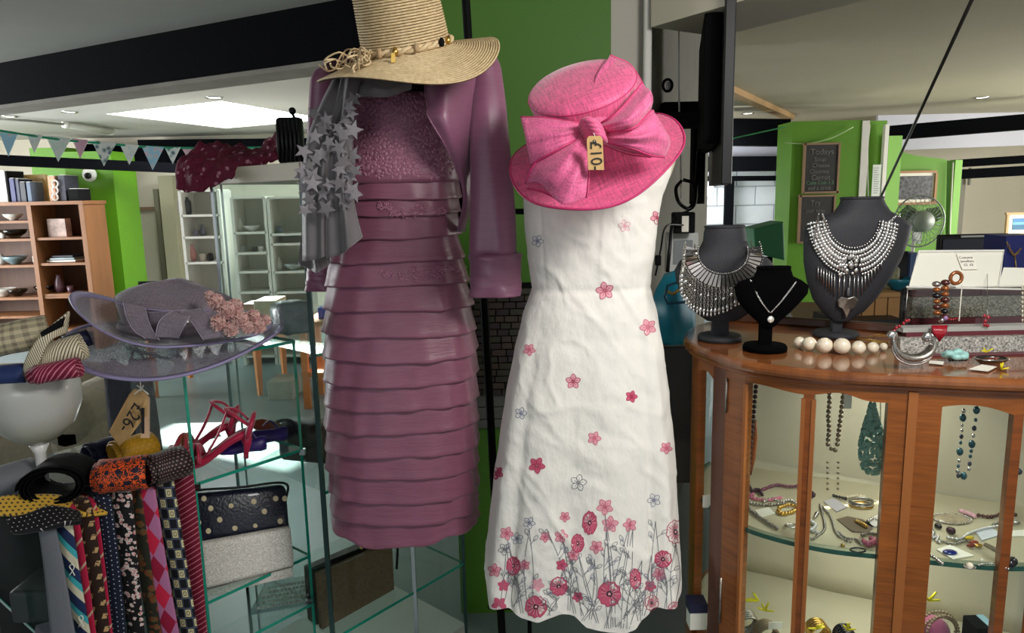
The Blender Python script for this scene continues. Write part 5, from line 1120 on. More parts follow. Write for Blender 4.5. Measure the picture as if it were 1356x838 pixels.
MT = dict(check=tmat('tie_cream_check', check), creamstripe=tmat('tie_cream_fine_stripe', stripes((226, 214, 184), (74, 66, 50), .0055, .66, .5)), magstripe=tmat('tie_maroon_stripe', stripes((206, 120, 140), (118, 16, 50), .011, .28, .9)), blue=tmat('tie_blue', None, (34, 52, 100)),
    grey=tmat('tie_grey', None, (110, 112, 118)), black=mat('tie_black', (7, 7, 8), .85, spec=.08), navy=tmat('tie_navy', None, (18, 20, 52)), mustard=tmat('tie_mustard', motif((196, 150, 40), (176, 130, 22), .012)), orange=tmat('tie_orange', orange), browndot=tmat('tie_brown_dot', dots((150, 120, 110), (34, 22, 24), .008, .22)),
    yellow=tmat('tie_yellow', dots((60, 50, 40), (214, 170, 62), .011, .24)), blackdot=tmat('tie_black_dot', dots((210, 200, 200), (10, 8, 14), .010, .13)), club=tmat('tie_club', clubstripe), crimson=tmat('tie_crimson', stripes((206, 180, 150), (190, 30, 70), .055, .12, 1.2)), brown=tmat('tie_brown', motif((196, 160, 110), (46, 26, 16), .03)),
    navydot=tmat('tie_navy_dot', dots((190, 200, 210), (18, 24, 46), .011, .12)), floral=tmat('tie_floral', floral((16, 14, 16), (214, 200, 192), (206, 130, 130), 85)), rust=tmat('tie_rust', floral((40, 40, 28), (120, 62, 30), (90, 84, 50), 50)), argyle=tmat('tie_argyle', argyle), squares=tmat('tie_squares', squares), maroon=tmat('tie_maroon', stripes((222, 150, 160), (120, 14, 44), .013, .13, .6)))
def roll(label, cx, cy, Y, ax, r, L, m, flat=.75, turns=2.1, tilt=0, up=None, rest=None, group=None, name='rolled_tie'):
    c = at(cx, cy, Y)
    if rest is not None: c.z = rest+r*flat
    ax = Vector(ax).normalized(); u = Vector((0, 0, 1)).cross(ax).normalized(); v = ax.cross(u)
    if tilt: R_ = Matrix.Rotation(tilt, 3, ax); u = R_ @ u; v = R_ @ v
    n = int(turns*20); rows = []
    for i in range(7):
        t = (i/6-.5)*L; row = []
        for k in range(n+1):
            a = k/20*2*math.pi; rr = r*(1-.36*(k/n)) if True else r; row.append(c+ax*(t+.006*math.sin(a*.5+i))+u*math.cos(a)*rr+v*math.sin(a)*rr*flat*(1+.03*math.sin(2*a+i)))
        rows.append(row)
    b = MB(); b.grid(rows, uvs=[(k/20*2*math.pi*r*.85, i/6*L) for i in range(7) for k in range(n+1)]); o = b.build(name, m, solid=.0028)
    return tag(o, label, 'tie', group)
RT = 'rolled ties in the goblet'; RG = 'rolled ties on the glass case'
roll('cream and grey checked rolled tie, topmost at the left of the goblet', 26, 446, 1.50, (.9, .45, .12), .042, .10, MT['check'], .85, group=RT)
roll('cream finely striped rolled tie leaning in the goblet', 80, 468, 1.50, (.95, .3, .25), .036, .085, MT['creamstripe'], .8, group=RT)
roll('maroon rolled tie with pale diagonal stripes at the goblet rim', 74, 492, 1.44, (.98, .15, .14), .024, .085, MT['magstripe'], .85, group=RT)
roll('plain blue rolled tie at the left rim of the goblet', 8, 497, 1.46, (.95, .2, 0), .026, .07, MT['blue'], .85, group=RT)
P = patch([[(30, 500, 1.46), (36, 506, 1.46)], [(36, 472, 1.45), (50, 484, 1.45)], [(58, 440, 1.46), (66, 452, 1.46)], [(92, 412, 1.50), (88, 440, 1.50)]], 8, 18)
o = MB().grid(P).build('folded_tie', MT['creamstripe'], solid=.006); tag(o, 'cream striped tie tip standing folded with black lining in the goblet', 'tie', RT)
MB().prism([at(x, y, Y) for x, y, Y in ((54, 440, 1.452), (86, 419, 1.485), (84, 432, 1.485), (56, 446, 1.452))], (0, -.002, 0)).build('lining', M_blackm, o, smooth=False)
roll('dark navy rolled tie at the back of the goblet', 100, 452, 1.58, (.8, .5, .2), .022, .05, MT['navy'], .85, group=RT)
tz_ = GZ+.009
def rollt(label, cx, yb, ax, r, L, m, flat=.8, lift=0., turns=2.2, tilt=0):
    c = atz(cx, yb, tz_); return roll(label, cx, yb, c.y+r*.6, ax, r, L, m, flat, turns, tilt, rest=tz_+lift, group=RG)
rollt('grey rolled tie at the far left edge of the case top', 14, 662, (.62, .70, 0), .042, .10, MT['grey'], .85)
rollt('large black rolled tie with its open end to the front', 84, 672, (-.30, .95, -.10), .064, .13, MT['black'], .66, .006, 3.2)
rollt('navy rolled tie with a pale inside behind the black roll', 138, 616, (.5, .85, 0), .036, .07, MT['navy'], .8)
rollt('mustard yellow rolled tie under the swing tag', 178, 618, (.6, .8, 0), .040, .09, MT['mustard'], .85)
rollt('orange flower printed rolled tie beside the black roll', 166, 662, (.95, .25, 0), .045, .098, MT['orange'], .85, .008)
rollt('dark brown pin dotted rolled tie at the corner of the case', 222, 648, (.62, .78, 0), .042, .08, MT['browndot'], .88, .006)
# folded flat ties
def flatt(label, rows, m, th, cat='tie'):
    P = patch(rows, 12, 30)
    for i, r in enumerate(P):
        for j, p in enumerate(r): p.z += .0012*math.sin(i*.5+j*.3)
    o = MB().grid(P).build('folded_tie', m, solid=th); return tag(o, label, cat, 'folded ties on the glass case')
flatt('yellow folded tie with small dark marks under the black roll', [[(-6, 660, 1.42), (-6, 682, 1.38)], [(30, 655, 1.43), (35, 682, 1.385)], [(70, 656, 1.45), (75, 682, 1.40)], [(110, 662, 1.48), (110, 684, 1.43)], [(140, 652, 1.53), (142, 680, 1.47)]], MT['yellow'], .006)
flatt('black folded tie with white pin dots at the front corner', [[(10, 690, 1.375), (16, 706, 1.355)], [(40, 680, 1.39), (46, 704, 1.36)], [(72, 672, 1.41), (78, 696, 1.37)], [(104, 680, 1.43), (108, 690, 1.40)]], MT['blackdot'], .012)
# hanging ties
def hang(label, x0, x1, y0, b0, b1, m, lift=.0, yb=880):
    f = (x0+x1)/2; Ye = 1.395+(f-58)/(258-58)*.26-.016-lift; Yr = Ye+.016
    k = (yb-y0)/(838-y0); c0 = x0+(b0-x0)*k; c1 = x1+(b1-x1)*k
    def zf(p, z): return Vector((p.x, p.y, z))
    ztop_ = tz_+.006+lift
    q0 = at(x0, y0, Ye); q1 = at(x1, y0, Ye)
    back = ep*.09
    rows = [[zf(q0+back, ztop_), zf(q1+back, ztop_)], [zf(q0+back*.35, ztop_+.001), zf(q1+back*.35, ztop_+.001)], [zf(q0+back*.06, ztop_-.004), zf(q1+back*.06, ztop_-.004)], [zf(q0, ztop_-.02), zf(q1, ztop_-.02)],
            [at(x0+(c0-x0)*.5, y0+(yb-y0)*.5, Ye-.004), at(x1+(c1-x1)*.5, y0+(yb-y0)*.5, Ye-.004)], [at(c0, yb, Ye-.006), at(c1, yb, Ye-.006)]]
    P = patchw(rows, 9, 44)
    for i, r in enumerate(P):
        for j, p in enumerate(r): r[j] = p+Vector((0, -1, 0))*(.003*math.sin(j/8*math.pi)+.002*math.sin(i*.3+x0))
    o = MB().grid(P).build('hanging_tie', m, solid=.003, offs=0); return tag(o, label, 'tie', 'ties hanging over the case edge')
hang('plain grey hanging tie, leftmost on the case edge', 52, 75, 706, 68, 100, MT['grey'])
cl_ = hang('teal cream and navy striped hanging tie with small white ribbon emblems', 74, 97, 698, 99, 119, MT['club'], .004)
for (x, y) in ((95, 754), (107, 822)):
    b = MB(); b.tube(crom([at(x-3, y+8, 1.395), at(x+3, y-2, 1.395), at(x+1, y-7, 1.395), at(x-3, y-4, 1.395), at(x+1, y+2, 1.395), at(x+4, y+8, 1.395)], 18), .0011, 5); b.build('ribbon_emblem', M_paper, cl_)
hang('crimson hanging tie edge with pale stripes between striped and brown ties', 96, 106, 700, 117, 128, MT['crimson'], .002)
hang('dark brown hanging tie with tan motifs', 102, 125, 690, 126, 146, MT['brown'], .006)
hang('narrow crimson hanging tie behind the brown and navy ones', 115, 130, 684, 134, 150, MT['crimson'], .001)
hang('navy hanging tie with tiny white pin dots', 127, 150, 680, 143, 168, MT['navydot'], .006)
hang('black hanging tie with white and pink flower print', 148, 176, 672, 172, 192, MT['floral'], .010)
hang('rust and olive narrow hanging tie beside the floral one', 174, 190, 668, 196, 214, MT['rust'], .002)
hang('pink and crimson diamond patterned hanging tie', 174, 207, 662, 214, 237, MT['argyle'], .010)
hang('black hanging tie with cream squares', 207, 233, 655, 237, 262, MT['squares'], .012)
hang('maroon hanging tie with fine pale diagonal stripes, rightmost', 228, 258, 648, 260, 275, MT['maroon'], .006)
# --------- shoes on the display shelf ---------
M_mag = mat('magenta_satin', (176, 14, 62), .38, sheen=.3, var=(30, .15)); M_magd = mat('magenta_insole', (96, 16, 40), .6)
def sandal(name, label, o3, d, sc, m, mi, group):
    """high heel sandal; toe at o3, running along d"""
    d = Vector(d).normalized(); s_ = Vector((-d.y, d.x, 0)); P_ = lambda a, b_, c: o3+d*a*sc+s_*b_*sc+Z*c*sc
    t = thing(name, label, 'shoe', o3, group)
    prof = [(0, .006, .032), (.04, .004, .042), (.08, .008, .040), (.12, .030, .030), (.17, .066, .026), (.215, .088, .028), (.24, .092, .020)]
    L_ = crom([P_(a, -w_, z) for a, z, w_ in prof], 20); C_ = crom([P_(a, 0, z-.001) for a, z, w_ in prof], 20); R_ = crom([P_(a, w_, z) for a, z, w_ in prof], 20)
    b = MB(); b.grid([[l, c, r] for l, c, r in zip(L_, C_, R_)]); b.build('sole', m, t, solid=.015)
    b = MB(); b.grid([[l.lerp(c, .12)+Z*.005, c+Z*.005, r.lerp(c, .12)+Z*.005] for l, c, r in zip(L_, C_, R_)]); b.build('insole', mi, t, solid=.001)
    b = MB(); b.tube([P_(.225, 0, .088), P_(.228, 0, .05), P_(.222, 0, .02), P_(.220, 0, 0)], [.024*sc, .014*sc, .009*sc, .009*sc], 10); b.build('heel', m, t)
    def strap(pts, w_=.006, nm='strap'):
        MB().tube(crom([P_(*q) for q in pts], 18), w_*sc, 8, flat=.35, up=d).build(nm, m, t)
    strap([(.035, -.042, .008), (.045, -.03, .035), (.05, 0, .048), (.055, .03, .035), (.045, .044, .008)], .022); strap([(.075, -.042, .01), (.075, -.025, .04), (.07, 0, .05), (.075, .028, .04), (.08, .042, .01)], .018)
    strap([(.235, -.022, .09), (.245, -.026, .12), (.25, 0, .135), (.245, .026, .12), (.235, .022, .09)], .032, 'heel_counter')
    strap([(.24, -.026, .125), (.20, -.034, .165), (.17, 0, .18), (.20, .034, .165), (.24, .026, .125)], .011, 'ankle_strap'); strap([(.10, -.02, .035), (.14, -.012, .10), (.175, -.004, .178)], .011); strap([(.10, .02, .035), (.14, .012, .10), (.175, .004, .178)], .011)
    return t
sz = SZ1+.012
o3 = Vector((at(232, 615, 1.72).x, 1.76, sz)); sandal('high_heel_sandal', 'magenta strappy high heeled sandal, nearer one of the pair', at(236, 626, 1.78)*1, (.86, .22, 0), .76, M_mag, M_magd, 'magenta sandals')
for o in [q for q in bpy.data.objects if q.name == 'high_heel_sandal']: o.location.z = sz
s2 = sandal('high_heel_sandal', 'magenta strappy sandal standing behind its nearer twin', at(224, 616, 1.88)*1, (.90, .12, 0), .74, M_mag, M_magd, 'magenta sandals'); s2.location.z = sz
M_pur = mat('purple_satin', (48, 26, 110), .35, sheen=.3, var=(30, .2))
for k, (x, Y, dd) in enumerate(((290, 1.86, (.9, .25, 0)), (322, 1.93, (.85, .35, 0)))):
    q = at(x, 612, Y); q.z = sz+.001; rows = []
    d = Vector(dd).normalized(); s_ = Vector((-d.y, d.x, 0)); b = MB()
    prof = [(0, .010, .004), (.02, .026, .02), (.06, .034, .038), (.10, .026, .036), (.14, .022, .034), (.18, .026, .040), (.2, .014, .036)]
    for a, w_, h in prof:
        rows.append([q+d*a*.62+s_*math.cos(t)*w_*.8+Z*(max(0, math.sin(t))*h*.9) for t in [i*2*math.pi/16 for i in range(16)]])
    b.grid(rows, closed=True); t = thing('purple_shoe', ['purple satin court shoe on the glass shelf, nearer one', 'purple satin court shoe lying beside its twin near the shelf corner'][k], 'shoe', q, 'purple shoes'); b.build('upper', M_pur, t)
    MB().tube(crom([q+d*.06+s_*.015+Z*.04, q+d*.08+Z*.055, q+d*.10-s_*.015+Z*.035], 10), .004, 6, flat=.5).build('bow', M_pur, t)
q = at(334, 570, 2.02); q.z = sz+.03; b = MB(); rows = []
for a, w_, h in ((0, .008, .01), (.03, .024, .022), (.07, .026, .02), (.1, .012, .01)): rows.append([q+Vector((a, .02*a, 0))+Vector((0, math.cos(t)*w_, math.sin(t)*h-a*.25)) for t in [i*.3927 for i in range(16)]])
b.grid(rows, closed=True); o = b.build('tan_shoe', mat('tan_leather', (150, 70, 40), .45)); tag(o, 'tan orange pointed shoe toe above the purple shoes', 'shoe')
# clutch bags
LASTBV = []
def slab(name, label, cat, c4, th, m, round_=.012, nrm=None):
    t = thing(name, label, cat, (c4[2]+c4[3])/2); b = MB(); n = nrm or Vector((-.6, .8, 0)).normalized(); b.prism(c4, n*th); t['_n'] = 0; del t['_n']; LASTBV.clear(); LASTBV.append(BVHTree.FromPolygons([tuple(v) for v in b.v], b.f)); b.build('body', m, t, smooth=True, bevel=round_); return t, n
cl1 = [at(256, 656, 1.80), at(380, 644, 1.90), at(386, 712, 1.86), at(262, 722, 1.76)]
t, n = slab('clutch_bag', 'navy clutch bag with cream polka dots behind the silver one', 'bag', cl1, .035, mat('navy_leather', (16, 22, 40), .35, bump=(140, .4), coat=.2), .012)
M_dot = mat('cream_dot', (206, 190, 150), .5); b = MB()
for k, (x, y) in enumerate(((279, 673), (306, 670), (336, 664), (270, 660), (365, 660), (318, 683), (263, 692), (291, 688), (350, 677), (377, 660), (276, 703), (311, 699), (338, 695), (371, 690))):
    dpoly(b, LASTBV[0], [(x+3.6*math.cos(i*.5236), y+3.8*math.sin(i*.5236)) for i in range(12)], .0012, .0006)
stuff(b.build('polka_dots', M_dot, t))
tp_ = [cl1[0]+Vector((0, 0, .004))+n*.018, cl1[1]+Vector((0, 0, .004))+n*.018]; MB().tube(crom([cl1[3].lerp(cl1[0], .7)+n*.018, tp_[0], tp_[0].lerp(tp_[1], .5), tp_[1], cl1[2].lerp(cl1[1], .7)+n*.018], 24), .0035, 6).build('zip', M_black, t)
def glit(c1, c2, sc):
    def f(P): v = P.voro(sc, 'Object', 'Color'); q = v.m('MULTIPLY', 1.0); return P.mix(q, c1, c2)
    return f
cl2 = [at(263, 720, 1.735), at(384, 698, 1.845), at(389, 764, 1.83), at(268, 792, 1.715)]
M_glit = mat('silver_glitter', (220, 214, 204), .5, 0, pat=glit((186, 180, 170), (255, 250, 240), 420), bump=(500, .5))
t, n = slab('clutch_bag', 'silver glitter clutch bag leaning in front of the navy one', 'bag', cl2, .018, M_glit, .004)
P = patchw([[cl2[0]-n*.003, cl2[1]-n*.003], [cl2[0].lerp(cl2[3], .5)-n*.006, cl2[1].lerp(cl2[2], .5)-n*.006], [cl2[0].lerp(cl2[3], .82)-n*.006, cl2[1].lerp(cl2[2], .75)-n*.006]], 12, 10)
MB().grid(P).build('flap', M_glit, t, solid=.003)
MB().tube([cl2[0].lerp(cl2[3], .83)-n*.007, cl2[1].lerp(cl2[2], .76)-n*.007], .0012, 6).build('flap_edge', M_antq, t)
# tan bag in the tall cabinet
def bg(t_, d_, z): return T3+ed*t_+ep*d_+Z*z
zt1 = at(438, 756, 1.90).z; zt2 = at(540, 716, 2.10).z; bz = TS[0]+.012
t = thing('handbag', 'brown tweed rectangular handbag with beaded clasp in the tall cabinet', 'bag', bg(.13, .1, bz))
M_tan = mat('brown_tweed', (124, 98, 72), .8, bump=(240, .8), var=(120, .25)); M_bd = mat('dark_brown_side', (58, 42, 32), .6)
fr_ = [bg(-.0, .05, bz), bg(.27, .05, bz), bg(.27, .05, zt2), bg(.0, .05, zt1)]
MB().prism(fr_, ep*.02).build('front_panel', M_tan, t, smooth=False, bevel=.003); MB().prism([p+ep*.03 for p in fr_], ep*.05).build('gusset', M_bd, t, smooth=False, bevel=.006)
MB().tube([fr_[3]+ep*.03+Z*.004, fr_[2]+ep*.03+Z*.004], .006, 8).build('clasp_frame', M_black, t)
b = MB()
for k in range(26): b.sphere(fr_[3].lerp(fr_[2], .04+k*.022)-ep*.002+Z*.004, .0024, 6, 4)
stuff(b.build('bead_trim', M_antq, t)); MB().sphere(fr_[3].lerp(fr_[2], .62)+Z*.012+ep*.02, .006, 10, 6).build('clasp', M_gold, t)
MB().tube(crom([fr_[2]+ep*.03+ed*.0, fr_[2]+ed*.035+ep*.02-Z*.02, fr_[2]+ed*.02+ep*.01-Z*.10], 14), .008, 8, flat=.4).build('strap', M_blackm, t)
# brown slouchy bag on the upper shelf of the tall cabinet
t = thing('handbag', 'dark brown leather bag with curled handle on the middle glass shelf', 'bag', bg(.1, .2, TS[1]+.01))
q0 = at(362, 566, 2.12); q0.z = TS[1]+.012; hh = at(400, 562, 2.1).z-TS[1]
b = MB(); b.box((q0.x+.115, 2.10, TS[1]+.012+hh/2), (.17, .1, hh), Matrix.Rotation(-.3, 3, 'Z')); b.build('body', mat('brown_leather', (66, 44, 38), .5, bump=(40, .5)), t, bevel=.02)
MB().tube(crom([Vector((q0.x+.04, 2.07, TS[1]+hh*.8)), Vector((q0.x+.03, 2.05, TS[1]+hh+.02)), Vector((q0.x+.08, 2.04, TS[1]+hh+.03)), Vector((q0.x+.11, 2.04, TS[1]+hh*.8))], 16), .006, 8).build('handle', mat('brown_leather_handle', (50, 40, 38), .5), t)
# pearl pack on the lowest shelf
t = thing('pearl_packet', 'clear plastic packet of pearl trimming on the lowest glass shelf', 'packet', at(375, 820, 1.9))
c4 = [at(330, 800, 1.83), at(352, 772, 1.98), at(420, 766, 2.02), at(418, 822, 1.88)]
for p in c4: p.z = SZ3+.012
MB().prism(c4, Z*.018).build('plastic_cover', glass_mat('packet_plastic', (210, 222, 222), 2.2, .12), t, smooth=False, bevel=.004)
b = MB()
for r in range(5):
    for k in range(12): b.sphere(c4[0].lerp(c4[3], .1+k*.07).lerp(c4[1].lerp(c4[2], .1+k*.07), .12+r*.18)+Z*.009, .0048, 8, 5)
stuff(b.build('pearls', mat('pearl_bead', (214, 206, 190), .25, coat=.6), t))
# plastic wrapped pack & small box on the display top
t = thing('wrapped_packet', 'clear plastic wrapped white packet on the glass display top', 'packet', at(388, 440, 1.98))
q = at(388, 442, 1.98); zt_ = TOPZ+.009; b = MB(); b.box((q.x-.005, 2.0, zt_+.045), (.10, .10, .09), Matrix.Rotation(.7, 3, 'Z')); b.build('contents', mat('packet_white', (170, 176, 180), .35, var=(40, .3), bump=(40, 1)), t, bevel=.02)
o = MB().box(at(356, 434, 1.97), (.022, .03, .02), Matrix.Rotation(.6, 3, 'Z')).build('small_box', M_blackm, smooth=False, bevel=.002); o.location.z = zt_; tag(o, 'small black box beside the pink flowers on the glass top', 'box')
# maroon lace scarf and black pouch on the tall cabinet
def lacep(P):
    d = P.voro(38, 'Object'); n = P.noise(90, 3); return P.mix((d+n*.4).lt(.42), (110, 16, 50), (190, 130, 148))
M_lace = mat('maroon_lace', pat=lacep, rough=.7, bump=(120, 1)); tt = TZ+.046
P = patch([[(234, 250, 2.10), (236, 215, 2.14), (262, 192, 2.2)], [(262, 254, 2.08), (258, 222, 2.10), (276, 190, 2.2)], [(296, 240, 2.06), (290, 214, 2.08), (292, 189, 2.2)], [(322, 228, 2.05), (318, 210, 2.06), (314, 192, 2.2)], [(350, 220, 2.03), (346, 208, 2.04), (340, 196, 2.15)], [(374, 214, 2.0), (370, 200, 2.02), (366, 178, 2.1)]], 26, 50)
for i, r in enumerate(P):
    for j, p in enumerate(r): r[j] = p+Vector((.3, -1, .5))*.016*nz(p.x*26, p.z*26, p.y*20)+Vector((0, 0, .010))*nz(p.x*60, p.z*60)
o = MB().grid(P).build('lace_scarf', M_lace, solid=.006); tag(o, 'maroon lace scarf heaped on the tall glass cabinet top', 'scarf')
t = thing('black_pouch', 'black upright pleated purse with ball clasp on the cabinet top', 'purse', at(387, 212, 1.98))
M_bs = mat('black_satin', (10, 10, 13), .5)
c = at(387, 210, 2.0); MB().box((c.x, 2.0, tt+.062), (.066, .034, .122)).build('body', M_bs, t, bevel=.008)
for k in range(6): MB().tube([(c.x-.028+k*.0112, 1.983, tt+.006), (c.x-.028+k*.0112, 1.980, tt+.06), (c.x-.028+k*.0112, 1.984, tt+.118)], [.004, .0058, .004], 8).build('pleat', M_bs, t)
MB().sphere(at(387, 147, 2.0), .010, 12, 8).build('ball_clasp', M_black, t); MB().tube([at(387, 150, 2.0), at(392, 160, 2.0)], .004, 6).build('clasp_stem', M_black, t)
# ---------------- bow fronted wooden display cabinet ----------------
def woodp(c1, c2, sc=14):
    def f(P):
        n = P.noise(sc, 5, stretch=(1, 1, .10)); n2 = P.noise(sc*6, 3, stretch=(1, 1, .06)); return P.mix((n*.65+n2*.35).m('MULTIPLY_ADD', 2.2, -.6, True), c1, c2)
    return f
def woodh(c1, c2, sc=30):
    def f(P):
        n = P.noise(sc, 5, stretch=(.35, .35, 5)); n2 = P.noise(8, 2); return P.mix((n*.6+n2*.4).m('MULTIPLY_ADD', 2.0, -.5, True), c1, c2)
    return f
M_wood = mat('walnut_veneer', pat=woodh((98, 50, 13), (172, 98, 36)), rough=.3, coat=.35); M_woodv = mat('walnut_stile', pat=woodh((90, 44, 13), (160, 86, 32), 24), rough=.3, coat=.35); M_woodt = mat('polished_walnut_top', pat=woodp((98, 52, 24), (158, 96, 50), 9), rough=.2, coat=.6); M_edgew = mat('pale_wood_edge', (160, 96, 46), .4)
ZT = 1.15
cp = [(.56, 1.96), (.47, 1.86), (.411, 1.71), (.418, 1.596), (.45, 1.501), (.504, 1.427), (.61, 1.354), (.733, 1.314), (.919, 1.264), (1.04, 1.27), (1.13, 1.33), (1.19, 1.44), (1.22, 1.56)]
CS = crom([(x, y, 0) for x, y in cp], 400)
def inset(d):
    out = []
    for i, p in enumerate(CS):
        t_ = (CS[min(i+1, 399)]-CS[max(i-1, 0)]).normalized(); out.append(p+Vector((-t_.y, t_.x, 0))*d)
    return out
FRN = inset(.022)       # the face of the doors, set back under the top
def s_px(x, z=1.10):
    best = min(range(60, 400), key=lambda i: abs(ppx(FRN[i]+Z*z)[0]-x)); return best
def curved(sa, sb, lo, hi, off, th, m, par, nm, n=None):
    """panel following the bow between sample ids; lo/hi functions of 0..1"""
    n = n or max(2, (sb-sa)//4); F0 = inset(.022+off); F1 = inset(.022+off+th); vs = []; 
    for i in range(n+1):
        f = i/n; k = sa+(sb-sa)*f; k0 = int(k); k1 = min(k0+1, 399); a = F0[k0].lerp(F0[k1], k-k0); b_ = F1[k0].lerp(F1[k1], k-k0)
        vs += [a+Z*lo(f), a+Z*hi(f), b_+Z*hi(f), b_+Z*lo(f)]
    fs = []
    for i in range(n):
        o_ = i*4
        for q in range(4): fs.append((o_+q, o_+(q+1) % 4, o_+4+(q+1) % 4, o_+4+q))
    fs += [(0, 1, 2, 3), (n*4+3, n*4+2, n*4+1, n*4)]
    b = MB(); b.add(vs, fs); return b.build(nm, m, par, smooth=True, ang=35)
def sheet(sa, sb, z0, z1, off, par):
    F0 = inset(.022+off); n = max(2, (sb-sa)//6); vs = []
    for i in range(n+1): p = F0[min(399, int(sa+(sb-sa)*i/n))]; vs += [p+Z*z0, p+Z*z1]
    b = MB(); b.add(vs, [(2*i, 2*i+2, 2*i+3, 2*i+1) for i in range(n)]); return b.build('glass_pane', M_glass, par)
cab = thing('display_cabinet', 'bow fronted walnut glazed cabinet full of jewellery at the right', 'cabinet', (.8, 1.7, 0))
c_ = lambda v: (lambda f: v)
backL = V2(.56, 1.96); backR = V2(1.22, 1.56)
def slabtop(d, z0, z1, nm, m, bev):
    F0 = inset(d); pts = [F0[i] for i in range(0, 400, 5)]+[F0[399]]
    b = MB(); b.prism([p+Z*z0 for p in pts], Z*(z1-z0)); return b.build(nm, m, cab, smooth=False, bevel=bev)
slabtop(0, ZT-.024, ZT, 'top_board', M_woodt, .009); slabtop(.012, ZT-.034, ZT-.024, 'top_moulding', M_woodv, .003); slabtop(.03, .42, .445, 'floor_board', M_wood, 0); slabtop(.018, .05, .42, 'lower_case', M_wood, 0)
bdir = (backR-backL).normalized(); bnn = Vector((-bdir.y, bdir.x, 0))
MB().obox(backL+bdir*.02-bnn*.03+Z*ZT, bdir*((backR-backL).length-.04), bnn*.015, Z*.022).build('back_rail', mat('dark_walnut', (74, 40, 22), .35, coat=.3), cab, smooth=False, bevel=.004)
MB().obox(backL+Z*.05, bdir*(backR-backL).length, bnn*.012, Z*(ZT-.09)).build('back_board', M_wood, cab, smooth=False)
ZS = at(1063, 716, FRN[s_px(1063)].y+.02).z
zb_, zt_ = .42, ZT-.034
sL0, sL1, sL2 = 62, s_px(925), s_px(945)
sD0, sP1a, sP1b, sP2a, sP2b, sD1 = s_px(962), s_px(989), s_px(1065), s_px(1078), s_px(1178), s_px(1209)
sE0, sP3a, sP3b, sP4a, sP4b, sE1 = sD1+1, s_px(1247), s_px(1345), s_px(1357), min(360, s_px(1357)+50), min(374, s_px(1357)+64)
hd = lambda x, y: at(x, y, FRN[s_px(x)].y).z
# fixed side
curved(sL0, sL1, c_(zb_), c_(zt_), 0, .02, M_woodv, cab, 'corner_post'); curved(sL2, sD0, c_(zb_), c_(zt_), 0, .02, mat('reddish_walnut', (96, 52, 38), .3, coat=.4), cab, 'stile')
curved(sL1, sL2, lambda f: zt_-.022-.012*abs(2*f-1)**2, c_(zt_), 0, .02, M_wood, cab, 'apron'); sheet(sL1, sL2, zb_, zt_-.01, .008, cab)
def door(label_part, segs, s0, s1, nm='door'):
    d = thing(nm, '', '', (0, 0, 0)); del d['label']; del d['category']; d.parent = cab; d.location = Vector((0, 0, 0)); return d
def mkdoor(a0, p1a, p1b, p2a, p2b, a1, arc):
    b0_ = curved(a0, p1a, c_(zb_), c_(zt_), -.002, .024, M_wood, cab, 'door')
    curved(p2b, a1, c_(zb_), c_(zt_), -.002, .024, M_wood, b0_, 'door_stile'); curved(p1b, p2a, c_(zb_), c_(zt_), -.001, .018, M_woodv, b0_, 'muntin')
    curved(p1a, p1b, arc[0], c_(zt_), -.0015, .022, M_wood, b0_, 'apron', 24); curved(p1b, p2b, arc[1], c_(zt_), -.0015, .022, M_wood, b0_, 'apron', 24)
    sheet(p1a, p2b, zb_, zt_-.01, .009, b0_); return b0_
z507 = hd(1010, 507); z523 = hd(1065, 522)
sm = lambda f: f*f*(3-2*f)
d1 = mkdoor(sD0, sP1a, sP1b, sP2a, sP2b, sD1, (lambda f: z507-.004+(z523-z507+.004)*sm(max(0, (f-.35)/.65)) if f > .1 else z507-.008*(1-f*10), lambda f: z523+(hd(1110, 521)-z523)*math.sin(min(1, f*1.6)*math.pi/2)*.0+.012*math.sin(math.pi*min(1, f*1.15))**2-.004*sm(f)))
d2 = mkdoor(sE0, sP3a, sP3b, sP4a, sP4b, sE1, (lambda f: hd(1250, 541)+.004+(.010)*math.sin(math.pi*f)-.010*sm(f), lambda f: hd(1250, 541)-.006+.008*math.sin(math.pi*f)))
# hinges
for yy in ((500, 545), (763, 822)):
    k = s_px(962); zt1_ = hd(962, yy[0]); zt0_ = FRN[k].y and at(957, yy[1], FRN[k].y).z; p = FRN[k]+Vector((-.002, -.006, 0)); MB().tube([p+Z*zt1_, p+Z*zt0_], .0028, 8).build('hinge', M_antq, d1)
curved(sD1-2, sD1+1, c_(zb_), c_(zt_-.002), -.006, .006, M_edgew, d2, 'meeting_bead')
curved(sP1a-2, sP1a+1, c_(zb_), c_(z507-.01), -.004, .008, M_edgew, d1, 'inner_bead'); curved(sP2a-1, sP2a+1, c_(zb_), c_(z507-.02), -.003, .006, M_edgew, d1, 'inner_bead'); curved(sP1b-1, sP1b+1, c_(zb_), c_(z507-.02), -.003, .006, M_edgew, d1, 'inner_bead')
# cloth lining, shelf
lnm = MB(); rows = []
LB = [backL+bdir*.03-bnn*.03, backL+bdir*.35-bnn*.035, backR-bdir*.03-bnn*.03]
for z in [ZS*0+zb_+.03+i*(zt_-zb_-.035)/12 for i in range(13)]: rows.append([p+Z*z+bnn*.004*math.sin(j*.5+z*5) for j, p in enumerate(crom(LB, 40))])
M_lin = mat('cream_cloth_lining', (204, 196, 172), .85, var=(5, .08), bump=(12, .5)); lnm.grid(rows); lnm.build('cloth_lining', M_lin, cab, solid=.003)
slabtop(.045, .446, .452, 'floor_cloth', M_lin, 0)
def shp(d, z0, z1, nm, m, par):
    F0 = inset(d); pts = [F0[i]-Vector((0, 0, 0)) for i in range(20, 396, 5)]; b = MB(); b.prism([p+Z*z0 for p in pts], Z*(z1-z0)); return b.build(nm, m, par, smooth=False)
shp(.036, ZS-.001, ZS, 'glass_shelf', M_glass, cab)
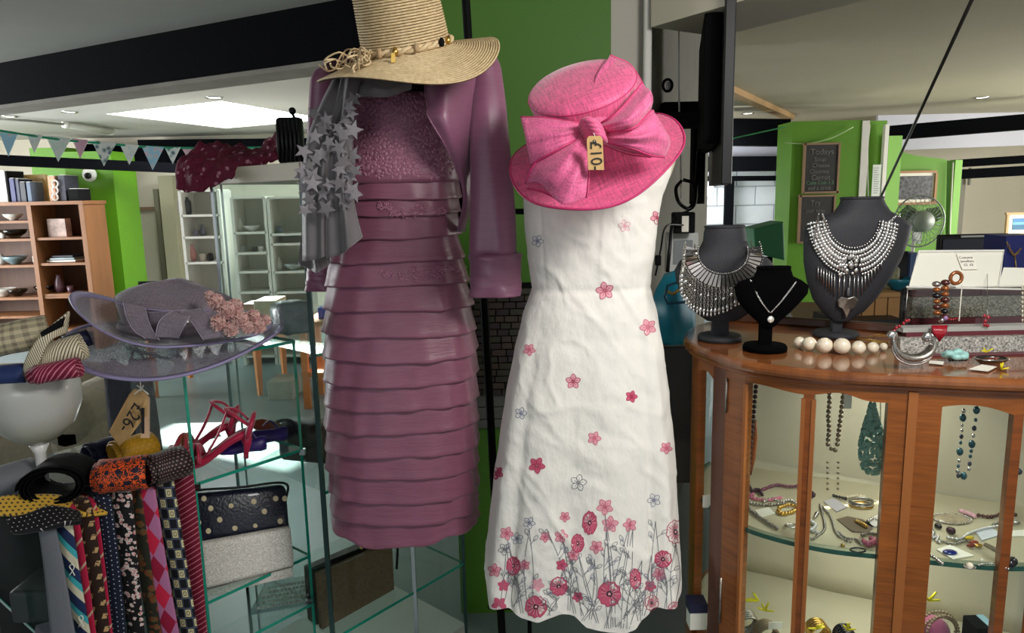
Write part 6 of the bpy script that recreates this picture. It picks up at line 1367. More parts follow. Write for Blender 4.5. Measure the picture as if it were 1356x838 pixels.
curved(20, 380, c_(ZS-.0085), c_(ZS+.001), .0125, .002, mat('shelf_edge_dull_green', (52, 92, 82), .25), cab, 'shelf_edge', 90)
shp(.05, ZS+.0003, ZS+.0018, 'shelf_cloth', mat('clear_film', (206, 196, 166), .6, alpha=.7), cab)
# ---------------- necklace busts ----------------
M_bustg = mat('charcoal_leatherette', (46, 46, 50), .6, bump=(300, .3), spec=.3); M_bustb = mat('black_velvet', (5, 5, 6), 1.0, spec=.05)
def bust(label, rows, Y, base, m, neck, zbase, back=.6):
    """rows: (py, xl, xr, bulge_px)"""
    t = thing('necklace_bust', label, 'bust', at(base[0], base[1], Y)); t.location.z = zbase
    G = []
    for py, xl, xr, bl in rows:
        l = at(xl, py, Y); r = at(xr, py, Y); w_ = (r-l).length/2; cx = (l+r)/2; row = []; n = 36; dd = bl/FPX*Y
        for k in range(n):
            a = 2*math.pi*k/n; s_ = math.sin(a); row.append(cx+Vector((w_*math.copysign(abs(math.cos(a))**.9, math.cos(a)), dd*(s_ if s_ < 0 else s_*back), 0)))
        G.append(row)
    b = MB(); b.grid(G, closed=True); b.f.append(tuple(range(len(G[0])-1, -1, -1))); b.m.append(0); L = len(b.v); b.f.append(tuple(range(L-len(G[0]), L))); b.m.append(0)
    o = b.build('form', m, t, ang=50); bv = BVHTree.FromPolygons([tuple(v) for v in b.v], b.f)
    tp = G[0]; MB().tube([p for p in tp], .003, 6, True).build('neck_rim', m, t)
    x, y, w_, px_ = base
    zb2 = zbase; hh = at(x, y-6, Y).z
    c = at(x, y, Y); c.z = 0; r_ = w_/2/FPX*Y
    MB().lathe([(0, zb2), (r_, zb2), (r_, zb2+.008), (r_*.95, zb2+.012), (0, zb2+.012)], 32, Matrix.Translation((c.x, Y+.005, 0))).build('base', m, t)
    MB().box((c.x, Y+.005, (zb2+G[-1][0].z)/2+.01), (px_/FPX*Y, .014, G[-1][0].z-zb2+.03)).build('post', m, t, smooth=False)
    return t, bv
ZC = ZT+.001
b1, BV1 = bust('grey leatherette bust wearing the fringed silver collar', [(300, 934, 985, 18), (308, 932, 987, 19), (318, 931, 988, 19), (328, 926, 992, 20), (336, 912, 1004, 21), (344, 900, 1018, 22), (356, 893, 1027, 22), (370, 895, 1028, 22), (386, 901, 1022, 21), (400, 910, 1010, 18), (414, 922, 994, 14), (424, 936, 978, 9)], 1.67, (954, 438, 58, 22), M_bustg, None, ZC)
b2, BV2 = bust('small black velvet bust with the fine pendant chain', [(354, 1003, 1046, 12), (360, 1001, 1048, 13), (366, 998, 1050, 13), (372, 978, 1062, 15), (379, 972, 1071, 15), (390, 974, 1069, 15), (402, 980, 1058, 14), (414, 990, 1046, 12), (424, 1001, 1034, 9), (432, 1008, 1026, 6)], 1.55, (1014, 454, 58, 16), M_bustb, None, ZC)
b3, BV3 = bust('tall grey bust wearing the large silver statement necklace', [(262, 1114, 1168, 20), (270, 1112, 1171, 21), (280, 1104, 1178, 21), (290, 1078, 1196, 23), (300, 1066, 1207, 24), (320, 1064, 1202, 24), (345, 1064, 1192, 24), (370, 1068, 1178, 22), (395, 1076, 1160, 19), (412, 1088, 1144, 14), (424, 1100, 1126, 8)], 1.68, (1108, 446, 58, 13), M_bustg, None, ZC)
def cyl(b, p0, p1, r, n=6): b.tube([p0, p1], r, n)
def chain(b, pts, r, step, w_=.35):
    """row of little links along points"""
    P = crom(pts, max(8, int(sum((Vector(pts[i+1])-Vector(pts[i])).length for i in range(len(pts)-1))/step)))
    for i, p in enumerate(P[:-1]):
        d = (P[i+1]-p).normalized(); s_ = d.cross(Vector((0, -1, 0)) if i % 2 else Vector((.7, -.7, 0))).normalized(); L = step*.8
        b.tube([p+d*math.cos(a)*L+s_*math.sin(a)*L*.6 for a in [k*math.pi/3 for k in range(6)]], r, 4, True)
def onb(bv, x, y, off): return proj(bv, x, y, off) or at(x, y, 1.46)
# 1 fringed collar
nk = thing('necklace', 'silver collar necklace with long coin and chain fringe', 'necklace', at(955, 420, 1.55))
def arcp(cx, cy, rx_, ry_, a): return (cx+rx_*math.cos(a), cy+ry_*math.sin(a))
b = MB()
for k in range(31):
    a = math.radians(198-216*k/30)
    if k and k < 30:
        a0, a1 = a-.045, a+.045
        pts = [arcp(957, 336, 34, 28, a0), arcp(957, 336, 34, 28, a1), arcp(957, 336, 50, 44, a1), arcp(957, 336, 50, 44, a0)]
        q = [onb(BV1, x, y, .004) for x, y in pts]; b.prism(q, (0, -.0025, 0))
b.build('collar_plates', mat('collar_silver', (214, 206, 198), .25, 1.), nk, smooth=False)
for rx_, ry_, nn, rr in ((32, 26, 46, .0022), (52, 46, 60, .0018)):
    b = MB()
    for k in range(nn): x, y = arcp(957, 336, rx_, ry_, math.radians(200-220*k/(nn-1))); b.sphere(onb(BV1, x, y, .005), rr, 6, 4)
    stuff(b.build('bead_rows', M_silver, nk))
rn = random.Random(2); b = MB(); b3_ = MB(); bdk = MB()
for k in range(28):
    f = k/27; a = math.radians(196-150*f); x, y = arcp(957, 336, 52, 46, a); p0 = onb(BV1, x, y, .006)+Vector((0, -.004, 0)); L = .030+.036*math.sin(math.pi*min(1, .25+f*.9))
    x1 = x+(-6+8*f)
    p1 = Vector((p0.x-.006+.008*f, p0.y-.004, p0.z-L)); chain(b, [p0, p1], .0007, .0052)
    (b3_ if k % 3 else bdk).sphere(p1, rn.uniform(.003, .0048), 8, 5, (1, .5, 1.4)); 
    if k % 2: b3_.sphere(p0.lerp(p1, rn.uniform(.25, .6))+Vector((0, -.002, 0)), rn.uniform(.003, .0048), 8, 5, (1, .4, 1))
    b3_.sphere(p1-Z*.008, .0026, 6, 4, (1, .5, 1.8))
stuff(b.build('fringe_chains', M_antq, nk)); stuff(b3_.build('fringe_coins', M_silver, nk)); stuff(bdk.build('fringe_drops', M_antq, nk))
for x, y in ((922, 338), (996, 332)): MB().sphere(onb(BV1, x, y, .005), .007, 12, 8, (1.1, .5, .8)).build('end_dome', M_silver, nk)
b = MB(); chain(b, [onb(BV1, 921, 334, .004), at(920, 322, 1.67)], .0008, .004); chain(b, [onb(BV1, 997, 329, .004), at(994, 320, 1.67)], .0008, .004); stuff(b.build('neck_chain', M_antq, nk))
# 2 pendant chain
nk2 = thing('necklace', 'fine silver chain with round disc pendant on black velvet', 'necklace', at(1020, 430, 1.48))
b = MB(); chain(b, [onb(BV2, 994, 372, .002), onb(BV2, 1006, 396, .002), onb(BV2, 1019, 414, .002)], .0006, .0028); chain(b, [onb(BV2, 1053, 374, .002), onb(BV2, 1036, 396, .002), onb(BV2, 1020, 414, .002)], .0006, .0028); stuff(b.build('chain', M_silver, nk2))
MB().lathe([(0, .0016), (.0068, .0014), (.0074, 0), (0, 0)], 24, frame(onb(BV2, 1020, 422, .003), (1, 0, 0), (0, .1, 1))).build('pendant', mat('pendant_disc', (236, 232, 222), .3, .6), nk2)
# 3 statement necklace
nk3 = thing('necklace', 'large silver bib necklace with crescent rows and central drop', 'necklace', at(1120, 400, 1.5))
for nm_, (cx, cy) in {'a': (1129, 288)}.items():
    for ri, (rx_, ry_, sz_) in enumerate(((35, 40, .0026), (39, 46, .0044), (43, 52, .0046), (47, 58, .0050), (51, 64, .0050), (55, 70, .0044), (58, 76, .0036))):
        b = MB(); n_ = int(30+ri*3)
        for k in range(n_):
            a = math.radians(172-164*k/(n_-1)); x, y = arcp(cx, cy, rx_, ry_, a); y = cy+(y-cy)*1.0
            if ri > 2 and .44 < k/(n_-1) < .56: continue
            p = onb(BV3, x, y, .004); b.sphere(p, sz_, 6, 4, (.8, .7, 1.3) if ri % 2 else (1, .7, 1))
        stuff(b.build('crescent_row', M_silver if ri % 2 == 0 else mat('bright_crystal', (230, 230, 228), .12, .8), nk3))
b = MB()
for k in range(34):
    x = 1100+rn.uniform(8, 46) if False else 1122+rn.uniform(-13, 13); y = 338+rn.uniform(0, 26); b.sphere(onb(BV3, x, y, .005), rn.uniform(.0035, .0055), 7, 5, (1, .6, 1.2))
stuff(b.build('centre_cluster', M_silver, nk3))
b = MB()
for side in (0, 1):
    for k in range(7):
        x = (1084+k*3.4) if side == 0 else (1140+k*4.2); y0 = 352+k*1.6 if side == 0 else 366-k*3.4; L = 18+k*2 if side == 0 else 24-k*2.2
        cyl(b, onb(BV3, x, y0, .005), onb(BV3, x, y0+L, .005), .0011)
for x in (1111, 1117, 1124, 1130, 1135): cyl(b, onb(BV3, x, 364, .006), onb(BV3, x-1, 394, .006), .001)
b.build('bar_fringe', M_silver, nk3)
pdp = [onb(BV3, x, y, .006) for x, y in ((1108, 396), (1113, 392), (1121, 394), (1129, 391), (1134, 396), (1130, 405), (1124, 408), (1119, 419), (1114, 407), (1109, 404))]
MB().prism(pdp, (0, -.004, 0)).build('drop_plaque', M_antq, nk3, smooth=False, bevel=.001); MB().sphere(onb(BV3, 1121, 385, .01), .006, 10, 6, (.7, .5, 1.8)).build('centre_stone', mat('smoky_crystal', (96, 96, 100), .1, .4), nk3)
b = MB()
for a_, b_ in (((1084, 284), (1079, 316)), ((1089, 284), (1096, 306)), ((1184, 288), (1166, 304)), ((1190, 286), (1182, 314)), ((1164, 306), (1160, 312))): chain(b, [onb(BV3, *a_, .004), onb(BV3, *b_, .004)], .0009, .0045)
stuff(b.build('neck_chain', M_silver, nk3))
for x, y in ((1080, 318), (1095, 308), (1163, 306), (1180, 314)): MB().tube([onb(BV3, x, y, .005)+Vector((math.cos(a)*.004, 0, math.sin(a)*.004)) for a in [i*.7854 for i in range(8)]], .0008, 5, True).build('ring_link', M_silver, nk3)
# pearls lying on the cabinet
pn = thing('pearl_necklace', 'chunky cream pearl necklace lying on the cabinet top', 'necklace', atz(1110, 462, ZC))
M_pearl = mat('cream_pearl', (232, 220, 196), .22, coat=.7)
for x, y, r_ in ((1059, 453, .0125), (1072, 455, .0150), (1092, 457, .0165), (1115, 458, .0172), (1137, 460, .0142), (1156, 460, .0120), (1170, 459, .0085)):
    p = atz(x, y, ZC+r_); MB().sphere(p, r_, 20, 12).build('pearl', M_pearl, pn)
b = MB(); chain(b, [atz(x, y, ZC+.004) for x, y in ((1104, 446), (1120, 444), (1140, 448), (1160, 452), (1176, 455), (1184, 448))], .001, .006); chain(b, [atz(x, y, ZC+.006) for x, y in ((1150, 446), (1165, 444), (1180, 446))], .001, .006); o = b.build('gold_chain', M_gold); tag(o, 'tangle of gold chain behind the cream pearls', 'chain')
# silver crescent bracelet standing
bp = [at(x, y, 1.36) for x, y in ((1181, 444), (1182, 456), (1189, 467), (1202, 473), (1217, 473), (1229, 467), (1236, 456), (1234, 448), (1228, 446))]
br_ = thing('cuff_bracelet', 'silver ribbed crescent cuff bracelet propped on the cabinet edge', 'bracelet', bp[3])
CP = crom(bp, 44)
MB().tube(CP, [.005+.0078*math.sin(math.pi*min(1, max(.12, i/43))) for i in range(44)], 10, flat=.6).build('band', M_antq, br_)
for off in (-.007, -.0035, 0, .0035): MB().tube([p+Vector((0, -.0075, off)) for p in CP], .0011, 5).build('ridge', M_silver, br_)
b = MB()
for i in range(2, 42): b.sphere(CP[i]+Vector((0, -.004, -.0125)), .0026, 6, 4)
stuff(b.build('bead_edge', M_silver, br_))
for q in (CP[0], CP[-1]): MB().sphere(q, .011, 12, 8, (1, .7, .9)).build('terminal', M_silver, br_)
# turquoise flower brooch, dish, tag
fb = thing('flower_brooch', 'pale turquoise flower brooch with dark beads at the cabinet edge', 'brooch', atz(1264, 480, ZC))
c = atz(1264, 480, ZC); c.z = ZC+.016; M_tq = mat('turquoise_enamel', (150, 196, 190), .35)
for k in range(7):
    a = k*.9; MB().sphere(c+Vector((math.cos(a)*.016, math.sin(a)*.011, .004*math.sin(k*2))), .0115, 8, 5, (1, .8, .6)).build('petal', M_tq, fb)
MB().sphere(c+Z*.004, .005, 8, 6).build('centre', M_tq, fb)
for k in range(6): MB().sphere(c+Vector((-.016+k*.0062, -.010, -.008)), .0034, 8, 5).build('dark_bead', M_black, fb)
gdx = thing('trinket_dish', 'oval glass trinket dish of coppery beads near the right edge', 'dish', atz(1312, 484, ZC)); c = atz(1312, 482, ZC); c.z = ZC
Md = Matrix.Translation(c) @ Matrix.Diagonal((1.2, .8, 1, 1))
MB().lathe([(0, .001), (.018, .001), (.026, .010), (.028, .012), (.026, .013), (.018, .004), (0, .003)], 28, Md).build('dish', glass_mat('dish_glass', (200, 200, 196), 3), gdx); MB().lathe([(.024, .009), (.0275, .0125), (.024, .013)], 28, Md).build('rim', M_silver, gdx)
for k in range(12): MB().sphere(c+Vector((rn.uniform(-.018, .018), rn.uniform(-.01, .01), .008)), .0042, 7, 5).build('bead', mat('copper_bead', (130, 70, 56), .35, .4), gdx)
o = MB().prism([atz(x, y, ZC+.002) for x, y in ((1283, 489), (1300, 483), (1320, 486), (1308, 492))], Z*.001).build('paper_tag', M_paper, smooth=False); tag(o, 'small cream paper tag with yellow tie in front of the dish', 'tag')
def ytie(x, y, Y, par=None, s=1.0):
    M_y = bpy.data.materials.get('yellow_tie') or mat('yellow_tie', (226, 212, 30), .5); c = at(x, y, Y); o = None
    b = MB(); rr = random.Random(int(x*7+y))
    for k in range(4): a = rr.uniform(0, 3.1); b.tube([c, c+Vector((math.cos(a)*.012*s, -.004, math.sin(a)*.014*s))], [.0018*s, .0012*s], 5)
    o = b.build('yellow_thread', M_y, par); return o
ytie(1326, 489, 1.33, o); tag(ytie(1306, 466, 1.36), 'bright yellow thread knot behind the trinket dish', 'thread')
o = MB().prism([atz(x, y, ZC+.002) for x, y in ((1231, 478), (1250, 479), (1249, 483), (1230, 481))], Z*.001).build('paper_tag', M_paper, smooth=False); tag(o, 'narrow white paper tag left of the turquoise brooch', 'tag')
# clear tray with glitter blocks and white lid box behind
ac = thing('acrylic_stand', 'clear acrylic stepped stand with glitter bands at the right edge', 'stand', at(1280, 470, 1.42))
M_acr = glass_mat('acrylic', (232, 232, 228), 1.5); M_gb = mat('glitter_band', (170, 168, 160), .3, .3, pat=glit((70, 70, 66), (240, 238, 228), 330), bump=(400, 1)); M_mar = mat('maroon_leather', (92, 34, 42), .4)
def yb(x0, x1, y0, y1, Y, dep, m, nm, par, **k): return pbx(x0, x1, y0, y1, Y, dep).build(nm, m, par, smooth=False, **k)
yb(1196, 1400, 380, 430, 1.62, .012, M_acr, 'upper_front', ac); yb(1208, 1400, 392, 419, 1.635, .02, M_gb, 'glitter_band', ac); yb(1208, 1400, 381, 391, 1.64, .02, M_mar, 'maroon_band', ac); yb(1208, 1400, 420, 431, 1.63, .02, M_mar, 'maroon_band', ac)
yb(1196, 1400, 432, 438, 1.49, .03, mat('acrylic_step', (190, 190, 184), .3, alpha=.6), 'step', ac); yb(1200, 1400, 438, 448, 1.49, .02, M_mar, 'maroon_band', ac); yb(1192, 1400, 446, 471, 1.475, .02, M_gb, 'glitter_band', ac); yb(1204, 1400, 470, 477, 1.45, .03, M_mar, 'maroon_band', ac)
MB().tube([at(1202, 380, 1.62), at(1198, 432, 1.62)], .0015, 6).build('edge', M_antq, ac); MB().tube([at(1200, 380, 1.62), at(1400, 384, 1.62)], .0025, 6).build('edge', M_white, ac)
wb_ = thing('display_box', 'open white display box with a small printed label', 'box', at(1265, 380, 1.7))
M_wl = mat('white_laminate', (226, 224, 210), .5)
MB().prism([at(x, y, Y) for x, y, Y in ((1203, 380, 1.64), (1217, 333, 1.70), (1329, 332, 1.70), (1322, 380, 1.64))], Z*-.006).build('lid', M_wl, wb_, smooth=False)
MB().tube([at(x, y, Y) for x, y, Y in ((1203, 380, 1.638), (1217, 333, 1.698), (1329, 332, 1.698), (1322, 380, 1.638))], .0035, 6, True).build('lid_rim', M_white, wb_, smooth=False)
MB().prism([at(x, y, Y) for x, y, Y in ((1322, 380, 1.64), (1329, 354, 1.67), (1420, 356, 1.67), (1420, 382, 1.64))], Z*-.006).build('second_lid', M_wl, wb_, smooth=False)
lm = frame(at(1279, 347, 1.682)+Vector((0, -.004, .002)), Vector((1, 0, 0)), at(1217, 333, 1.70)-at(1203, 380, 1.64))
lb = MB(); lb.box((0, 0, 0), (.036, .044, .0006)); lb.v = [lm @ v for v in lb.v]; lb.build('label', M_paper, wb_, smooth=False)
M_lg = mat('label_grey_print', (120, 120, 116), .7)
for k, s_ in enumerate(('Costume', 'Jewellery', '£2  £5')): text(s_, .0085, lm @ Matrix.Translation((0, .010-k*.010, .0008)), M_lg, wb_)
# beaded strings in front
def strand(name, label, cat, items, group=None):
    t = thing(name, label, cat, items[-1][0])
    for p, r_, m, sc_ in items: MB().sphere(p, r_, 10, 7, sc_).build('bead', m, t)
    return t
M_cop = mat('copper_glass', (150, 84, 34), .2, .3, coat=.5); M_brn = mat('brown_bead', (74, 28, 20), .25, coat=.5); M_red = mat('ruby_bead', (150, 10, 30), .25, coat=.6); M_blkb = mat('black_bead', (16, 14, 20), .2, coat=.5)
strand('bead_necklace', 'left strand of brown and copper glass beads before the white box', 'necklace', [(at(1240+.2*k, 376+k*7.6, 1.56), (.0090, .0082, .0095, .0080)[k % 4], (M_silver, M_cop, M_blkb, M_cop, M_brn, M_cop, M_blkb)[k % 7], (1, 1, .7)) for k in range(6)])
strand('bead_necklace', 'right strand of brown and copper glass beads before the white box', 'necklace', [(at(1252-.2*k, 374+k*7.6, 1.555), (.0095, .0088, .0080)[k % 3], (M_brn, M_cop, M_cop, M_brn, M_cop, M_blkb)[k % 6], (1, 1, .7)) for k in range(7)])
t = thing('ring_pendant', 'coppery round ring pendant hanging on a pale cord', 'pendant', at(1266, 368, 1.60)); MB().tube([at(1266, 368, 1.60)+Vector((math.cos(a)*.0125, 0, math.sin(a)*.0125)) for a in [i*math.pi/10 for i in range(20)]], .0042, 8, True).build('ring', M_cop, t)
MB().tube(crom([at(1274, 378, 1.60), at(1272, 400, 1.58), at(1270, 425, 1.56)], 8), .0012, 5).build('cord', M_string, t)
t = thing('red_tassel', 'red beaded heart shaped tassel hanging over the stand', 'pendant', at(1244, 452, 1.47)); 
for k in range(9):
    a = -1+k*.25; MB().tube([at(1244+a*9, 431, 1.48), at(1244+a*7, 440, 1.475), at(1244+a*1.5, 452-abs(a)*3, 1.475)], [.0032, .0040, .0018], 6).build('bead_string', M_red, t)
for x, y, m in ((1247, 424, M_silver), (1252, 421, mat('lilac_bead', (150, 120, 160), .3)), (1243, 426, M_brn)): MB().sphere(at(x, y, 1.49), .005, 8, 6).build('bead', m, t)
strand('bead_necklace', 'short row of small red beads on the acrylic step', 'necklace', [(at(1256+k*3, 422+math.sin(k), 1.49), .0022, M_red, (1, 1, 1)) for k in range(5)])
t = thing('red_pendant', 'red flower pendant on a thin chain in front of the stand', 'pendant', at(1306, 430, 1.48))
for x, y in ((1304, 418), (1309, 420), (1305, 425), (1308, 431), (1304, 430)): MB().sphere(at(x, y, 1.485), .004, 8, 6, (1, .6, 1)).build('petal', M_red, t)
MB().tube([at(1308, 352, 1.7), at(1307, 416, 1.49)], .0006, 4).build('chain', M_antq, t)
strand('bead_necklace', 'red bead string curling behind the silver cuff', 'necklace', [(at(x, y, 1.44), .0035, M_red, (1, 1, 1)) for x, y in ((1184, 438), (1187, 434), (1191, 432), (1196, 428), (1200, 425), (1203, 424))])
b = MB(); chain(b, [at(1334, 322, 2.49), at(1339, 333, 2.49), at(1345, 337, 2.49), at(1354, 326, 2.49)], .0014, .008); cyl(b, at(1344, 338, 2.49), at(1347, 370, 2.49), .002); o = b.build('chain_bracelet', M_gold); tag(o, 'pale gold chain draped on the blue box at the right edge', 'chain')
b = MB(); 
for k in range(14): cyl(b, at(1354, 380+k*6, 1.55), at(1354, 384+k*6, 1.55), .0018)
o = b.build('bead_necklace', mat('ivory_bead', (226, 216, 186), .4)); tag(o, 'ivory bead string hanging at the very right edge', 'necklace')
# ---------------- jewellery inside the cabinet ----------------
def inside(x, y, d): return at(x, y, FRN[s_px(x)].y+d)
M_amber = mat('amber_drop', (176, 96, 46), .35); M_dp = mat('plum_bead', (60, 26, 40), .3); M_teal2 = mat('teal_crystal', (40, 90, 100), .15, .2, coat=.5); M_bronze = mat('bronze_pearl', (140, 122, 98), .3, .4); M_slate2 = mat('slate_pearl', (66, 68, 80), .3, .3)
strand('hanging_necklace', 'dark plum bead string hanging at the left inside the cabinet', 'necklace', [(inside(1001-k*.55, 512+k*6.6, .08), .0052 if k < 9 else .0044, M_dp, (1, 1, 1)) for k in range(21)])
strand('hanging_necklace', 'thin dark bead string nearest the left door stile', 'necklace', [(inside(992-k*.25, 516+k*5.8, .07), .0036, M_blkb, (1, 1, 1)) for k in range(26)])
t = thing('hanging_necklace', 'amber brown tapering drop hanging behind the plum beads', 'necklace', inside(1000, 600, .1)); MB().tube([inside(x, y, .11) for x, y in ((1001, 556), (999, 580), (996, 605), (993, 628))], [.002, .007, .008, .004], 10).build('drop', M_amber, t)
it = []
for k in range(12): it.append((inside(1098-k*.1+math.sin(k)*.6, 520+k*6.2, .10), .0050, M_bronze, (1, 1, 1))); it.append((inside(1117-k*.75, 520+k*6.2, .10), .0050, M_bronze, (1, 1, 1)))
it += [(inside(1101, 594, .10), .0050, M_bronze, (1, 1, 1)), (inside(1106, 596, .10), .0050, M_bronze, (1, 1, 1))]+[(inside(1096, 612+k*7, .10), .003, M_bronze, (1, 1, 1)) for k in range(6)]+[(inside(1110-k*.1, 612+k*7, .10), .003, M_bronze, (1, 1, 1)) for k in range(6)]
strand('hanging_necklace', 'bronze pearl necklace looped in the middle of the left door', 'necklace', it)
t = thing('hanging_necklace', 'sea green drop shaped beaded tassel hanging in the cabinet', 'necklace', inside(1154, 620, .08)); M_sea = mat('sea_green_bead', (124, 172, 160), .3, coat=.3)
rn = random.Random(6); b = MB()
for k in range(460):
    f = rn.random(); w_ = 3+14*math.sin(min(1, f*1.05)*math.pi*.72)**1.5 if f < .95 else 8; a = rn.random()*6.28
    p = inside(1155+math.cos(a)*w_*.95, 534+f*92, .09); p.y += math.sin(a)*.016*w_/17; b.sphere(p, .0044, 6, 4)
stuff(b.build('bead_mass', M_sea, t)); MB().tube([inside(1153, 522, .09), inside(1154, 540, .09)], .0008, 5).build('thread', M_antq, t)
MB().tube([inside(1166, 526, .09), inside(1166, 556, .09), inside(1163, 580, .09)], .0009, 5).build('thread', M_blkb, t)
it = []
for k, (x, y, r_, c) in enumerate(((1276, 544, 3, 0), (1275, 553, 5, 1), (1274, 563, 2, 0), (1274, 570, 2.2, 0), (1273, 578, 3, 2), (1272, 586, 2.5, 1), (1271, 598, 5, 1), (1270, 610, 2.4, 0), (1269, 617, 2.4, 1), (1268, 624, 3, 0), (1269, 630, 3, 2), (1276, 630, 5, 1), (1283, 621, 2.6, 0), (1284, 614, 3, 2), (1285, 604, 2.6, 1), (1286, 597, 2.6, 1), (1287, 588, 5, 1), (1289, 577, 2.5, 0), (1290, 567, 3.4, 2), (1292, 556, 2.5, 1), (1293, 543, 5, 1))): it.append((inside(x, y, .09), r_/960*1.45, (M_silver, M_teal2, M_slate2)[c], (.85, .85, 1.15)))
strand('hanging_necklace', 'teal crystal and silver bead necklace in the right door', 'necklace', it)
strand('hanging_necklace', 'dark slate pearl string hanging at the far right of the cabinet', 'necklace', [(inside(x, y, .09), .0076, M_slate2, (1, 1, 1)) for x, y in ((1348, 548), (1347, 559), (1346, 570), (1344, 581), (1343, 592), (1341, 603), (1342, 614), (1348, 624))])
o = pbx(1118, 1128, 520, 541, 1.42, .002).build('paper_tag', M_paper, smooth=False); tag(o, 'small white tag hanging beside the bronze pearl necklace', 'tag')
# things on the glass shelf: built flat at the shelf height
zs = ZS+.003
def S_(x, y, h=0): p = atz(x, y, zs+h); return p
def ring_on(name, label, cat, x, y, r_, tr, m, h=.004, sq=1., n=20, par=None):
    c = S_(x, y, h); o = MB().tube([c+Vector((math.cos(a)*r_, math.sin(a)*r_*sq, 0)) for a in [i*2*math.pi/n for i in range(n)]], tr, 6, True).build(name, m, par)
    return tag(o, label, cat) if cat else o
def run(name, label, cat, pts, m, r_=.0030, step=.0065, jit=.001):
    P = crom([S_(x, y, r_) for x, y in pts], 80); L = 0; b = MB(); last = None
    for p in P:
        if last is None or (p-last).length >= step: b.sphere(p, r_*(.85+.3*rn.random()), 7, 5); last = p
    o = b.build(name, m); return tag(o, label, cat)
M_mv = mat('mauve_bead', (128, 70, 96), .3, coat=.4); M_pkb = mat('pink_crystal', (206, 110, 140), .2, coat=.5)
run('beads', 'dark plum beads heaped at the left of the glass shelf', 'beads', [(990, 640), (996, 650), (1004, 648), (1010, 656)], M_dp, .005)
run('beads', 'mauve twisted bead rope along the back of the glass shelf', 'beads', [(1010, 648), (1028, 642), (1045, 644), (1060, 643)], M_mv, .0045)
run('beads', 'pink and plum bead string in the middle left of the shelf', 'beads', [(984, 656), (1000, 660), (1018, 662), (1036, 658)], M_pkb, .004)
run('beads', 'dark marcasite necklace strand behind the gold brooch', 'beads', [(986, 664), (1004, 668), (1024, 668), (1040, 666)], M_antq, .004)
run('beads', 'antique silver bead chain trailing to the shelf front', 'beads', [(990, 672), (1002, 682), (1012, 688), (1020, 694), (1030, 700)], M_antq, .0042)
run('brooch', 'gold filigree brooch on the left of the glass shelf', 'brooch', [(1032, 672), (1044, 668), (1056, 672), (1048, 678), (1036, 680), (1030, 676)], M_gold, .0048, .007)
ring_on('ring', 'thin silver ring at the front left of the shelf', 'ring', 1048, 696, .013, .0022, M_silver, sq=.7)
run('beads', 'plum bead cluster beside the door muntin', 'beads', [(1062, 654), (1070, 650), (1078, 655), (1070, 658)], M_dp, .0045)
run('necklace', 'pewter chain necklace lying in a fork on the shelf', 'necklace', [(1086, 668), (1090, 684), (1092, 700), (1082, 710), (1074, 714)], M_antq, .0032, .006)
run('necklace', 'second arm of pewter chain curving to the right', 'necklace', [(1088, 670), (1100, 684), (1106, 702), (1114, 712), (1128, 718)], M_antq, .0032, .006)
run('beads', 'clear crystal beads by the muntin on the shelf', 'beads', [(1074, 690), (1080, 696), (1074, 702), (1082, 704)], mat('clear_crystal', (200, 200, 196), .12, .3), .0045)
run('beads', 'black knotted bead at the back middle of the shelf', 'beads', [(1104, 656), (1112, 658), (1120, 660)], M_blkb, .004)
def watch(label, x, y, w_, m1=M_antq, h=.012):
    c = S_(x, y); t = thing('bangle', label, 'bangle', c)
    for k in range(3): MB().tube([c+Vector((math.cos(a)*w_, math.sin(a)*w_*.7, .003+k*.005)) for a in [i*2*math.pi/24 for i in range(24)]], .0028, 6, True).build('band', (M_gold, M_silver, m1)[k], t)
    MB().sphere(c+Vector((-w_*.2, -w_*.7, .008)), .007, 10, 6, (1, .5, .9)).build('stone', M_silver, t)
watch('stacked gold and silver bangle at the back right of the left door', 1140, 670, .026)
def card(label, pts, m, name='display_card', th=.0015, cat='card'): o = MB().prism([S_(*p) for p in pts], Z*th).build(name, m, smooth=False); return tag(o, label, cat)
M_brc = mat('brown_card', (110, 96, 76), .7)
o = card('brown oval card with a brooch on the shelf', [(1108, 688), (1122, 684), (1142, 688), (1158, 698), (1148, 706), (1128, 704)], M_brc); run('brooch', 'small gold flower brooch on the brown oval card', 'brooch', [(1134, 690), (1142, 694), (1148, 698)], M_gold, .005)
card('translucent pale card beside the pewter chain', [(1090, 664), (1104, 660), (1122, 672), (1108, 678)], mat('pale_lilac_card', (190, 186, 190), .6))
run('brooch', 'pink stone brooch near the front of the shelf', 'brooch', [(1144, 716), (1150, 720), (1158, 716), (1152, 712)], M_pkb, .006)
run('brooch', 'grey diamante brooch behind the pink stone', 'brooch', [(1142, 708), (1152, 706), (1162, 708)], M_antq, .004)
ring_on('ring', 'dark oval ring on the front edge of the shelf', 'ring', 1136, 728, .015, .0018, M_blkb, sq=.6)
t = thing('oval_brooch', 'large oval mother of pearl brooch at the back right of the shelf', 'brooch', S_(1260, 688)); c = S_(1260, 688); MB().lathe([(0, .010), (.02, .008), (.034, .003), (.036, 0), (0, 0)], 28, Matrix.Translation(c) @ Matrix.Diagonal((1.1, .7, 1, 1))).build('shell', mat('shell_brown', (150, 136, 112), .3, coat=.5, var=(80, .4)), t)
b = MB()
for k in range(32): a = k*math.pi/16; b.sphere(c+Vector((math.cos(a)*.040, math.sin(a)*.0255, .003)), .0024, 6, 4)
stuff(b.build('bead_edge', M_silver, t))
run('beads', 'pale pink translucent strip behind the oval brooch', 'beads', [(1272, 676), (1284, 680), (1292, 684)], mat('pink_gauze', (220, 170, 180), .5), .005, .005)
run('bracelet', 'twisted silver bracelet on the right of the shelf', 'bracelet', [(1256, 712), (1270, 714), (1284, 706), (1300, 700), (1318, 697), (1345, 692)], M_silver, .0042, .006)
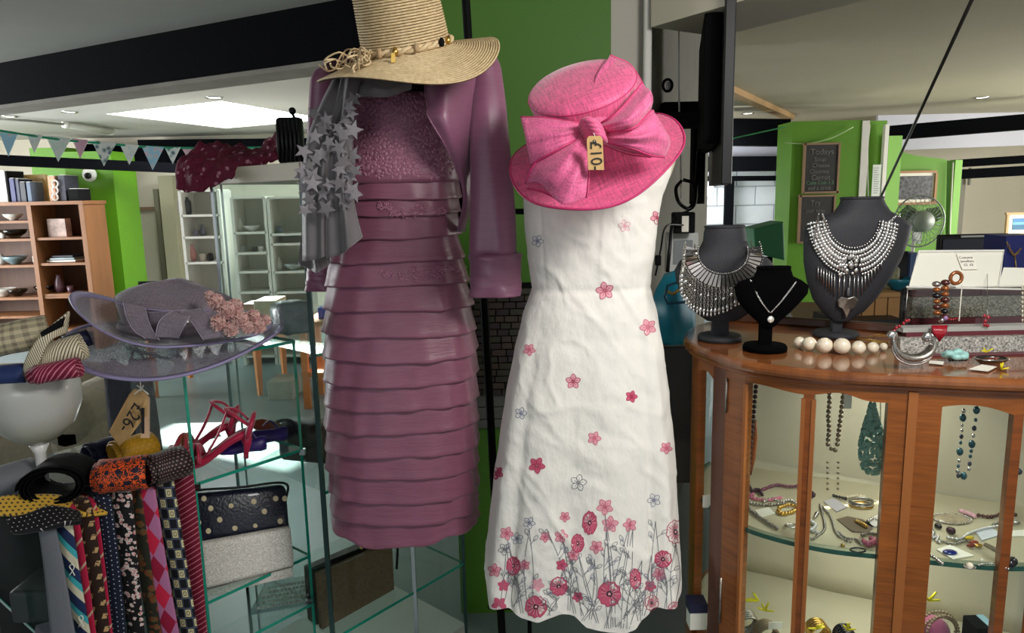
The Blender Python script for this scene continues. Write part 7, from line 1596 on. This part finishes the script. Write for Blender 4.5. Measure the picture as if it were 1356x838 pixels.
run('beads', 'black stone stud beside the twisted bracelet', 'beads', [(1241, 696), (1244, 697)], M_blkb, .0065, .004)
run('beads', 'smoky round bead behind the twisted bracelet', 'beads', [(1258, 702), (1261, 703)], M_dp, .0075, .004)
run('earring', 'silver knot earring near the stile', 'earring', [(1236, 712), (1244, 710), (1240, 716), (1246, 718)], M_silver, .0035)
o = card('white pointed card holding the blue brooch', [(1240, 728), (1258, 722), (1290, 736), (1262, 741)], M_paper); MB().sphere(S_(1258, 731, .004), .0125, 16, 8, (1.15, .8, .35)).build('blue_stone', mat('blue_stone', (22, 34, 110), .15, coat=.7), o)
run('bracelet', 'diamante strip by the stile at the shelf front', 'bracelet', [(1230, 734), (1240, 740), (1250, 748)], M_silver, .0035, .006)
t = thing('pearl_ring', 'ring with single white pearl at the shelf front', 'ring', S_(1284, 749)); c = S_(1284, 749, .006); MB().sphere(c, .0065, 12, 8).build('pearl', M_pearl, t); MB().tube([c+Vector((math.cos(a)*.0095, math.sin(a)*.008, -.002)) for a in [i*.4488 for i in range(14)]], .0018, 6, True).build('setting', M_antq, t)
t = thing('beetle_brooch', 'yellow and red winged brooch on the right of the shelf', 'brooch', S_(1290, 720)); 
for dx, dy, m in ((-4, -6, mat('yellow_enamel', (220, 190, 40), .4)), (2, 0, mat('rust_enamel', (150, 50, 24), .4)), (-2, 4, mat('rust_enamel_dark', (120, 44, 20), .4)), (8, 4, M_gold)): MB().sphere(S_(1288+dx, 718+dy, .005), .008, 8, 6, (1.2, .6, .5)).build('wing', m, t)
card('pale blue clear card behind the winged brooch', [(1290, 702), (1314, 700), (1326, 708), (1300, 716)], mat('ice_blue_card', (206, 210, 216), .5))
card('white price card near the right end of the shelf', [(1330, 704), (1356, 702), (1358, 710), (1334, 711)], M_paper, 'price_card')
card('slim silver hair clip on the right of the shelf', [(1302, 722), (1306, 720), (1336, 736), (1330, 738)], M_antq, 'hair_clip', .003, 'clip')
run('earring', 'black oval earring at the right end of the shelf', 'earring', [(1338, 746), (1342, 742)], M_blkb, .008, .004)
run('beads', 'pale grey beads at the right back of the shelf', 'beads', [(1316, 694), (1326, 690), (1338, 688), (1350, 692)], M_antq, .004)
for nm_, lb, ct_, pts, m, r_ in (('beads', 'loose silver chain heaped behind the gold filigree brooch', 'beads', [(1012, 664), (1022, 660), (1034, 664), (1046, 662), (1054, 666)], M_silver, .0036),
    ('beads', 'rose pink beads at the far left edge of the shelf', 'beads', [(984, 650), (990, 656), (998, 654)], M_pkb, .0044), ('earring', 'clear drop earring between muntin and pewter chain', 'earring', [(1082, 680), (1078, 686)], M_silver, .0050),
    ('beads', 'short pale bead string behind the stacked bangle', 'beads', [(1122, 658), (1136, 656), (1150, 660), (1160, 664)], M_pearl, .0036), ('brooch', 'silver leaf brooch right of the brown oval card', 'brooch', [(1150, 690), (1158, 686), (1164, 690)], M_silver, .0046),
    ('bracelet', 'dark chain bracelet curling in front of the brown card', 'bracelet', [(1110, 704), (1120, 712), (1134, 714), (1142, 722)], M_antq, .0034), ('earring', 'tiny gold stud beside the dark oval ring', 'earring', [(1116, 722), (1120, 724)], M_gold, .0040),
    ('beads', 'silver beads crowded against the stile under the oval brooch', 'beads', [(1232, 700), (1236, 706), (1232, 712)], M_silver, .0046), ('necklace', 'grey chain lying behind the blue stone card', 'necklace', [(1246, 716), (1262, 720), (1280, 716), (1296, 724)], M_antq, .0034),
    ('earring', 'white stud behind the pearl ring', 'earring', [(1300, 742), (1306, 744)], M_pearl, .0044), ('necklace', 'thin silver chain trailing right of the pearl ring', 'necklace', [(1296, 748), (1310, 746), (1326, 750), (1338, 754)], M_silver, .0022),
    ('beads', 'brown bead string at the back right corner of the shelf', 'beads', [(1296, 682), (1312, 684), (1330, 680), (1348, 682)], M_brn, .0042)): run(nm_, lb, ct_, pts, m, r_, r_*1.9)
card('pale printed card lying at the left of the shelf', [(1000, 676), (1018, 672), (1026, 680), (1008, 686)], M_paper)
card('clear plastic backing card under the silver leaf brooch', [(1144, 692), (1162, 682), (1172, 692), (1156, 700)], mat('film_card', (214, 212, 204), .4))
# cabinet floor
zf_ = .454
def Fz(x, y, h=0): return atz(x, y, zf_+h)
def bangle_up(label, x, y, r_, m, yt=None):
    c = Fz(x, y, 0); t = thing('bracelet', label, 'bracelet', c)
    for k in range(5): MB().tube([c+Vector((math.cos(a)*r_, -.018+k*.008, r_+math.sin(a)*r_)) for a in [i*2*math.pi/20 for i in range(20)]], .0034, 6, True).build('band', m, t)
    return t
t = bangle_up('silver grey stretch bracelet with yellow ties at the cabinet floor, left one', 988, 836, .024, M_antq); ytie(984, 795, 1.50, t, 1.6)
t = bangle_up('bronze stretch bracelet with yellow ties at the cabinet floor', 1014, 850, .024, M_bronze); ytie(1004, 795, 1.50, t, 1.8); ytie(1013, 808, 1.48, t, 1.6)
t = bangle_up('pale metal bracelet half hidden behind the muntin', 1082, 846, .022, M_gold); ytie(1080, 832, 1.46, t, 1.6)
t = bangle_up('black bracelet with yellow tie at the bottom of the left door', 1118, 852, .02, M_blkb); ytie(1122, 834, 1.44, t, 1.4)
o = pbx(1018, 1036, 824, 833, 1.50, .002).build('paper_tag', M_paper, smooth=False); tag(o, 'white paper label on the cabinet floor by the muntin', 'tag')
t = thing('pearl_bracelet', 'rows of bronze pearls wound round mauve cloth, lower right', 'bracelet', Fz(1248, 850)); c = at(1244, 836, 1.42)
for q, (rx_, rz_, dy) in enumerate(((.036, .034, 0), (.042, .040, .01), (.034, .044, -.012))):
    b = MB()
    for k in range(34): a = k*2*math.pi/34; b.sphere(c+Vector((math.cos(a)*rx_, dy, math.sin(a)*rz_)), .0034, 7, 5)
    stuff(b.build('pearl_row', M_bronze, t))
MB().sphere(c+Vector((0, .02, -.01)), .032, 14, 10).build('mauve_cloth', mat('mauve_velvet', (150, 70, 104), .8, sheen=.4), t)
ytie(1230, 795, 1.42, t, 1.8)
t = thing('jewel_box', 'dark jewel box with pale blue corner at the cabinet floor, right', 'box', Fz(1310, 850)); pbx(1293, 1318, 832, 870, 1.36, .05).build('body', M_blackm, t, smooth=False, bevel=.002); pbx(1312, 1322, 832, 845, 1.358, .05).build('corner', mat('pale_blue_card', (150, 190, 206), .5), t, smooth=False)
o = pbx(931, 943, 656, 672, 1.60, .004).build('paper_tag', M_paper, smooth=False); tag(o, 'white tag seen through the narrow side pane', 'tag')
t = thing('gift_box', 'small navy and white box low behind the narrow side pane', 'box', at(926, 835, 1.6)); pbx(914, 936, 812, 834, 1.60, .04).build('body', M_paper, t, smooth=False); pbx(913, 937, 800, 812, 1.599, .042).build('lid', mat('navy_lid', (30, 30, 60), .5), t, smooth=False)
area('cabinet_fill', (.82, 1.52, 1.10), (.80, 1.62, .5), .12, .9, (1, .96, .88)); area('cabinet_fill', (.82, 1.50, ZS-.03), (.80, 1.62, .4), .2, .8, (1, .94, .82))  # fills added to brighten the cabinet inside, no fittings there
